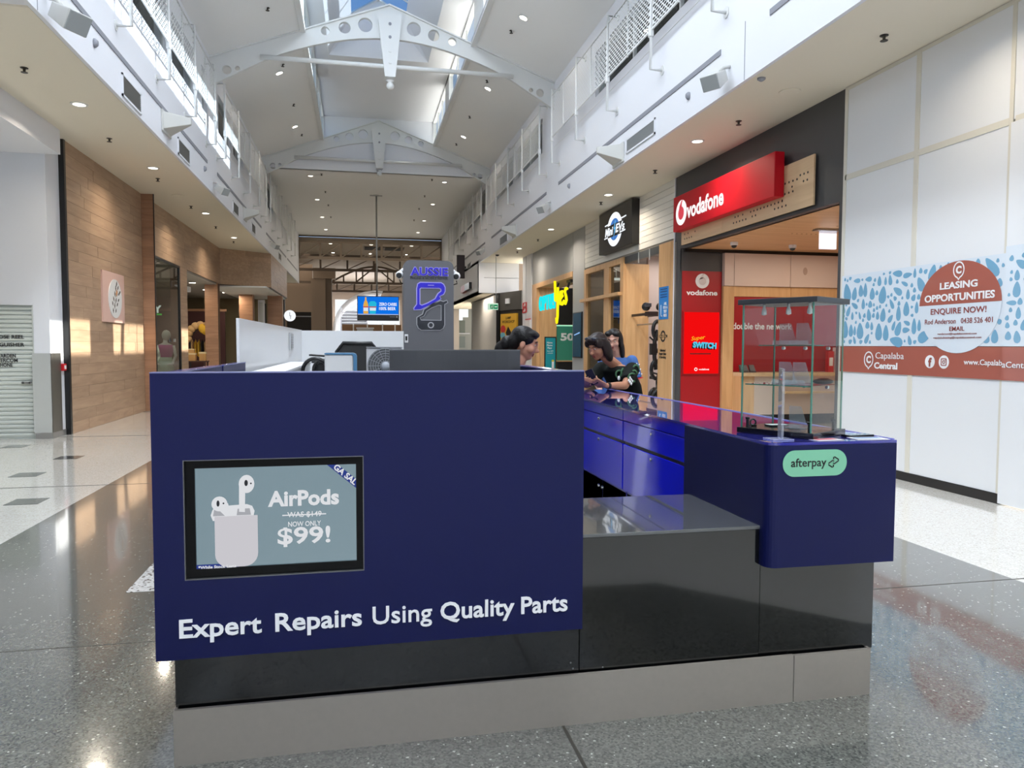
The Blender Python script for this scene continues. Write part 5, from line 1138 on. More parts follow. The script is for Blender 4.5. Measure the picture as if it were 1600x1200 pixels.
build('rod', MB().tube([(4.97, 27.03, 3.1), (4.97, 27.03, SR)], .012, 8), alu, t); build('ceiling_cup', MB().lathe([(.07, 0), (.07, -.03), (.02, -.06)], (5.02, 27.03, SR), 12), black, t)
# bright shops beyond on the right
t = thing('far_glass_shop', 'bright glazed shop far away on the right past the pleated wall', 'shopfront', (6.2, 46, 0))
build('front', MB().box(5.4, 8.5, 46, 46.2, 0, 4.3), mat('far_shop_grey', (176, 178, 174), .5), t); build('bright_pane', MB().box(5.95, 6.7, 45.97, 46, 3.3, 4.25).box(5.95, 6.35, 45.97, 46, 2.6, 3.3), glow('far_daylight', (246, 250, 250), 1.1), t)
build('grey_pane', MB().box(6.1, 6.5, 45.95, 45.97, 2.3, 3.1), mat('far_pane', (120, 130, 124), .3), t); build('shelf', MB().box(5.95, 6.8, 45.9, 45.97, 2.25, 2.32), white, t); build('lower_pane', MB().box(6.05, 6.5, 45.93, 45.97, 1.4, 2.1), mat('far_pane2', (140, 150, 146), .3), t)
t = thing('far_pier', 'pale pier with a small blue sign at the end of the right bulkhead', 'pier', (5.6, 43.8, 0))
build('shaft', MB().box(5.0, 5.8, 43.5, 44.3, 0, 5.7), mat('far_pier_paint', (178, 168, 160), .6), t); build('blue_sign', MB().box(5.05, 5.35, 43.46, 43.5, 2.85, 3.25), mat('far_blue', (96, 130, 190), .4, emit=.3), t)
# ================================================================== REPAIR KIOSK
navy = mat('navy_panel', (5, 14, 70), .5, spec=.3); navy_g = mat('navy_gloss', (20, 32, 120), .2, coat=.5, coat_rough=.04)
drawer_b = mat('drawer_blue', (10, 26, 236), .2, coat=.35, coat_rough=.03); kblack = mat('gloss_black', (9, 10, 12), .1, coat=.7, coat_rough=.05)
ksteel = mat('kick_steel', (178, 170, 160), .45, .5, noise=.05, nscale=40)
kw = mat('white_acrylic', (222, 223, 224), .3, coat=.2)
PX0, PX1, PY = -.693, .838, 2.70
desk = thing('service_desk', 'navy blue service desk front with white slogan, screen opening and low side walls', 'desk', (.08, 2.9, 0))
sx0, sx1, sz0, sz1 = -.594, .014, .735, 1.153
build('front_panel', shape_mb(MB(), [[(PX0, .457), (PX1, .457), (PX1, 1.452), (PX0, 1.452)], [(sx0, sz0), (sx1, sz0), (sx1, sz1), (sx0, sz1)]], 'F', (0, PY, 0), -.055, 0), navy, desk)
build('top_cap', MB().box(PX0, PX1, PY-.002, PY+.057, 1.452, 1.456), mat('cap_reflection', (120, 124, 170), .3, coat=.3), desk)  # pale lilac cap: ceiling reflection put into its colour
build('side_wall', MB().box(PX0, PX0+.045, PY+.056, 3.80, .46, 1.446), navy, desk); build('side_wall', MB().box(PX0+.012, PX0+.05, 3.802, 4.52, .46, 1.446), navy, desk)
build('side_wall', MB().box(PX1-.045, PX1, PY+.056, 3.78, .46, 1.446), navy, desk)
capm = mat('rail_reflection', (70, 76, 150), .18, coat=.4)  # lighter blue paints the ceiling's reflection on the wall tops
build('rail_cap', MB().box(PX0-.002, PX0+.047, PY+.058, 3.80, 1.446, 1.45), capm, desk); build('rail_cap', MB().box(PX0+.01, PX0+.052, 3.802, 4.52, 1.446, 1.45), capm, desk); build('rail_cap', MB().box(PX1-.047, PX1+.002, PY+.058, 3.78, 1.446, 1.45), capm, desk)
lsv = mat('letter_silver', (240, 240, 243), .35)
wds = (('Expert', -.615, -.343), ('Repairs', -.297, .004), ('Using', .042, .258), ('Quality', .289, .569), ('Parts', .595, .777))
for w_, a, b in wds:
    bb = .556+(.086 if 0 else 0)
    zt = bb+.043; zb = bb-.043+(0 if any(ch in w_ for ch in 'pgyQ') else .02)
    build('slogan_lettering', text_mb(MB(), w_, 'F', ((a+b)/2, PY, (zt+zb)/2), w=b-a, h=zt-zb, bold=.018 if w_ != 'Using' else .008, n0=0, n1=.005), lsv, desk)
build('slogan_lettering', lt, mat('letter_silver', (206, 207, 212), .35), desk)
build('led_strip', MB().box(-.6, .8, 2.775, 2.795, .465, .475), glow('led_violet', (120, 120, 255), 1.6), desk)
build('panel_rib', MB().box(-.62, .82, 2.76, 2.9, .475, .5), navy, desk)
build('worktop', MB().box(-.643, .79, 2.757, 3.9, .93, .96).box(-.62, -.02, 3.9, 4.6, .93, .96).box(-.565, -.02, 4.6, 7.9, .93, .96), kw, desk)
base = thing('black_plinth', 'glossy black plinth under the kiosk with brushed steel kick plates', 'plinth', (.8, 2.9, 0))
build('front_board', MB().box(-.672, .876, 2.87, 2.9, .2, .5), kblack, base); build('front_board', MB().box(1.69, 2.246, 2.872, 2.9, .2, .612), kblack, base)
build('core', MB().box(-.66, .87, 2.9, 3.5, .0, .455).box(-.66, -.3, 3.5, 7.95, 0, .455).box(.87, 2.24, 2.9, 3.56, 0, .6).box(1.76, 2.24, 3.56, 6.55, 0, .195), black, base)
build('side_board', MB().box(-.672, -.66, 2.9, 7.95, .2, .47), kblack, base); build('side_board', MB().box(2.24, 2.25, 2.9, 6.55, .2, .6), kblack, base)
build('kick_plate', MB().box(-.669, 1.84, 2.842, 2.856, 0, .211), ksteel, base); build('kick_plate', MB().box(1.842, 2.215, 2.84, 2.856, 0, .209), ksteel, base)
build('kick_plate', MB().box(-.676, -.664, 2.846, 7.95, 0, .211), ksteel, base); build('kick_plate', MB().box(2.21, 2.222, 2.846, 6.55, 0, .209), ksteel, base)
for x, z in ((.852, .225), (.842, .25), (.98, .22)): build('screw', MB().lathe([(.004, 0), (.003, .002)], (x, 2.87, z), 8, 'F'), alu, base)
lc = thing('low_black_counter', 'low glossy black counter between the navy desk and the blue arm', 'counter', (1.28, 3.2, .2))
build('front_board', MB().box(.88, 1.686, 2.869, 2.9, .205, .765), kblack, lc); build('countertop', MB().box(.878, 1.70, 2.867, 3.565, .765, .78), mat('low_top_reflection', (84, 86, 88), .1, coat=1, coat_rough=.03), lc, bevel=.003); build('rear_board', MB().box(.88, 1.69, 3.53, 3.56, .6, .765), kblack, lc)  # countertop's grey base carries the reflections seen on black gloss
build('side_board', MB().box(1.672, 1.69, 2.9, 3.53, .6, .765), kblack, lc)
# the arm: end cabinet, drawer units, one continuous top
ec = thing('blue_end_cabinet', 'navy blue end cabinet with rounded corner and a mint payment sticker', 'cabinet', (1.98, 3.2, .6))
r = .045; prof = [(1.68+r-r*math.cos(a), 2.802+r-r*math.sin(a)) for a in [PI/2*k/6 for k in range(7)]]
build('body', MB().prism(prof+[(2.283, 2.797), (2.287, 2.801), (2.287, 3.63), (1.68, 3.63)], .612, 1.132, 'T'), navy, ec)
st = thing('payment_sticker', 'mint green pill-shaped payment sticker with black lettering on the navy cabinet', 'sticker', (1.891, 2.8, 1.056))
build('sheet', shape_mb(MB(), [rrect(-.151, .151, -.056, .056, .055, 8)], 'F', (1.891, 2.8, 1.056), .0, .002), mat('mint', (126, 194, 160), .4), st)
lt = text_mb(MB(), 'afterpay', 'F', (1.861, 2.798, 1.054), w=.166, h=.048, bold=.012, n0=0, n1=.001); build('lettering', lt, ink, st)
P = plane_map('F', (1.978, 2.7975, 1.058)); lp = MB()
for pth in (((.0, .012), (.0, .021), (.006, .023), (.024, .012), (.024, .005), (.004, -.008), (-.002, -.004)), ((.0, -.012), (.0, -.021), (-.006, -.023), (-.024, -.012), (-.024, -.005), (-.004, .008), (.002, .004))):
    lp.tube([P(u*.95, v*.95, 0) for u, v in pth], .0028, 6)
build('loop_mark', lp, ink, st)
lock = mat('lock_chrome', (210, 212, 214), .15, .9)
units = []
def drawer_unit(y0, y1, label):
    t = thing('drawer_unit', label, 'cabinet', (1.98, y0, 0), 'blue drawer units of the kiosk arm')
    X = 1.70
    build('body', MB().box(X+.03, 2.26, y0+.003, y1-.003, .2, 1.132), drawer_b, t); build('top_strip', MB().box(X, X+.03, y0+.004, y1-.004, 1.062, 1.132), drawer_b, t)
    for z0, z1 in ((.925, 1.055), (.6, .905)):
        d = build('drawer', MB().box(X, X+.03, y0+.006, y1-.006, z0, z1), drawer_b, t, bevel=.003)
        build('lock', MB().lathe([(.011, 0), (.011, .008), (.006, .011)], (X, (y0+y1)/2, z1-.03), 12, 'R'), lock, d)
    build('back_panel', MB().box(2.262, 2.287, y0, y1, .3, 1.132), navy, t)
    build('gap_rail', MB().box(X+.012, X+.03, y0+.004, y1-.004, .905, .925), black, t)  # black strip between the drawers
    for a, b, k in ((y0+.006, (y0+y1)/2-.002, (y0+y1)/2-.04), ((y0+y1)/2+.002, y1-.006, (y0+y1)/2+.04)):
        d = build('door', MB().box(X+.03, X+.05, a, b, .03, .575), mat('door_black', (26, 26, 26), .35) if 'door_black' not in MATS else MATS['door_black'], t)
        build('knob', MB().lathe([(.006, 0), (.006, .01), (.012, .014), (.01, .024)], (X+.03, k, .53), 12, 'R'), lock, d)
    return t
drawer_unit(3.632, 4.61, 'glossy blue drawer unit next to the navy end cabinet'); drawer_unit(4.615, 5.59, 'glossy blue drawer unit half hidden behind the navy desk'); drawer_unit(5.595, 6.56, 'glossy blue drawer unit at the far end of the arm under the leaning customer')
ct = thing('arm_countertop', 'long glossy blue countertop running along the kiosk arm', 'countertop', (1.98, 4.7, 1.13))
ctm = mat('blue_glass_top', (52, 52, 150), .05, coat=1.0, coat_rough=.01, spec=.8)
build('slab', MB().prism([(1.683+r-r*math.cos(a), 2.804+r-r*math.sin(a)) for a in [PI/2*k/6 for k in range(7)]]+[(2.286, 2.8), (2.286, 6.56), (1.683, 6.56)], 1.133, 1.145, 'T'), ctm, ct)
build('edge_trim', MB().box(2.278, 2.29, 2.82, 6.56, 1.133, 1.149), mat('edge_light', (150, 150, 214), .2), ct)
# digital display in the desk front
ds = thing('digital_display', 'black framed digital advert screen set into the navy desk front', 'screen', (-.29, PY, .94))
build('bezel', shape_mb(MB(), [[(sx0+.001, sz0+.001), (sx1-.001, sz0+.001), (sx1-.001, sz1-.001), (sx0+.001, sz1-.001)], [(-.559, .769), (-.013, .769), (-.013, 1.122), (-.559, 1.122)]], 'F', (0, PY+.012, 0), -.03, 0), mat('bezel_black', (8, 8, 9), .3, spec=.15), ds)
build('edge_trim', shape_mb(MB(), [[(sx0, sz0), (sx1, sz0), (sx1, sz1), (sx0, sz1)], [(sx0+.003, sz0+.003), (sx1-.003, sz0+.003), (sx1-.003, sz1-.003), (sx0+.003, sz1-.003)]], 'F', (0, PY, 0), -.012, .001), mat('edge_grey', (110, 110, 112), .3, .6), ds)
dy = PY+.02
dm = mat('display_glow', (20, 26, 30), .12, coat=.6, emit=.8, ecol=(118, 142, 152)); build('display', MB().box(-.561, -.011, dy, dy+.004, .767, 1.124), dm, ds)
dwh = glow('display_white', (226, 228, 232), .9); dcase = glow('display_case', (206, 204, 210), .9); dgr = glow('display_grey', (170, 172, 178), .9); ddk = glow('display_dark', (52, 54, 60), .9); dbl = glow('display_blue', (50, 66, 140), .85)
def dt_(c, *a, **k): return text_mb(MB(), *a, **k)
lt = MB(); text_mb(lt, 'AirPods', 'F', (-.196, dy, 1.005), w=.245, h=.057, bold=.035); text_mb(lt, 'WAS $149', 'F', (-.194, dy, .945), w=.118, h=.022, bold=.012); text_mb(lt, 'NOW ONLY', 'F', (-.194, dy, .912), w=.113, h=.018, bold=.01); text_mb(lt, '$99!', 'F', (-.196, dy, .866), w=.182, h=.07, bold=.02)
lt.box(-.27, -.119, dy-.005, dy-.004, .943, .947); build('white_lettering', lt, dwh, ds)
cs = MB(); P = plane_map('F', (0, dy, 0))
case = [(-.497, .95), (-.354, .95)] + [(-.354-.045+.045*math.cos(a), .815+.045*math.sin(a)-.0) for a in [-PI/2*k/6 for k in range(7)]] + [(-.497+.045-.045*math.cos(a), .815-.045*math.sin(a)) for a in [PI/2-PI/2*k/6 for k in range(7)]]
cs.prism(case, -dy+.001, -dy+.004, 'F'); build('case_picture', cs, dcase, ds)
cs = MB(); cs.prism([(-.503, .935), (-.51, .955), (-.503, .975), (-.49, .985), (-.39, .99), (-.372, .983), (-.364, .965), (-.368, .945)], -dy, -dy+.002, 'F'); build('lid_picture', cs, dwh, ds)
cs = MB()
for cx in (-.478, -.40): cs.prism([(cx-.024, .952), (cx+.024, .952), (cx+.02, .975), (cx-.02, .975)], -dy+.002, -dy+.003, 'F')
build('lid_hollow', cs, dgr, ds)
cs = MB(); cs.prism(circle(-.389, 1.062, .026, 20, .032), -dy+.003, -dy+.006, 'F'); cs.prism([(-.414, 1.06), (-.415, .965), (-.396, .963), (-.394, 1.035)], -dy+.003, -dy+.006, 'F'); cs.prism(circle(-.48, .995, .026, 20, .026), -dy+.003, -dy+.006, 'F'); cs.prism([(-.497, .99), (-.46, .95), (-.44, .952), (-.452, .996), (-.47, 1.005)], -dy+.003, -dy+.006, 'F'); build('earbud_picture', cs, dwh, ds)
cs = MB(); cs.prism(circle(-.39, 1.066, .006, 14, .011), -dy+.007, -dy+.008, 'F'); cs.prism(circle(-.374, 1.064, .003, 8), -dy+.007, -dy+.008, 'F'); cs.prism(circle(-.484, .997, .005, 14, .011), -dy+.007, -dy+.008, 'F'); cs.prism(circle(-.466, .997, .003, 8), -dy+.007, -dy+.008, 'F'); build('earbud_mesh', cs, ddk, ds)
cs = MB(); cs.prism([(-.115, 1.122), (-.078, 1.122), (-.013, 1.066), (-.013, 1.034)], -dy, -dy+.003, 'F'); build('corner_ribbon', cs, dbl, ds)
lt = text_mb(MB(), 'GA SAL', 'F', (-.05, dy-.003, 1.085), w=.098, h=.022, bold=.03, rot=-.715); build('ribbon_lettering', lt, dwh, ds)
cs = MB().box(-.559, -.42, dy-.003, dy, .767, .782); build('footer_label', cs, dbl, ds)
lt = text_mb(MB(), '*While Stock Lasts', 'F', (-.49, dy-.003, .774), w=.125, h=.011, bold=.02); build('footer_lettering', lt, dwh, ds)
# white partitions and the sign tower
wp = thing('white_partition', 'white acrylic partition along the left and rear of the kiosk', 'partition', (-.3, 6.3, .96))
build('side_panel', MB().slab([(-.692, 4.53, .475), (-.592, 7.98, .475), (-.592, 7.98, 1.70), (-.692, 4.53, 1.70)], (.016, 0, 0)), kw, wp); build('rear_panel', MB().box(-.59, .468, 7.96, 7.98, .96, 1.698), kw, wp)
build('top_edge', MB().slab([(-.6925, 4.53, 1.70), (-.5925, 7.98, 1.70), (-.5755, 7.98, 1.70), (-.6755, 4.53, 1.70)], (0, 0, .003)), wtxt, wp)
tape = MB()
for z in (1.52, 1.535, 1.55, 1.57, 1.59, 1.61, 1.625, 1.64): tape.box(-.5995, -.5985, 6.95, 7.2, z, z+.008)
nt_ = thing('service_notice', 'faint grey paper notice on the white side partition', 'notice', (-.598, 7.1, 1.5)); build('sheet', MB().box(-.604, -.598, 6.9, 7.25, 1.5, 1.66), mat('notice_grey', (204, 206, 208), .5), nt_); build('lines', MB().add([(x+.0055, y, z) for x, y, z in tape.v], tape.f), mat('notice_line', (168, 172, 174), .5), nt_)
tg = mat('tower_grey', (98, 98, 102), .45)
tw2 = thing('sign_tower', 'tall grey rounded sign tower with blue lettering and a broken phone emblem', 'sign tower', (.74, 8.1, 0))
build('body', MB().prism([(.472, 0), (1.008, 0)]+[p for p in rrect(.472, 1.008, 1.0, 2.455, .075, 6)[:14]], -8.28, -8.0, 'F'), tg, tw2)
blu = mat('sign_blue', (40, 28, 190), .35, emit=.12); lav = mat('sign_lavender', (176, 168, 226), .4); ty = 8.0
lt = text_mb(MB(), 'AUSSIE', 'F', (.745, ty, 2.335), w=.41, h=.098, bold=.055, n0=0, n1=.012); build('lettering_outline', lt, lav, tw2)
lt = text_mb(MB(), 'AUSSIE', 'F', (.745, ty, 2.335), w=.395, h=.086, bold=.02, n0=.005, n1=.02); build('lettering', lt, blu, tw2)
lt = text_mb(MB(), 'PHONE & MOBILE REPAIR', 'F', (.745, ty, 2.265), w=.4, h=.026, bold=.03); build('small_lettering', lt, mat('sign_darkgrey', (58, 58, 66), .5), tw2)
top_out = [(.615, 2.15), (.615, 1.985), (.585, 1.945), (.585, 1.93), (.655, 1.935), (.77, 1.995), (.845, 2.035), (.865, 2.05), (.85, 2.075), (.895, 2.1), (.91, 2.13), (.91, 2.17), (.895, 2.2), (.87, 2.215), (.65, 2.215), (.625, 2.2)]
top_in = [(.64, 2.15), (.64, 1.985), (.665, 1.972), (.73, 1.998), (.81, 2.045), (.84, 2.1), (.875, 2.13), (.872, 2.155), (.85, 2.165), (.655, 2.165)]
def grow(pl, k):
    cx = sum(p[0] for p in pl)/len(pl); cy = sum(p[1] for p in pl)/len(pl); o = []
    n = len(pl); A = sum(pl[i][0]*pl[(i+1) % n][1]-pl[(i+1) % n][0]*pl[i][1] for i in range(n)); s = 1 if A > 0 else -1
    for i in range(n):
        a, b, c = Vector(pl[i-1]), Vector(pl[i]), Vector(pl[(i+1) % n]); d1, d2 = (b-a).normalized(), (c-b).normalized()
        nn_ = Vector((d1.y+d2.y, -d1.x-d2.x)); nn_ = nn_.normalized() if nn_.length > 1e-6 else Vector((d1.y, -d1.x)); o.append((b.x+nn_.x*k*s, b.y+nn_.y*k*s))
    return o
build('emblem_outline', shape_mb(MB(), [grow(top_out, .011), grow(top_in, -.011)], 'F', (0, ty, 0), 0, .008), lav, tw2)
build('emblem_phone_top', shape_mb(MB(), [top_out, top_in], 'F', (0, ty, 0), .004, .012), blu, tw2); build('speaker_slot', MB().box(.73, .795, ty-.016, ty-.01, 2.187, 2.194), lav, tw2)
bot_out = [(.615, 1.845), (.615, 1.77), (.63, 1.735), (.66, 1.715), (.86, 1.715), (.89, 1.735), (.905, 1.77), (.905, 1.99), (.94, 2.01), (.93, 2.03), (.895, 2.015), (.865, 2.025), (.775, 1.985), (.69, 1.93), (.675, 1.88)]
bot_in = [(.64, 1.845), (.655, 1.815), (.875, 1.815), (.875, 1.98), (.845, 1.985), (.77, 1.955), (.71, 1.915), (.685, 1.865)]
build('emblem_outline', shape_mb(MB(), [grow(bot_out, .009), grow(bot_in, -.009)], 'F', (0, ty, 0), 0, .008), mat('sign_silver', (170, 170, 174), .4), tw2)
build('emblem_phone_bottom', shape_mb(MB(), [bot_out, bot_in], 'F', (0, ty, 0), .004, .012), mat('sign_charcoal', (38, 40, 48), .4), tw2)
build('emblem_button', shape_mb(MB(), [circle(.76, 1.765, .034, 24), circle(.76, 1.765, .022, 20)], 'F', (0, ty, 0), .01, .015), MATS['sign_silver'], tw2)
for i, (x, s) in enumerate(((.435, -1), (1.045, 1))):
    t = thing('dome_camera', 'white ball security camera on the %s edge of the grey sign tower' % ['left', 'right'][i], 'camera', (x, 8.06, 2.3), 'cameras on the sign tower')
    b = MB().ball((x, 8.05, 2.3), .042, 16, 10); build('shell', b, wtxt, t, smooth=True); build('lens', MB().lathe([(.03, 0), (.022, .012)], (x-.01, 8.003, 2.29), 16, 'F'), black, t)
    build('arm', MB().tube([(x, 8.06, 2.33), (x-s*.035, 8.08, 2.36), (x-s*.06, 8.1, 2.36)], .016, 8), wtxt, t, smooth=True); build('cable', MB().tube([(x, 8.06, 2.25), (x+.01, 8.07, 2.22), (x-s*.06, 8.12, 2.2)], .006, 6), black, t)
t = thing('wall_keypad', 'small white keypad with a black screen at the foot of the sign tower', 'keypad', (.495, 7.99, 1.6)); build('case', MB().box(.48, .518, 7.985, 8.0, 1.575, 1.665), wtxt, t, bevel=.006); build('display', MB().box(.489, .508, 7.98, 7.985, 1.6, 1.645), black, t)
bc = thing('rear_counter', 'navy rear counter joining the sign tower to the kiosk arm', 'counter', (1.6, 8.1, 0)); build('body', MB().box(1.01, 2.28, 7.95, 8.25, .21, 1.1), navy, bc); build('top', MB().box(1.01, 2.29, 7.9, 8.27, 1.1, 1.13), ctm, bc); build('kick_plate', MB().box(1.01, 2.27, 7.97, 8.24, 0, .21), ksteel, bc)
# things inside the desk
mon = thing('desk_monitor', 'black curved monitor seen from behind over the navy desk front', 'monitor', (.47, 3.6, .96)); mk = mat('monitor_black', (70, 71, 75), .4); mb = MB(); n = 10
pts_f = [(.145+.64*i/n, 3.6+.05*(1-((i-n/2)/(n/2))**2)*-1) for i in range(n+1)]
for (xa, ya), (xb, yb) in zip(pts_f, pts_f[1:]): mb.slab([(xa, ya, 1.12), (xb, yb, 1.12), (xb, yb, 1.523), (xa, ya, 1.523)], (0, .035, 0))
build('shell', mb, mk, mon, smooth=False); build('top_edge', MB().slab([(.145, 3.598, 1.523), (.465, 3.548, 1.523), (.785, 3.598, 1.523), (.785, 3.64, 1.523), (.465, 3.59, 1.523), (.145, 3.64, 1.523)], (0, 0, .006)), mat('monitor_highlight', (96, 97, 100), .3), mon)  # lighter strip paints the highlight along the monitor's top edge
build('neck', MB().box(.44, .5, 3.5, 3.54, .98, 1.36), mk, mon); build('foot', MB().box(.34, .6, 3.45, 3.7, .96, .98), mk, mon); build('rear_hub', MB().prism(rrect(.38, .56, 1.22, 1.42, .03), -3.555, -3.5, 'F'), mk, mon)
pc = thing('white_machine', 'white boxy machine with a blue rounded edge standing inside the desk', 'machine', (-.11, 5.0, .96)); build('body', MB().box(-.215, -.035, 4.9, 5.25, .96, 1.488), mat('machine_white', (206, 206, 206), .4), pc, bevel=.01)
build('blue_edge', shape_mb(MB(), [rrect(-.222, -.012, .95, 1.498, .03), rrect(-.235, -.026, .94, 1.486, .026)], 'F', (0, 4.9, 0), -.36, .004) if False else MB().prism([(-.215, 1.488), (-.215, 1.497), (-.035, 1.497), (-.018, 1.49), (-.012, 1.475), (-.012, .962), (-.034, .962), (-.034, 1.47), (-.04, 1.488)], -5.25, -4.895, 'F'), mat('machine_blue', (74, 120, 156), .35), pc)
fan = thing('box_fan', 'white square box fan with a round grey grille inside the desk', 'fan', (.17, 5.45, .96))
build('case', MB().box(.055, .31, 5.45, 5.6, .96, 1.53), mat('fan_white', (208, 208, 210), .4), fan, bevel=.01); gm = mat('fan_grey', (150, 152, 156), .4); g = MB()
for k in range(1, 8): g.tube([(.19+.018*k*math.cos(2*PI*q/28), 5.43, 1.40+.018*k*math.sin(2*PI*q/28)) for q in range(28)], .0025, 5, closed=True)
for q in range(16): g.tube([(.19, 5.432, 1.4), (.19+.126*math.cos(2*PI*q/16), 5.432, 1.4+.126*math.sin(2*PI*q/16))], .002, 4)
build('grille', g, gm, fan); build('hub', MB().lathe([(.032, 0), (.028, .012), (.0001, .016)], (.19, 5.43, 1.4), 18, 'F'), mat('fan_hub', (176, 180, 188), .35), fan, smooth=True); build('back_disc', MB().lathe([(.13, 0), (.13, .004)], (.19, 5.448, 1.4), 28, 'F'), mat('fan_disc_grey', (96, 98, 100), .6), fan); build('top_strip', MB().box(.055, .31, 5.44, 5.6, 1.53, 1.537), gm, fan)  # darker grey disc behind the grille
ch = thing('office_chair', 'black mesh office chair backrest behind the white machine', 'chair', (.02, 6.0, 0)); build('backrest', MB().prism(rrect(-.16, .14, 1.0, 1.56, .04), -6.03, -6.0, 'F'), mat('chair_black', (40, 40, 40), .7), ch); build('frame', MB().tube([(-.16, 6.0, 1.05), (-.17, 6.0, 1.5), (-.12, 6.0, 1.565), (.1, 6.0, 1.565), (.15, 6.0, 1.5), (.15, 6.0, 1.05)], .014, 8), black, ch, smooth=True); build('seat', MB().box(-.2, .18, 5.75, 5.98, .5, .58) if False else MB().box(.0, .34, 5.7, 6.0, .5, .58), black, ch, bevel=.02); build('column', MB().tube([(.15, 5.85, .06), (.15, 5.85, .5)], .03), black, ch)
for q in range(5): build('leg', MB().tube([(.15, 5.85, .07), (.15+.26*math.cos(q*1.257), 5.85+.26*math.sin(q*1.257), .03)], .025, 6), black, ch)
hb_ = thing('white_hutch', 'long white hutch along the left side of the desk', 'hutch', (-.5, 5.5, .96)); build('body', MB().box(-.595, -.42, 3.95, 6.8, .96, 1.385), kw, hb_); build('top', MB().box(-.59, -.41, 3.94, 6.81, 1.385, 1.4), wtxt, hb_); build('hook', MB().box(-.42, -.41, 4.9, 4.91, 1.34, 1.37), black, hb_)
for i, (x0, y0, rr) in enumerate(((-.31, 5.6, .09), (-.27, 5.9, .07))):
    build_o = tag(build('cable_loop', MB().tube([(x0+rr*math.cos(PI*q/12), y0, 1.36+rr*math.sin(PI*q/12)) for q in range(13)]+[(x0-rr, y0, .965)], .014, 8), black, smooth=True), 'thick black cable arching up inside the desk, %s loop' % ['larger', 'smaller'][i], 'cable')
pr_ = thing('black_printer', 'low black printer on the desk behind the white hutch end', 'printer', (-.2, 6.4, .96)); build('body', MB().box(-.36, -.04, 6.3, 6.7, .96, 1.4), black, pr_, bevel=.015); build('lid', MB().box(-.38, -.02, 6.28, 6.72, 1.4, 1.43), mat('printer_lid', (52, 54, 58), .3), pr_, bevel=.008); build('tray', MB().slab([(-.4, 6.3, 1.46), (-.02, 6.3, 1.43), (-.02, 6.6, 1.43), (-.4, 6.6, 1.46)], (0, 0, .012)), black, pr_)
# ------------------------------------------------------------------ glass display cabinet on the arm
gc = thing('glass_display_cabinet', 'small clear glass display cabinet with black base and top on the blue countertop', 'display cabinet', (1.963, 3.10, 1.146))
gt = glass_mat('cabinet_glass', (250, 253, 252), 1.3); ge = mat('glass_edge', (70, 128, 112), .15); wA, wB = .186, .155; z0, z1 = .026, .595
build('base', MB().box(-wA, wA, -wB, wB, 0, .026), mat('cab_black', (22, 22, 24), .2, coat=.5), gc, local=True, bevel=.002); build('top', MB().box(-wA-.004, wA+.004, -wB-.004, wB+.004, z1, z1+.024), mat('cab_top', (52, 54, 58), .35), gc, local=True, bevel=.002)
ga, gb = wA-.018, wB-.012
for nm, (xa, xb, ya, yb) in (('pane', (-ga, ga, -gb-.005, -gb)), ('pane', (-ga, ga, gb, gb+.005)), ('pane', (ga, ga+.005, -gb, gb)), ('door_pane', (-ga-.005, -ga, -gb, gb))): build(nm, MB().box(xa, xb, ya, yb, z0, z1), gt, gc, local=True)
for x in (-ga, ga):
    for y in (-gb, gb): build('glass_edge', MB().box(x-.002, x+.002, y-.0055, y+.0055, z0, z1), ge, gc, local=True)
for z, ya in ((.225, -gb+.01), (.405, -.02)):
    s = build('shelf', MB().box(-ga+.01, ga-.01, ya, gb-.008, z, z+.005), gt, gc, local=True); build('shelf_edge', MB().box(-ga+.01, ga-.01, ya-.002, ya, z, z+.005), ge, s, local=True)
    for x in (-.11, 0, .11): build('stud', MB().lathe([(.008, 0), (.008, .014)], (x, gb-.012, z-.01), 10, 'F'), lock, s, local=True)
for x in (-.1, .02, .12):
    b = build('spot_lamp', MB().lathe([(.006, z1), (.006, z1-.012), (.011, z1-.03), (.012, z1-.045), (.0001, z1-.05)], (x, -.08, 0), 12), wtxt, gc, local=True, smooth=True)
for x, y in ((-.15, -.12), (.15, -.12), (.15, .11)): build('clamp', MB().lathe([(.007, 0), (.007, .035), (.011, .036), (.011, .046)], (x, y, z0), 10), black, gc, local=True)
gc.rotation_euler = (0, 0, math.radians(-60)+PI/2*0)
R60 = Matrix.Rotation(math.radians(-60), 4, 'Z')
def inside(x, y, z): v = R60 @ Vector((x, y, z)); return (gc.location.x+v.x, gc.location.y+v.y, gc.location.z+v.z)
acr = glass_mat('clear_acrylic', (250, 252, 254), 2.0, .2)
def pstand(x, y, z, label):
    t = thing('acrylic_phone_stand', label, 'phone stand', inside(x, y, z), 'phone stands in the glass cabinet'); t.rotation_euler = (0, 0, math.radians(-60))
    build('back_plate', MB().slab([(-.045, .03, .001), (.045, .03, .001), (.028, 0, .1), (-.028, 0, .1)], (0, .004, .001)), acr, t, local=True); build('foot', MB().box(-.045, .045, -.03, .034, 0, .004), acr, t, local=True)
    build('lip', MB().box(-.045, .045, -.034, -.03, 0, .02), acr, t, local=True)
pstand(.02, .05, .411, 'clear acrylic phone stand on the top glass shelf, nearer the glass corner'); pstand(-.07, .06, .411, 'clear acrylic phone stand on the top glass shelf, farther one')
pstand(-.02, -.03, .231, 'clear acrylic phone stand on the lower glass shelf, left one'); pstand(.06, -.05, .231, 'clear acrylic phone stand on the lower glass shelf, right one'); pstand(.02, .0, .027, 'clear acrylic phone stand on the black cabinet floor')
t = thing('black_game_handset', 'flat black handset lying on the lower glass shelf', 'handset', inside(.13, .04, .231)); build('body', MB().ball((0, 0, .014), .05, 14, 8, (1.0, .7, .28)), black, t, local=True, smooth=True); build('glossy_face', MB().lathe([(.026, .0275), (.024, .0285)], (0, 0, 0), 16), mat('handset_face', (44, 46, 50), .1), t, local=True)
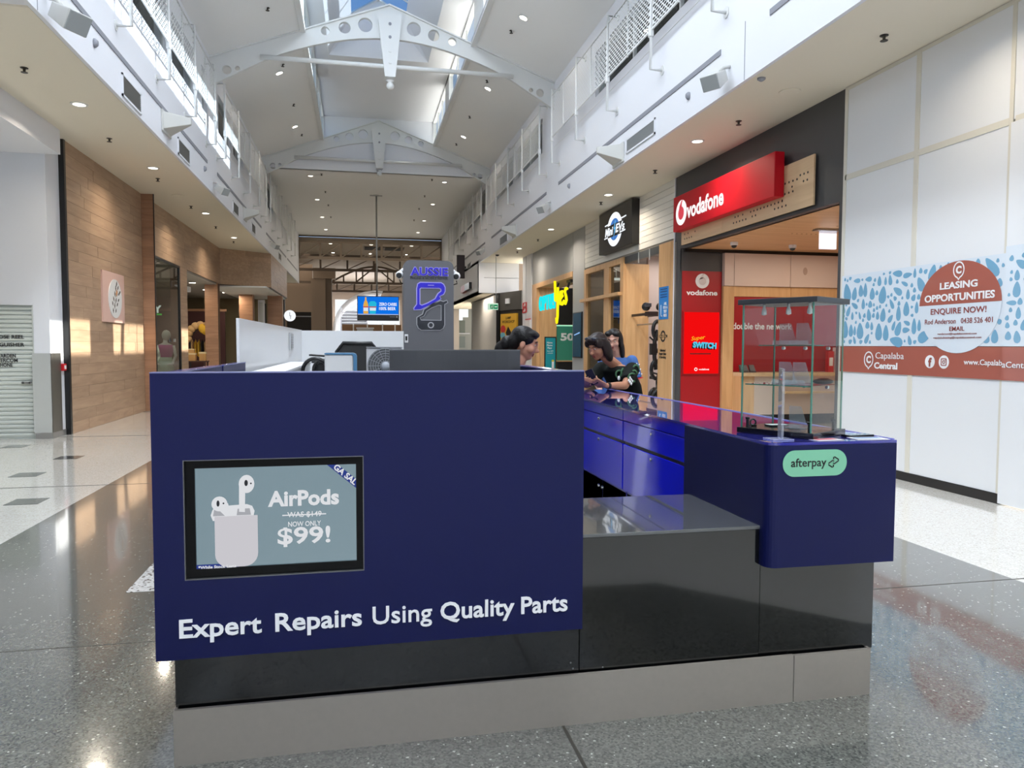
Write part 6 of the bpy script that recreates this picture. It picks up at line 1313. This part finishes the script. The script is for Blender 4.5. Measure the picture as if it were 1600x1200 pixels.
t = thing('white_tablet', 'small white tablet lying on the black cabinet floor', 'tablet', inside(-.08, .02, .027)); build('body', MB().prism(rrect(-.05, .05, -.03, .03, .008), 0, .006, 'T'), black, t, local=True); build('display', MB().prism(rrect(-.046, .046, -.026, .026, .006), .006, .007, 'T'), wtxt, t, local=True)
t = thing('ring_box', 'small dark trinket at the left corner of the cabinet floor', 'trinket', inside(-.14, -.09, .027)); build('ring', MB().tube([(.014*math.cos(2*PI*q/14), 0, .02+.014*math.sin(2*PI*q/14)) for q in range(14)], .004, 6, closed=True), mat('trinket_green', (40, 64, 52), .3), t, local=True); build('block', MB().box(-.014, .014, -.01, .01, 0, .008), black, t, local=True)
t = thing('acrylic_sign_holder', 'clear T-shaped acrylic sign holder seen edge-on before the glass cabinet', 'sign holder', (1.785, 2.90, 1.146)); build('blade', MB().slab([(1.765, 2.855, 1.15), (1.808, 2.955, 1.15), (1.808, 2.955, 1.455), (1.765, 2.855, 1.455)], (.009, -.004, 0)), acr, t, bevel=.002); build('foot', MB().box(1.735, 1.835, 2.868, 2.95, 1.146, 1.15), mat('acrylic_foot', (186, 188, 222), .1, coat=.6), t)
def sheet(name, label, cat, c, w, h, rot, m, z=1.146):
    t = thing(name, label, cat, (c[0], c[1], z)); build('sheet', MB().box(-w/2, w/2, -h/2, h/2, 0, .0015), m, t, local=True); build('print', MB().box(-w*.4, w*.4, -h*.1, h*.38, .0015, .0018), mat(name+'_print', (214, 90, 110) if 'pink' in label else (120, 150, 190), .4), t, local=True); t.rotation_euler = (0, 0, rot)
sheet('flyer', 'pink and white flyer at the front edge of the blue countertop', 'flyer', (1.98, 2.855), .13, .075, .1, mat('flyer_white', (232, 226, 228), .35)); sheet('flyer', 'white flyer with blue print beside the glass cabinet', 'flyer', (2.205, 3.03), .12, .1, .3, wtxt)
sheet('flyer', 'painted white banner reflection at the right front corner of the countertop', 'flyer', (2.19, 2.86), .15, .09, -.1, wtxt)  # sheet that paints the banner's reflection in the glossy top
t = thing('flat_tablet', 'thin black tablet lying on the countertop right of the glass cabinet', 'tablet', (2.2, 2.945, 1.146)); build('body', MB().prism(rrect(-.07, .07, -.03, .03, .008), 0, .008, 'T'), black, t, local=True); build('display', MB().prism(rrect(-.066, .066, -.027, .027, .006), .008, .009, 'T'), mat('tablet_glass', (150, 154, 160), .06, coat=.6), t, local=True); t.rotation_euler = (0, 0, .12)
# ================================================================== PEOPLE
skin_a = mat('skin_tan', (176, 122, 94), .5); skin_b = mat('skin_light', (208, 156, 136), .5); skin_c = mat('skin_warm', (188, 132, 108), .5)
hair_k = mat('hair_black', (15, 12, 13), .42, spec=.3, noise=.5, nscale=60, bump=.4); hair_b = mat('hair_brown', (32, 19, 18), .42, spec=.3, noise=.5, nscale=60, bump=.4)
lipm = mat('lips', (150, 76, 72), .45); eyew = mat('eye_white', (214, 208, 202), .3); eyed = mat('eye_dark', (30, 20, 18), .2); brow = mat('eyebrow', (34, 24, 22), .7)
shoe = mat('shoe_dark', (30, 30, 34), .5)
def etube(mb, pts, n=16):
    """loft of ellipses: (centre, half-width, half-depth, side vector, fore vector)"""
    vs = []; m = len(pts)
    for c, a, b, s, f in pts:
        for k in range(n):
            q = 2*PI*k/n; vs.append(tuple(Vector(c)+Vector(s)*a*math.cos(q)+Vector(f)*b*math.sin(q)))
    fs = [(i*n+k, i*n+(k+1) % n, (i+1)*n+(k+1) % n, (i+1)*n+k) for i in range(m-1) for k in range(n)]
    fs += [tuple(range(n))[::-1], tuple((m-1)*n+k for k in range(n))]
    return mb.add(vs, fs)
def remesh(name, mb, m, parent, vox, smooth=3, bump=None):
    o = build(name, mb, m, parent)
    r_ = o.modifiers.new('union', 'REMESH'); r_.mode = 'VOXEL'; r_.voxel_size = vox; r_.use_smooth_shade = True
    if smooth:
        s_ = o.modifiers.new('soft', 'SMOOTH'); s_.factor = .5; s_.iterations = smooth
    return o
def limb(mb, pts, rs, n=10):
    mb.tube(pts, rs, n)
    for p, r_ in zip(pts, rs): mb.ball(p, r_*.98, n, 6)
def frame_of(face):
    f = Vector(face).normalized(); s = f.cross(Vector((0, 0, 1))).normalized(); u = s.cross(f); return f, s, u
def head(body, t, c, face, skin, sc=1.0):
    f, s, u = frame_of(face); c = Vector(c)
    def P(a, b, k): return tuple(c+s*a*sc+f*b*sc+u*k*sc)
    def eb(mb, a, b, k, ra, rb, rk, n=14, m=9):
        vs0 = MB().ball((0, 0, 0), 1, n, m); mb.add([P(a+v[0]*ra, b+v[1]*rb, k+v[2]*rk) for v in vs0.v], vs0.f)
    eb(body, 0, -.012, .035, .076, .092, .082); eb(body, 0, .02, -.02, .062, .07, .085); eb(body, 0, .045, -.078, .034, .034, .028); eb(body, 0, .03, -.06, .05, .045, .04)
    for q in (-1, 1): eb(body, q*.04, .05, -.025, .026, .03, .03); eb(body, q*.076, -.012, -.01, .012, .02, .032)
    eb(body, 0, .1, -.022, .013, .019, .016); eb(body, 0, .085, .008, .009, .014, .034); eb(body, 0, .08, .035, .04, .012, .012)
    mb = MB()
    eb(mb, 0, .083, -.054, .021, .008, .006, 10, 6); eb(mb, 0, .08, -.064, .018, .008, .006, 10, 6); build('lips', mb, lipm, t, smooth=True)
    for q in (-1, 1):
        mb = MB(); eb(mb, q*.031, .077, .014, .012, .006, .0045, 10, 6); e = build('eye', mb, eyew, t, smooth=True)
        mb = MB(); eb(mb, q*.031, .0825, .012, .006, .003, .0045, 8, 5); build('iris', mb, eyed, e, smooth=True)
        mb = MB(); mb.tube([P(q*.014, .085, .036), P(q*.032, .084, .041), P(q*.05, .073, .034)], .0045*sc, 6); build('eyebrow', mb, brow, t, smooth=True)
    return P, eb
def hand(mb, wrist, tip, palm_n, curl=.7, side=1):
    """palm and five bent fingers from the wrist towards tip; palm faces palm_n"""
    w = Vector(wrist); d = (Vector(tip)-w).normalized(); n_ = Vector(palm_n); n_ = (n_-d*n_.dot(d)).normalized(); s = d.cross(n_)*side
    etube(mb, [(w, .024, .017, s, n_), (w+d*.03, .036, .014, s, n_), (w+d*.085, .04, .012, s, n_), (w+d*.095, .036, .009, s, n_)], 10)
    for k, (o, L) in enumerate(((-.03, .06), (-.01, .072), (.011, .077), (.031, .068))):
        b = w+d*.085+s*o; p1 = b+d*L*.5+n_*L*.12*curl; p2 = p1+(d*(1-curl*.75)+n_*curl).normalized()*L*.34; p3 = p2+(d*(.4-curl*.8)+n_*(curl+.2)).normalized()*L*.26
        limb(mb, [tuple(b), tuple(p1), tuple(p2), tuple(p3)], [.0095, .009, .008, .0065], 7)
    b = w+d*.03+s*.03; p1 = b+(s*.8+d*.6+n_*.3)*.03; p2 = p1+(d*.9+n_*.5)*.03; limb(mb, [tuple(b), tuple(p1), tuple(p2)], [.013, .011, .008], 7)
def body_base(spec, skin):
    b = MB(); V = Vector
    hp, ch, shd, nk = V(spec['pelvis']), V(spec['chest']), V(spec['shoulders']), V(spec['head'])
    f, s, u = frame_of((spec['face_b'][0], spec['face_b'][1], 0))
    w = spec.get('w', 1)
    etube(b, [(hp-V((0, 0, .1)), .13*w, .1*w, s, f), (hp, .165*w, .12*w, s, f), (hp*.55+ch*.45, .13*w, .1*w, s, f), (ch, .155*w, .115*w, s, f), (shd-V((0, 0, .03)), .16*w, .095*w, s, f), (shd+V((0, 0, .03)), .07*w, .06*w, s, f)], 18)
    n0 = shd+V((0, 0, .01)); limb(b, [tuple(n0), tuple(n0*.35+nk*.65-V((0, 0, .02)))], [.056, .05], 12)
    for k in ('L', 'R'):
        q = spec['arm'+k]; limb(b, [q[0], tuple((V(q[0])*.4+V(q[1])*.6)), q[1]], [.052*w, .042*w, .036*w]); limb(b, [q[1], tuple(V(q[1])*.65+V(q[2])*.35), q[2]], [.037*w, .036*w, .024*w])
        if len(q) > 3: hand(b, q[2], q[3], q[4], q[5] if len(q) > 5 else .7, 1 if k == 'L' else -1)
        l = spec['leg'+k]; limb(b, [l[0], l[1], l[2]], [.088*w, .056*w, .038*w])
    return b, (f, s, u)
def shirt(spec, sleeve, hem, grow=.014):
    b = MB(); V = Vector; w = spec.get('w', 1); f, s, u = frame_of((spec['face_b'][0], spec['face_b'][1], 0))
    hp, ch, shd = V(spec['pelvis']), V(spec['chest']), V(spec['shoulders']); g = grow
    etube(b, [(hp+V((0, 0, hem)), .168*w+g, .125*w+g, s, f), (hp*.55+ch*.45, .145*w+g, .112*w+g, s, f), (ch, .16*w+g, .12*w+g, s, f), (shd-V((0, 0, .03)), .165*w+g, .1*w+g, s, f), (shd+V((0, 0, .022)), .085*w+g*.4, .07*w+g*.3, s, f)], 20)
    for k in ('L', 'R'):
        q = spec['arm'+k]; e = V(q[0])*(1-sleeve)+V(q[1])*sleeve; b.tube([tuple(V(q[0])*1.0), tuple((V(q[0])+e)/2), tuple(e)], [.056*w+g, .054*w+g, .052*w+g], 12); b.ball(q[0], .056*w+g, 12, 8)
    return b
def trousers(spec, top, g=.012):
    b = MB(); V = Vector; w = spec.get('w', 1); f, s, u = frame_of((spec['face_b'][0], spec['face_b'][1], 0)); hp = V(spec['pelvis'])
    etube(b, [(hp-V((0, 0, .14)), .14*w+g, .105*w+g, s, f), (hp, .166*w+g, .122*w+g, s, f), (hp+V((0, 0, top)), .15*w+g, .115*w+g, s, f)], 18)
    for k in ('L', 'R'): l = spec['leg'+k]; b.tube([l[0], l[1], tuple(Vector(l[2])+Vector((0, 0, .02)))], [.09*w+g, .062*w+g, .05*w+g], 12)
    return b
def shoes(spec, t):
    f, s, u = frame_of((spec['face_b'][0], spec['face_b'][1], 0))
    for k in ('L', 'R'):
        a = Vector(spec['leg'+k][2]); mb = MB()
        etube(mb, [(Vector((a.x, a.y, .055))-f*.07, .03, .05, s, Vector((0, 0, 1))), (Vector((a.x, a.y, .06))-f*.04, .042, .058, s, Vector((0, 0, 1))), (Vector((a.x, a.y, .045))+f*.08, .046, .042, s, Vector((0, 0, 1))), (Vector((a.x, a.y, .03))+f*.17, .032, .026, s, Vector((0, 0, 1)))], 12)
        build('shoe', mb, shoe, t, smooth=True)
# ---- customer leaning on the far end of the arm
fb = (-.8, -.6, 0)
spec = dict(pelvis=(2.66, 7.0, .93), chest=(2.55, 6.9, 1.17), shoulders=(2.45, 6.82, 1.335), head=(2.21, 6.70, 1.535), face_b=fb, w=1.02,
            armL=((2.54, 6.66, 1.325), (2.395, 6.46, 1.185), (2.175, 6.36, 1.19), (2.06, 6.33, 1.235), (-.1, .5, .6), .75), armR=((2.33, 6.95, 1.325), (2.12, 6.72, 1.185), (2.02, 6.48, 1.19), (2.0, 6.36, 1.23), (.4, .3, .6), .7),
            legL=((2.72, 6.93, .86), (2.70, 6.95, .47), (2.74, 7.0, .07)), legR=((2.6, 7.08, .86), (2.58, 7.1, .47), (2.62, 7.16, .07)))
t = thing('person', 'woman in black and green polo leaning on the counter with a phone, sunglasses on head', 'person', (2.66, 7.0, 0))
b, fr = body_base(spec, skin_a)
fc = (-.86, -.5, -.42)
P, eb = head(b, t, spec['head'], fc, skin_a, 1.02)
remesh('body', b, skin_a, t, .0062, 2)
hm = MB(); eb(hm, 0, -.02, .05, .092, .1, .088); eb(hm, 0, .03, .095, .078, .07, .035)
for q in (-1, 1): eb(hm, q*.076, -.035, -.03, .028, .058, .1); eb(hm, q*.066, -.05, -.1, .03, .045, .065); eb(hm, q*.07, .035, .055, .022, .05, .045)
eb(hm, 0, -.085, -.06, .085, .04, .12)
remesh('hair', hm, hair_b, t, .008, 2)
polo = mat('polo_black', (20, 24, 22), .85, spec=.2); remesh('polo_shirt', shirt(spec, .72, -.05), polo, t, .011, 3); remesh('trousers', trousers(spec, .03), mat('trousers_dark', (34, 36, 42), .8), t, .014, 2); shoes(spec, t)
gm_ = MB(); L0, E0 = Vector(spec['armL'][0]), Vector(spec['armL'][1]); f, s, u = frame_of(fb)
def curl(mb, pts): mb.tube([tuple(p) for p in pts], .009, 6)
sd = Vector((.12, -.99, 0)).normalized()
sh_ = L0*.9+E0*.1
curl(gm_, [L0+sd*.074+Vector((.03*math.cos(a), 0, .045*math.sin(a)+.0)) for a in [k*PI/5 for k in range(9)]])
curl(gm_, [L0*.5+E0*.5+sd*.072+Vector((.04*math.cos(a), 0, .04*math.sin(a))) for a in [k*PI/5+1 for k in range(8)]])
cc = Vector(spec['shoulders'])*.6+Vector(spec['chest'])*.4+f*.1+s*-.0
curl(gm_, [L0+Vector((-.09, -.02, -.04))+Vector((.035*math.cos(a), -.02, .06*math.sin(a))) for a in [k*PI/5+2 for k in range(9)]])
for cx_, rr in ((L0*.75+E0*.25+sd*.07, .03), (Vector(spec['chest'])+s*-.0+sd*.15+Vector((-.02, 0, .06)), .05), (Vector(spec['shoulders'])+sd*.1+f*.06+Vector((0, 0, -.06)), .04)):
    curl(gm_, [cx_+Vector((rr*(1-.06*k)*math.cos(k*PI/5), 0, rr*1.2*(1-.06*k)*math.sin(k*PI/5))) for k in range(11)])
build('green_pattern', gm_, mat('polo_green', (62, 104, 70), .7), t, smooth=True)
wm_ = MB(); cu_ = L0*.3+E0*.7; dn = (E0-L0).normalized()
nv = dn.cross(sd).normalized()
for k in range(2):
    q = cu_+dn*(-.03+.05*k)+sd*.067
    for m_ in (-1, 0, 1):
        a_ = q+nv*.02*m_; wm_.slab([tuple(a_-dn*.019-nv*.008), tuple(a_+dn*.019-nv*.008), tuple(a_+dn*.019+nv*.008), tuple(a_-dn*.019+nv*.008)], tuple(sd*.004))
wm_.ball(tuple(L0+Vector((-.15, -.05, -.08))), .018, 8, 5, (.8, .6, 1.3))
build('white_badges', wm_, wtxt, t, smooth=True)
wt = MB(); wq = Vector(spec['armL'][2]); wd = (Vector(spec['armL'][1])-wq).normalized(); wt.tube([tuple(wq+wd*.02), tuple(wq+wd*.045)], .031, 12); build('wrist_watch', wt, black, t)
sgl = MB()
for q in (-1, 1): eb(sgl, q*.038, .07, .112, .03, .012, .016, 10, 6)
sgl.tube([P(-.085, -.03, .07), P(-.07, .05, .11), P(0, .085, .115), P(.07, .05, .11), P(.085, -.03, .07)], .004, 6); build('sunglasses', sgl, mat('sunglasses', (52, 56, 64), .08, coat=.5), t, smooth=True)
ph = thing('mobile_phone', 'black mobile phone held in the leaning customer\'s hands', 'phone', (2.04, 6.35, 1.27)); pw_, fw = .037, .074
mbp = MB().prism(rrect(-pw_, pw_, -fw, fw, .01), -.0045, .0045, 'F'); po_ = build('body', mbp, black, ph, local=True); sc_ = build('display', MB().prism(rrect(-pw_+.003, pw_-.003, -fw+.004, fw-.004, .008), .0045, .0052, 'B'), mat('phone_display', (20, 22, 28), .08, coat=.6), ph, local=True); ph.rotation_euler = (.35, -.35, -.75)
# ---- staff member looking down, inside the kiosk
spec = dict(pelvis=(1.08, 5.25, .9), chest=(1.07, 5.24, 1.14), shoulders=(1.085, 5.23, 1.325), head=(1.165, 5.2, 1.56), face_b=(.95, -.3, 0), w=1.0,
            armL=((1.12, 5.4, 1.31), (1.2, 5.42, 1.05), (1.38, 5.32, 1.0), (1.5, 5.28, .98), (0, 0, -1), .5), armR=((1.06, 5.05, 1.31), (1.15, 5.02, 1.05), (1.36, 5.08, 1.0), (1.48, 5.12, .98), (0, 0, -1), .5),
            legL=((1.1, 5.33, .85), (1.12, 5.34, .47), (1.1, 5.36, .07)), legR=((1.07, 5.16, .85), (1.1, 5.15, .47), (1.07, 5.14, .07)))
t = thing('person', 'shop worker in a black shirt with black tied-back hair looking down inside the kiosk', 'person', (1.08, 5.25, 0))
b, fr = body_base(spec, skin_c); P, eb = head(b, t, spec['head'], (.9, -.22, -.28), skin_c, 1.0); remesh('body', b, skin_c, t, .0062, 2)
hm = MB(); eb(hm, 0, -.022, .045, .09, .097, .084); eb(hm, 0, -.075, .0, .08, .05, .075); eb(hm, 0, -.13, -.035, .05, .045, .06); eb(hm, 0, -.16, -.085, .038, .04, .06); eb(hm, 0, .03, .085, .074, .06, .03); eb(hm, 0, -.165, -.14, .025, .03, .05)
remesh('hair', hm, hair_k, t, .008, 3)
remesh('shirt', shirt(spec, .6, -.1), mat('shirt_black', (24, 25, 32), .8), t, .012, 3); remesh('trousers', trousers(spec, .03), mat('trousers_black', (26, 26, 30), .8), t, .014, 2); shoes(spec, t)
# ---- second shopper standing behind
spec = dict(pelvis=(2.86, 8.02, .95), chest=(2.87, 8.0, 1.2), shoulders=(2.87, 7.98, 1.4), head=(2.79, 7.9, 1.61), face_b=(-.55, -.83, 0), w=.98,
            armL=((3.0, 7.88, 1.38), (3.06, 7.84, 1.12), (2.98, 7.72, .95), (2.94, 7.66, .9), (-.5, .3, 0), .6), armR=((2.75, 8.1, 1.38), (2.66, 8.08, 1.12), (2.66, 7.9, 1.0), (2.68, 7.8, .98), (.5, .3, 0), .6),
            legL=((2.93, 7.97, .88), (2.94, 7.97, .48), (2.95, 8.0, .07)), legR=((2.79, 8.07, .88), (2.78, 8.08, .48), (2.78, 8.1, .07)))
t = thing('person', 'young woman in starred blue top with long dark hair standing behind the leaning customer', 'person', (2.86, 8.02, 0))
b, fr = body_base(spec, skin_b); P, eb = head(b, t, spec['head'], (-.5, -.8, -.34), skin_b, 1.0); remesh('body', b, skin_b, t, .0065, 2)
hm = MB(); eb(hm, 0, -.03, .045, .09, .092, .085)
for q in (-1, 1): eb(hm, q*.08, -.02, -.02, .024, .06, .1); eb(hm, q*.085, -.02, -.13, .028, .055, .12); eb(hm, q*.045, .035, .092, .045, .05, .03)
eb(hm, 0, -.09, -.1, .085, .04, .19)
remesh('hair', hm, hair_k, t, .008, 2)
remesh('top', shirt(spec, .75, -.05), mat('top_blue', (66, 104, 168), .8), t, .012, 3); remesh('leggings', trousers(spec, .03), mat('leggings_dark', (38, 40, 60), .8), t, .014, 2); shoes(spec, t)
sm = MB(); L0, E0 = Vector(spec['armL'][0]), Vector(spec['armL'][1]); sd = Vector((.35, -.93, 0)).normalized()
for i in range(3):
    for j in range(3): sm.ball(tuple(L0*(1-.2*i-.15)+E0*(.2*i+.15)+sd*.064+Vector((-.03+.03*j, 0, .01*(j % 2)))), .009, 6, 4)
build('white_stars', sm, wtxt, t); f, s, u = frame_of(spec['face_b']); hemr = MB(); e = L0*.25+E0*.75; hemr.tube([tuple(e), tuple(L0*.2+E0*.8)], .072, 12); build('red_cuff', hemr, red, t)
fr_ = MB(); cc = Vector(spec['chest']); etube(fr_, [(cc+Vector((0, 0, -.02))+f*.08, .075, .062, s, f), (cc+Vector((0, 0, .14))+f*.06, .06, .055, s, f)], 14); build('red_front', fr_, mat('top_orange', (206, 84, 52), .8), t, smooth=True)
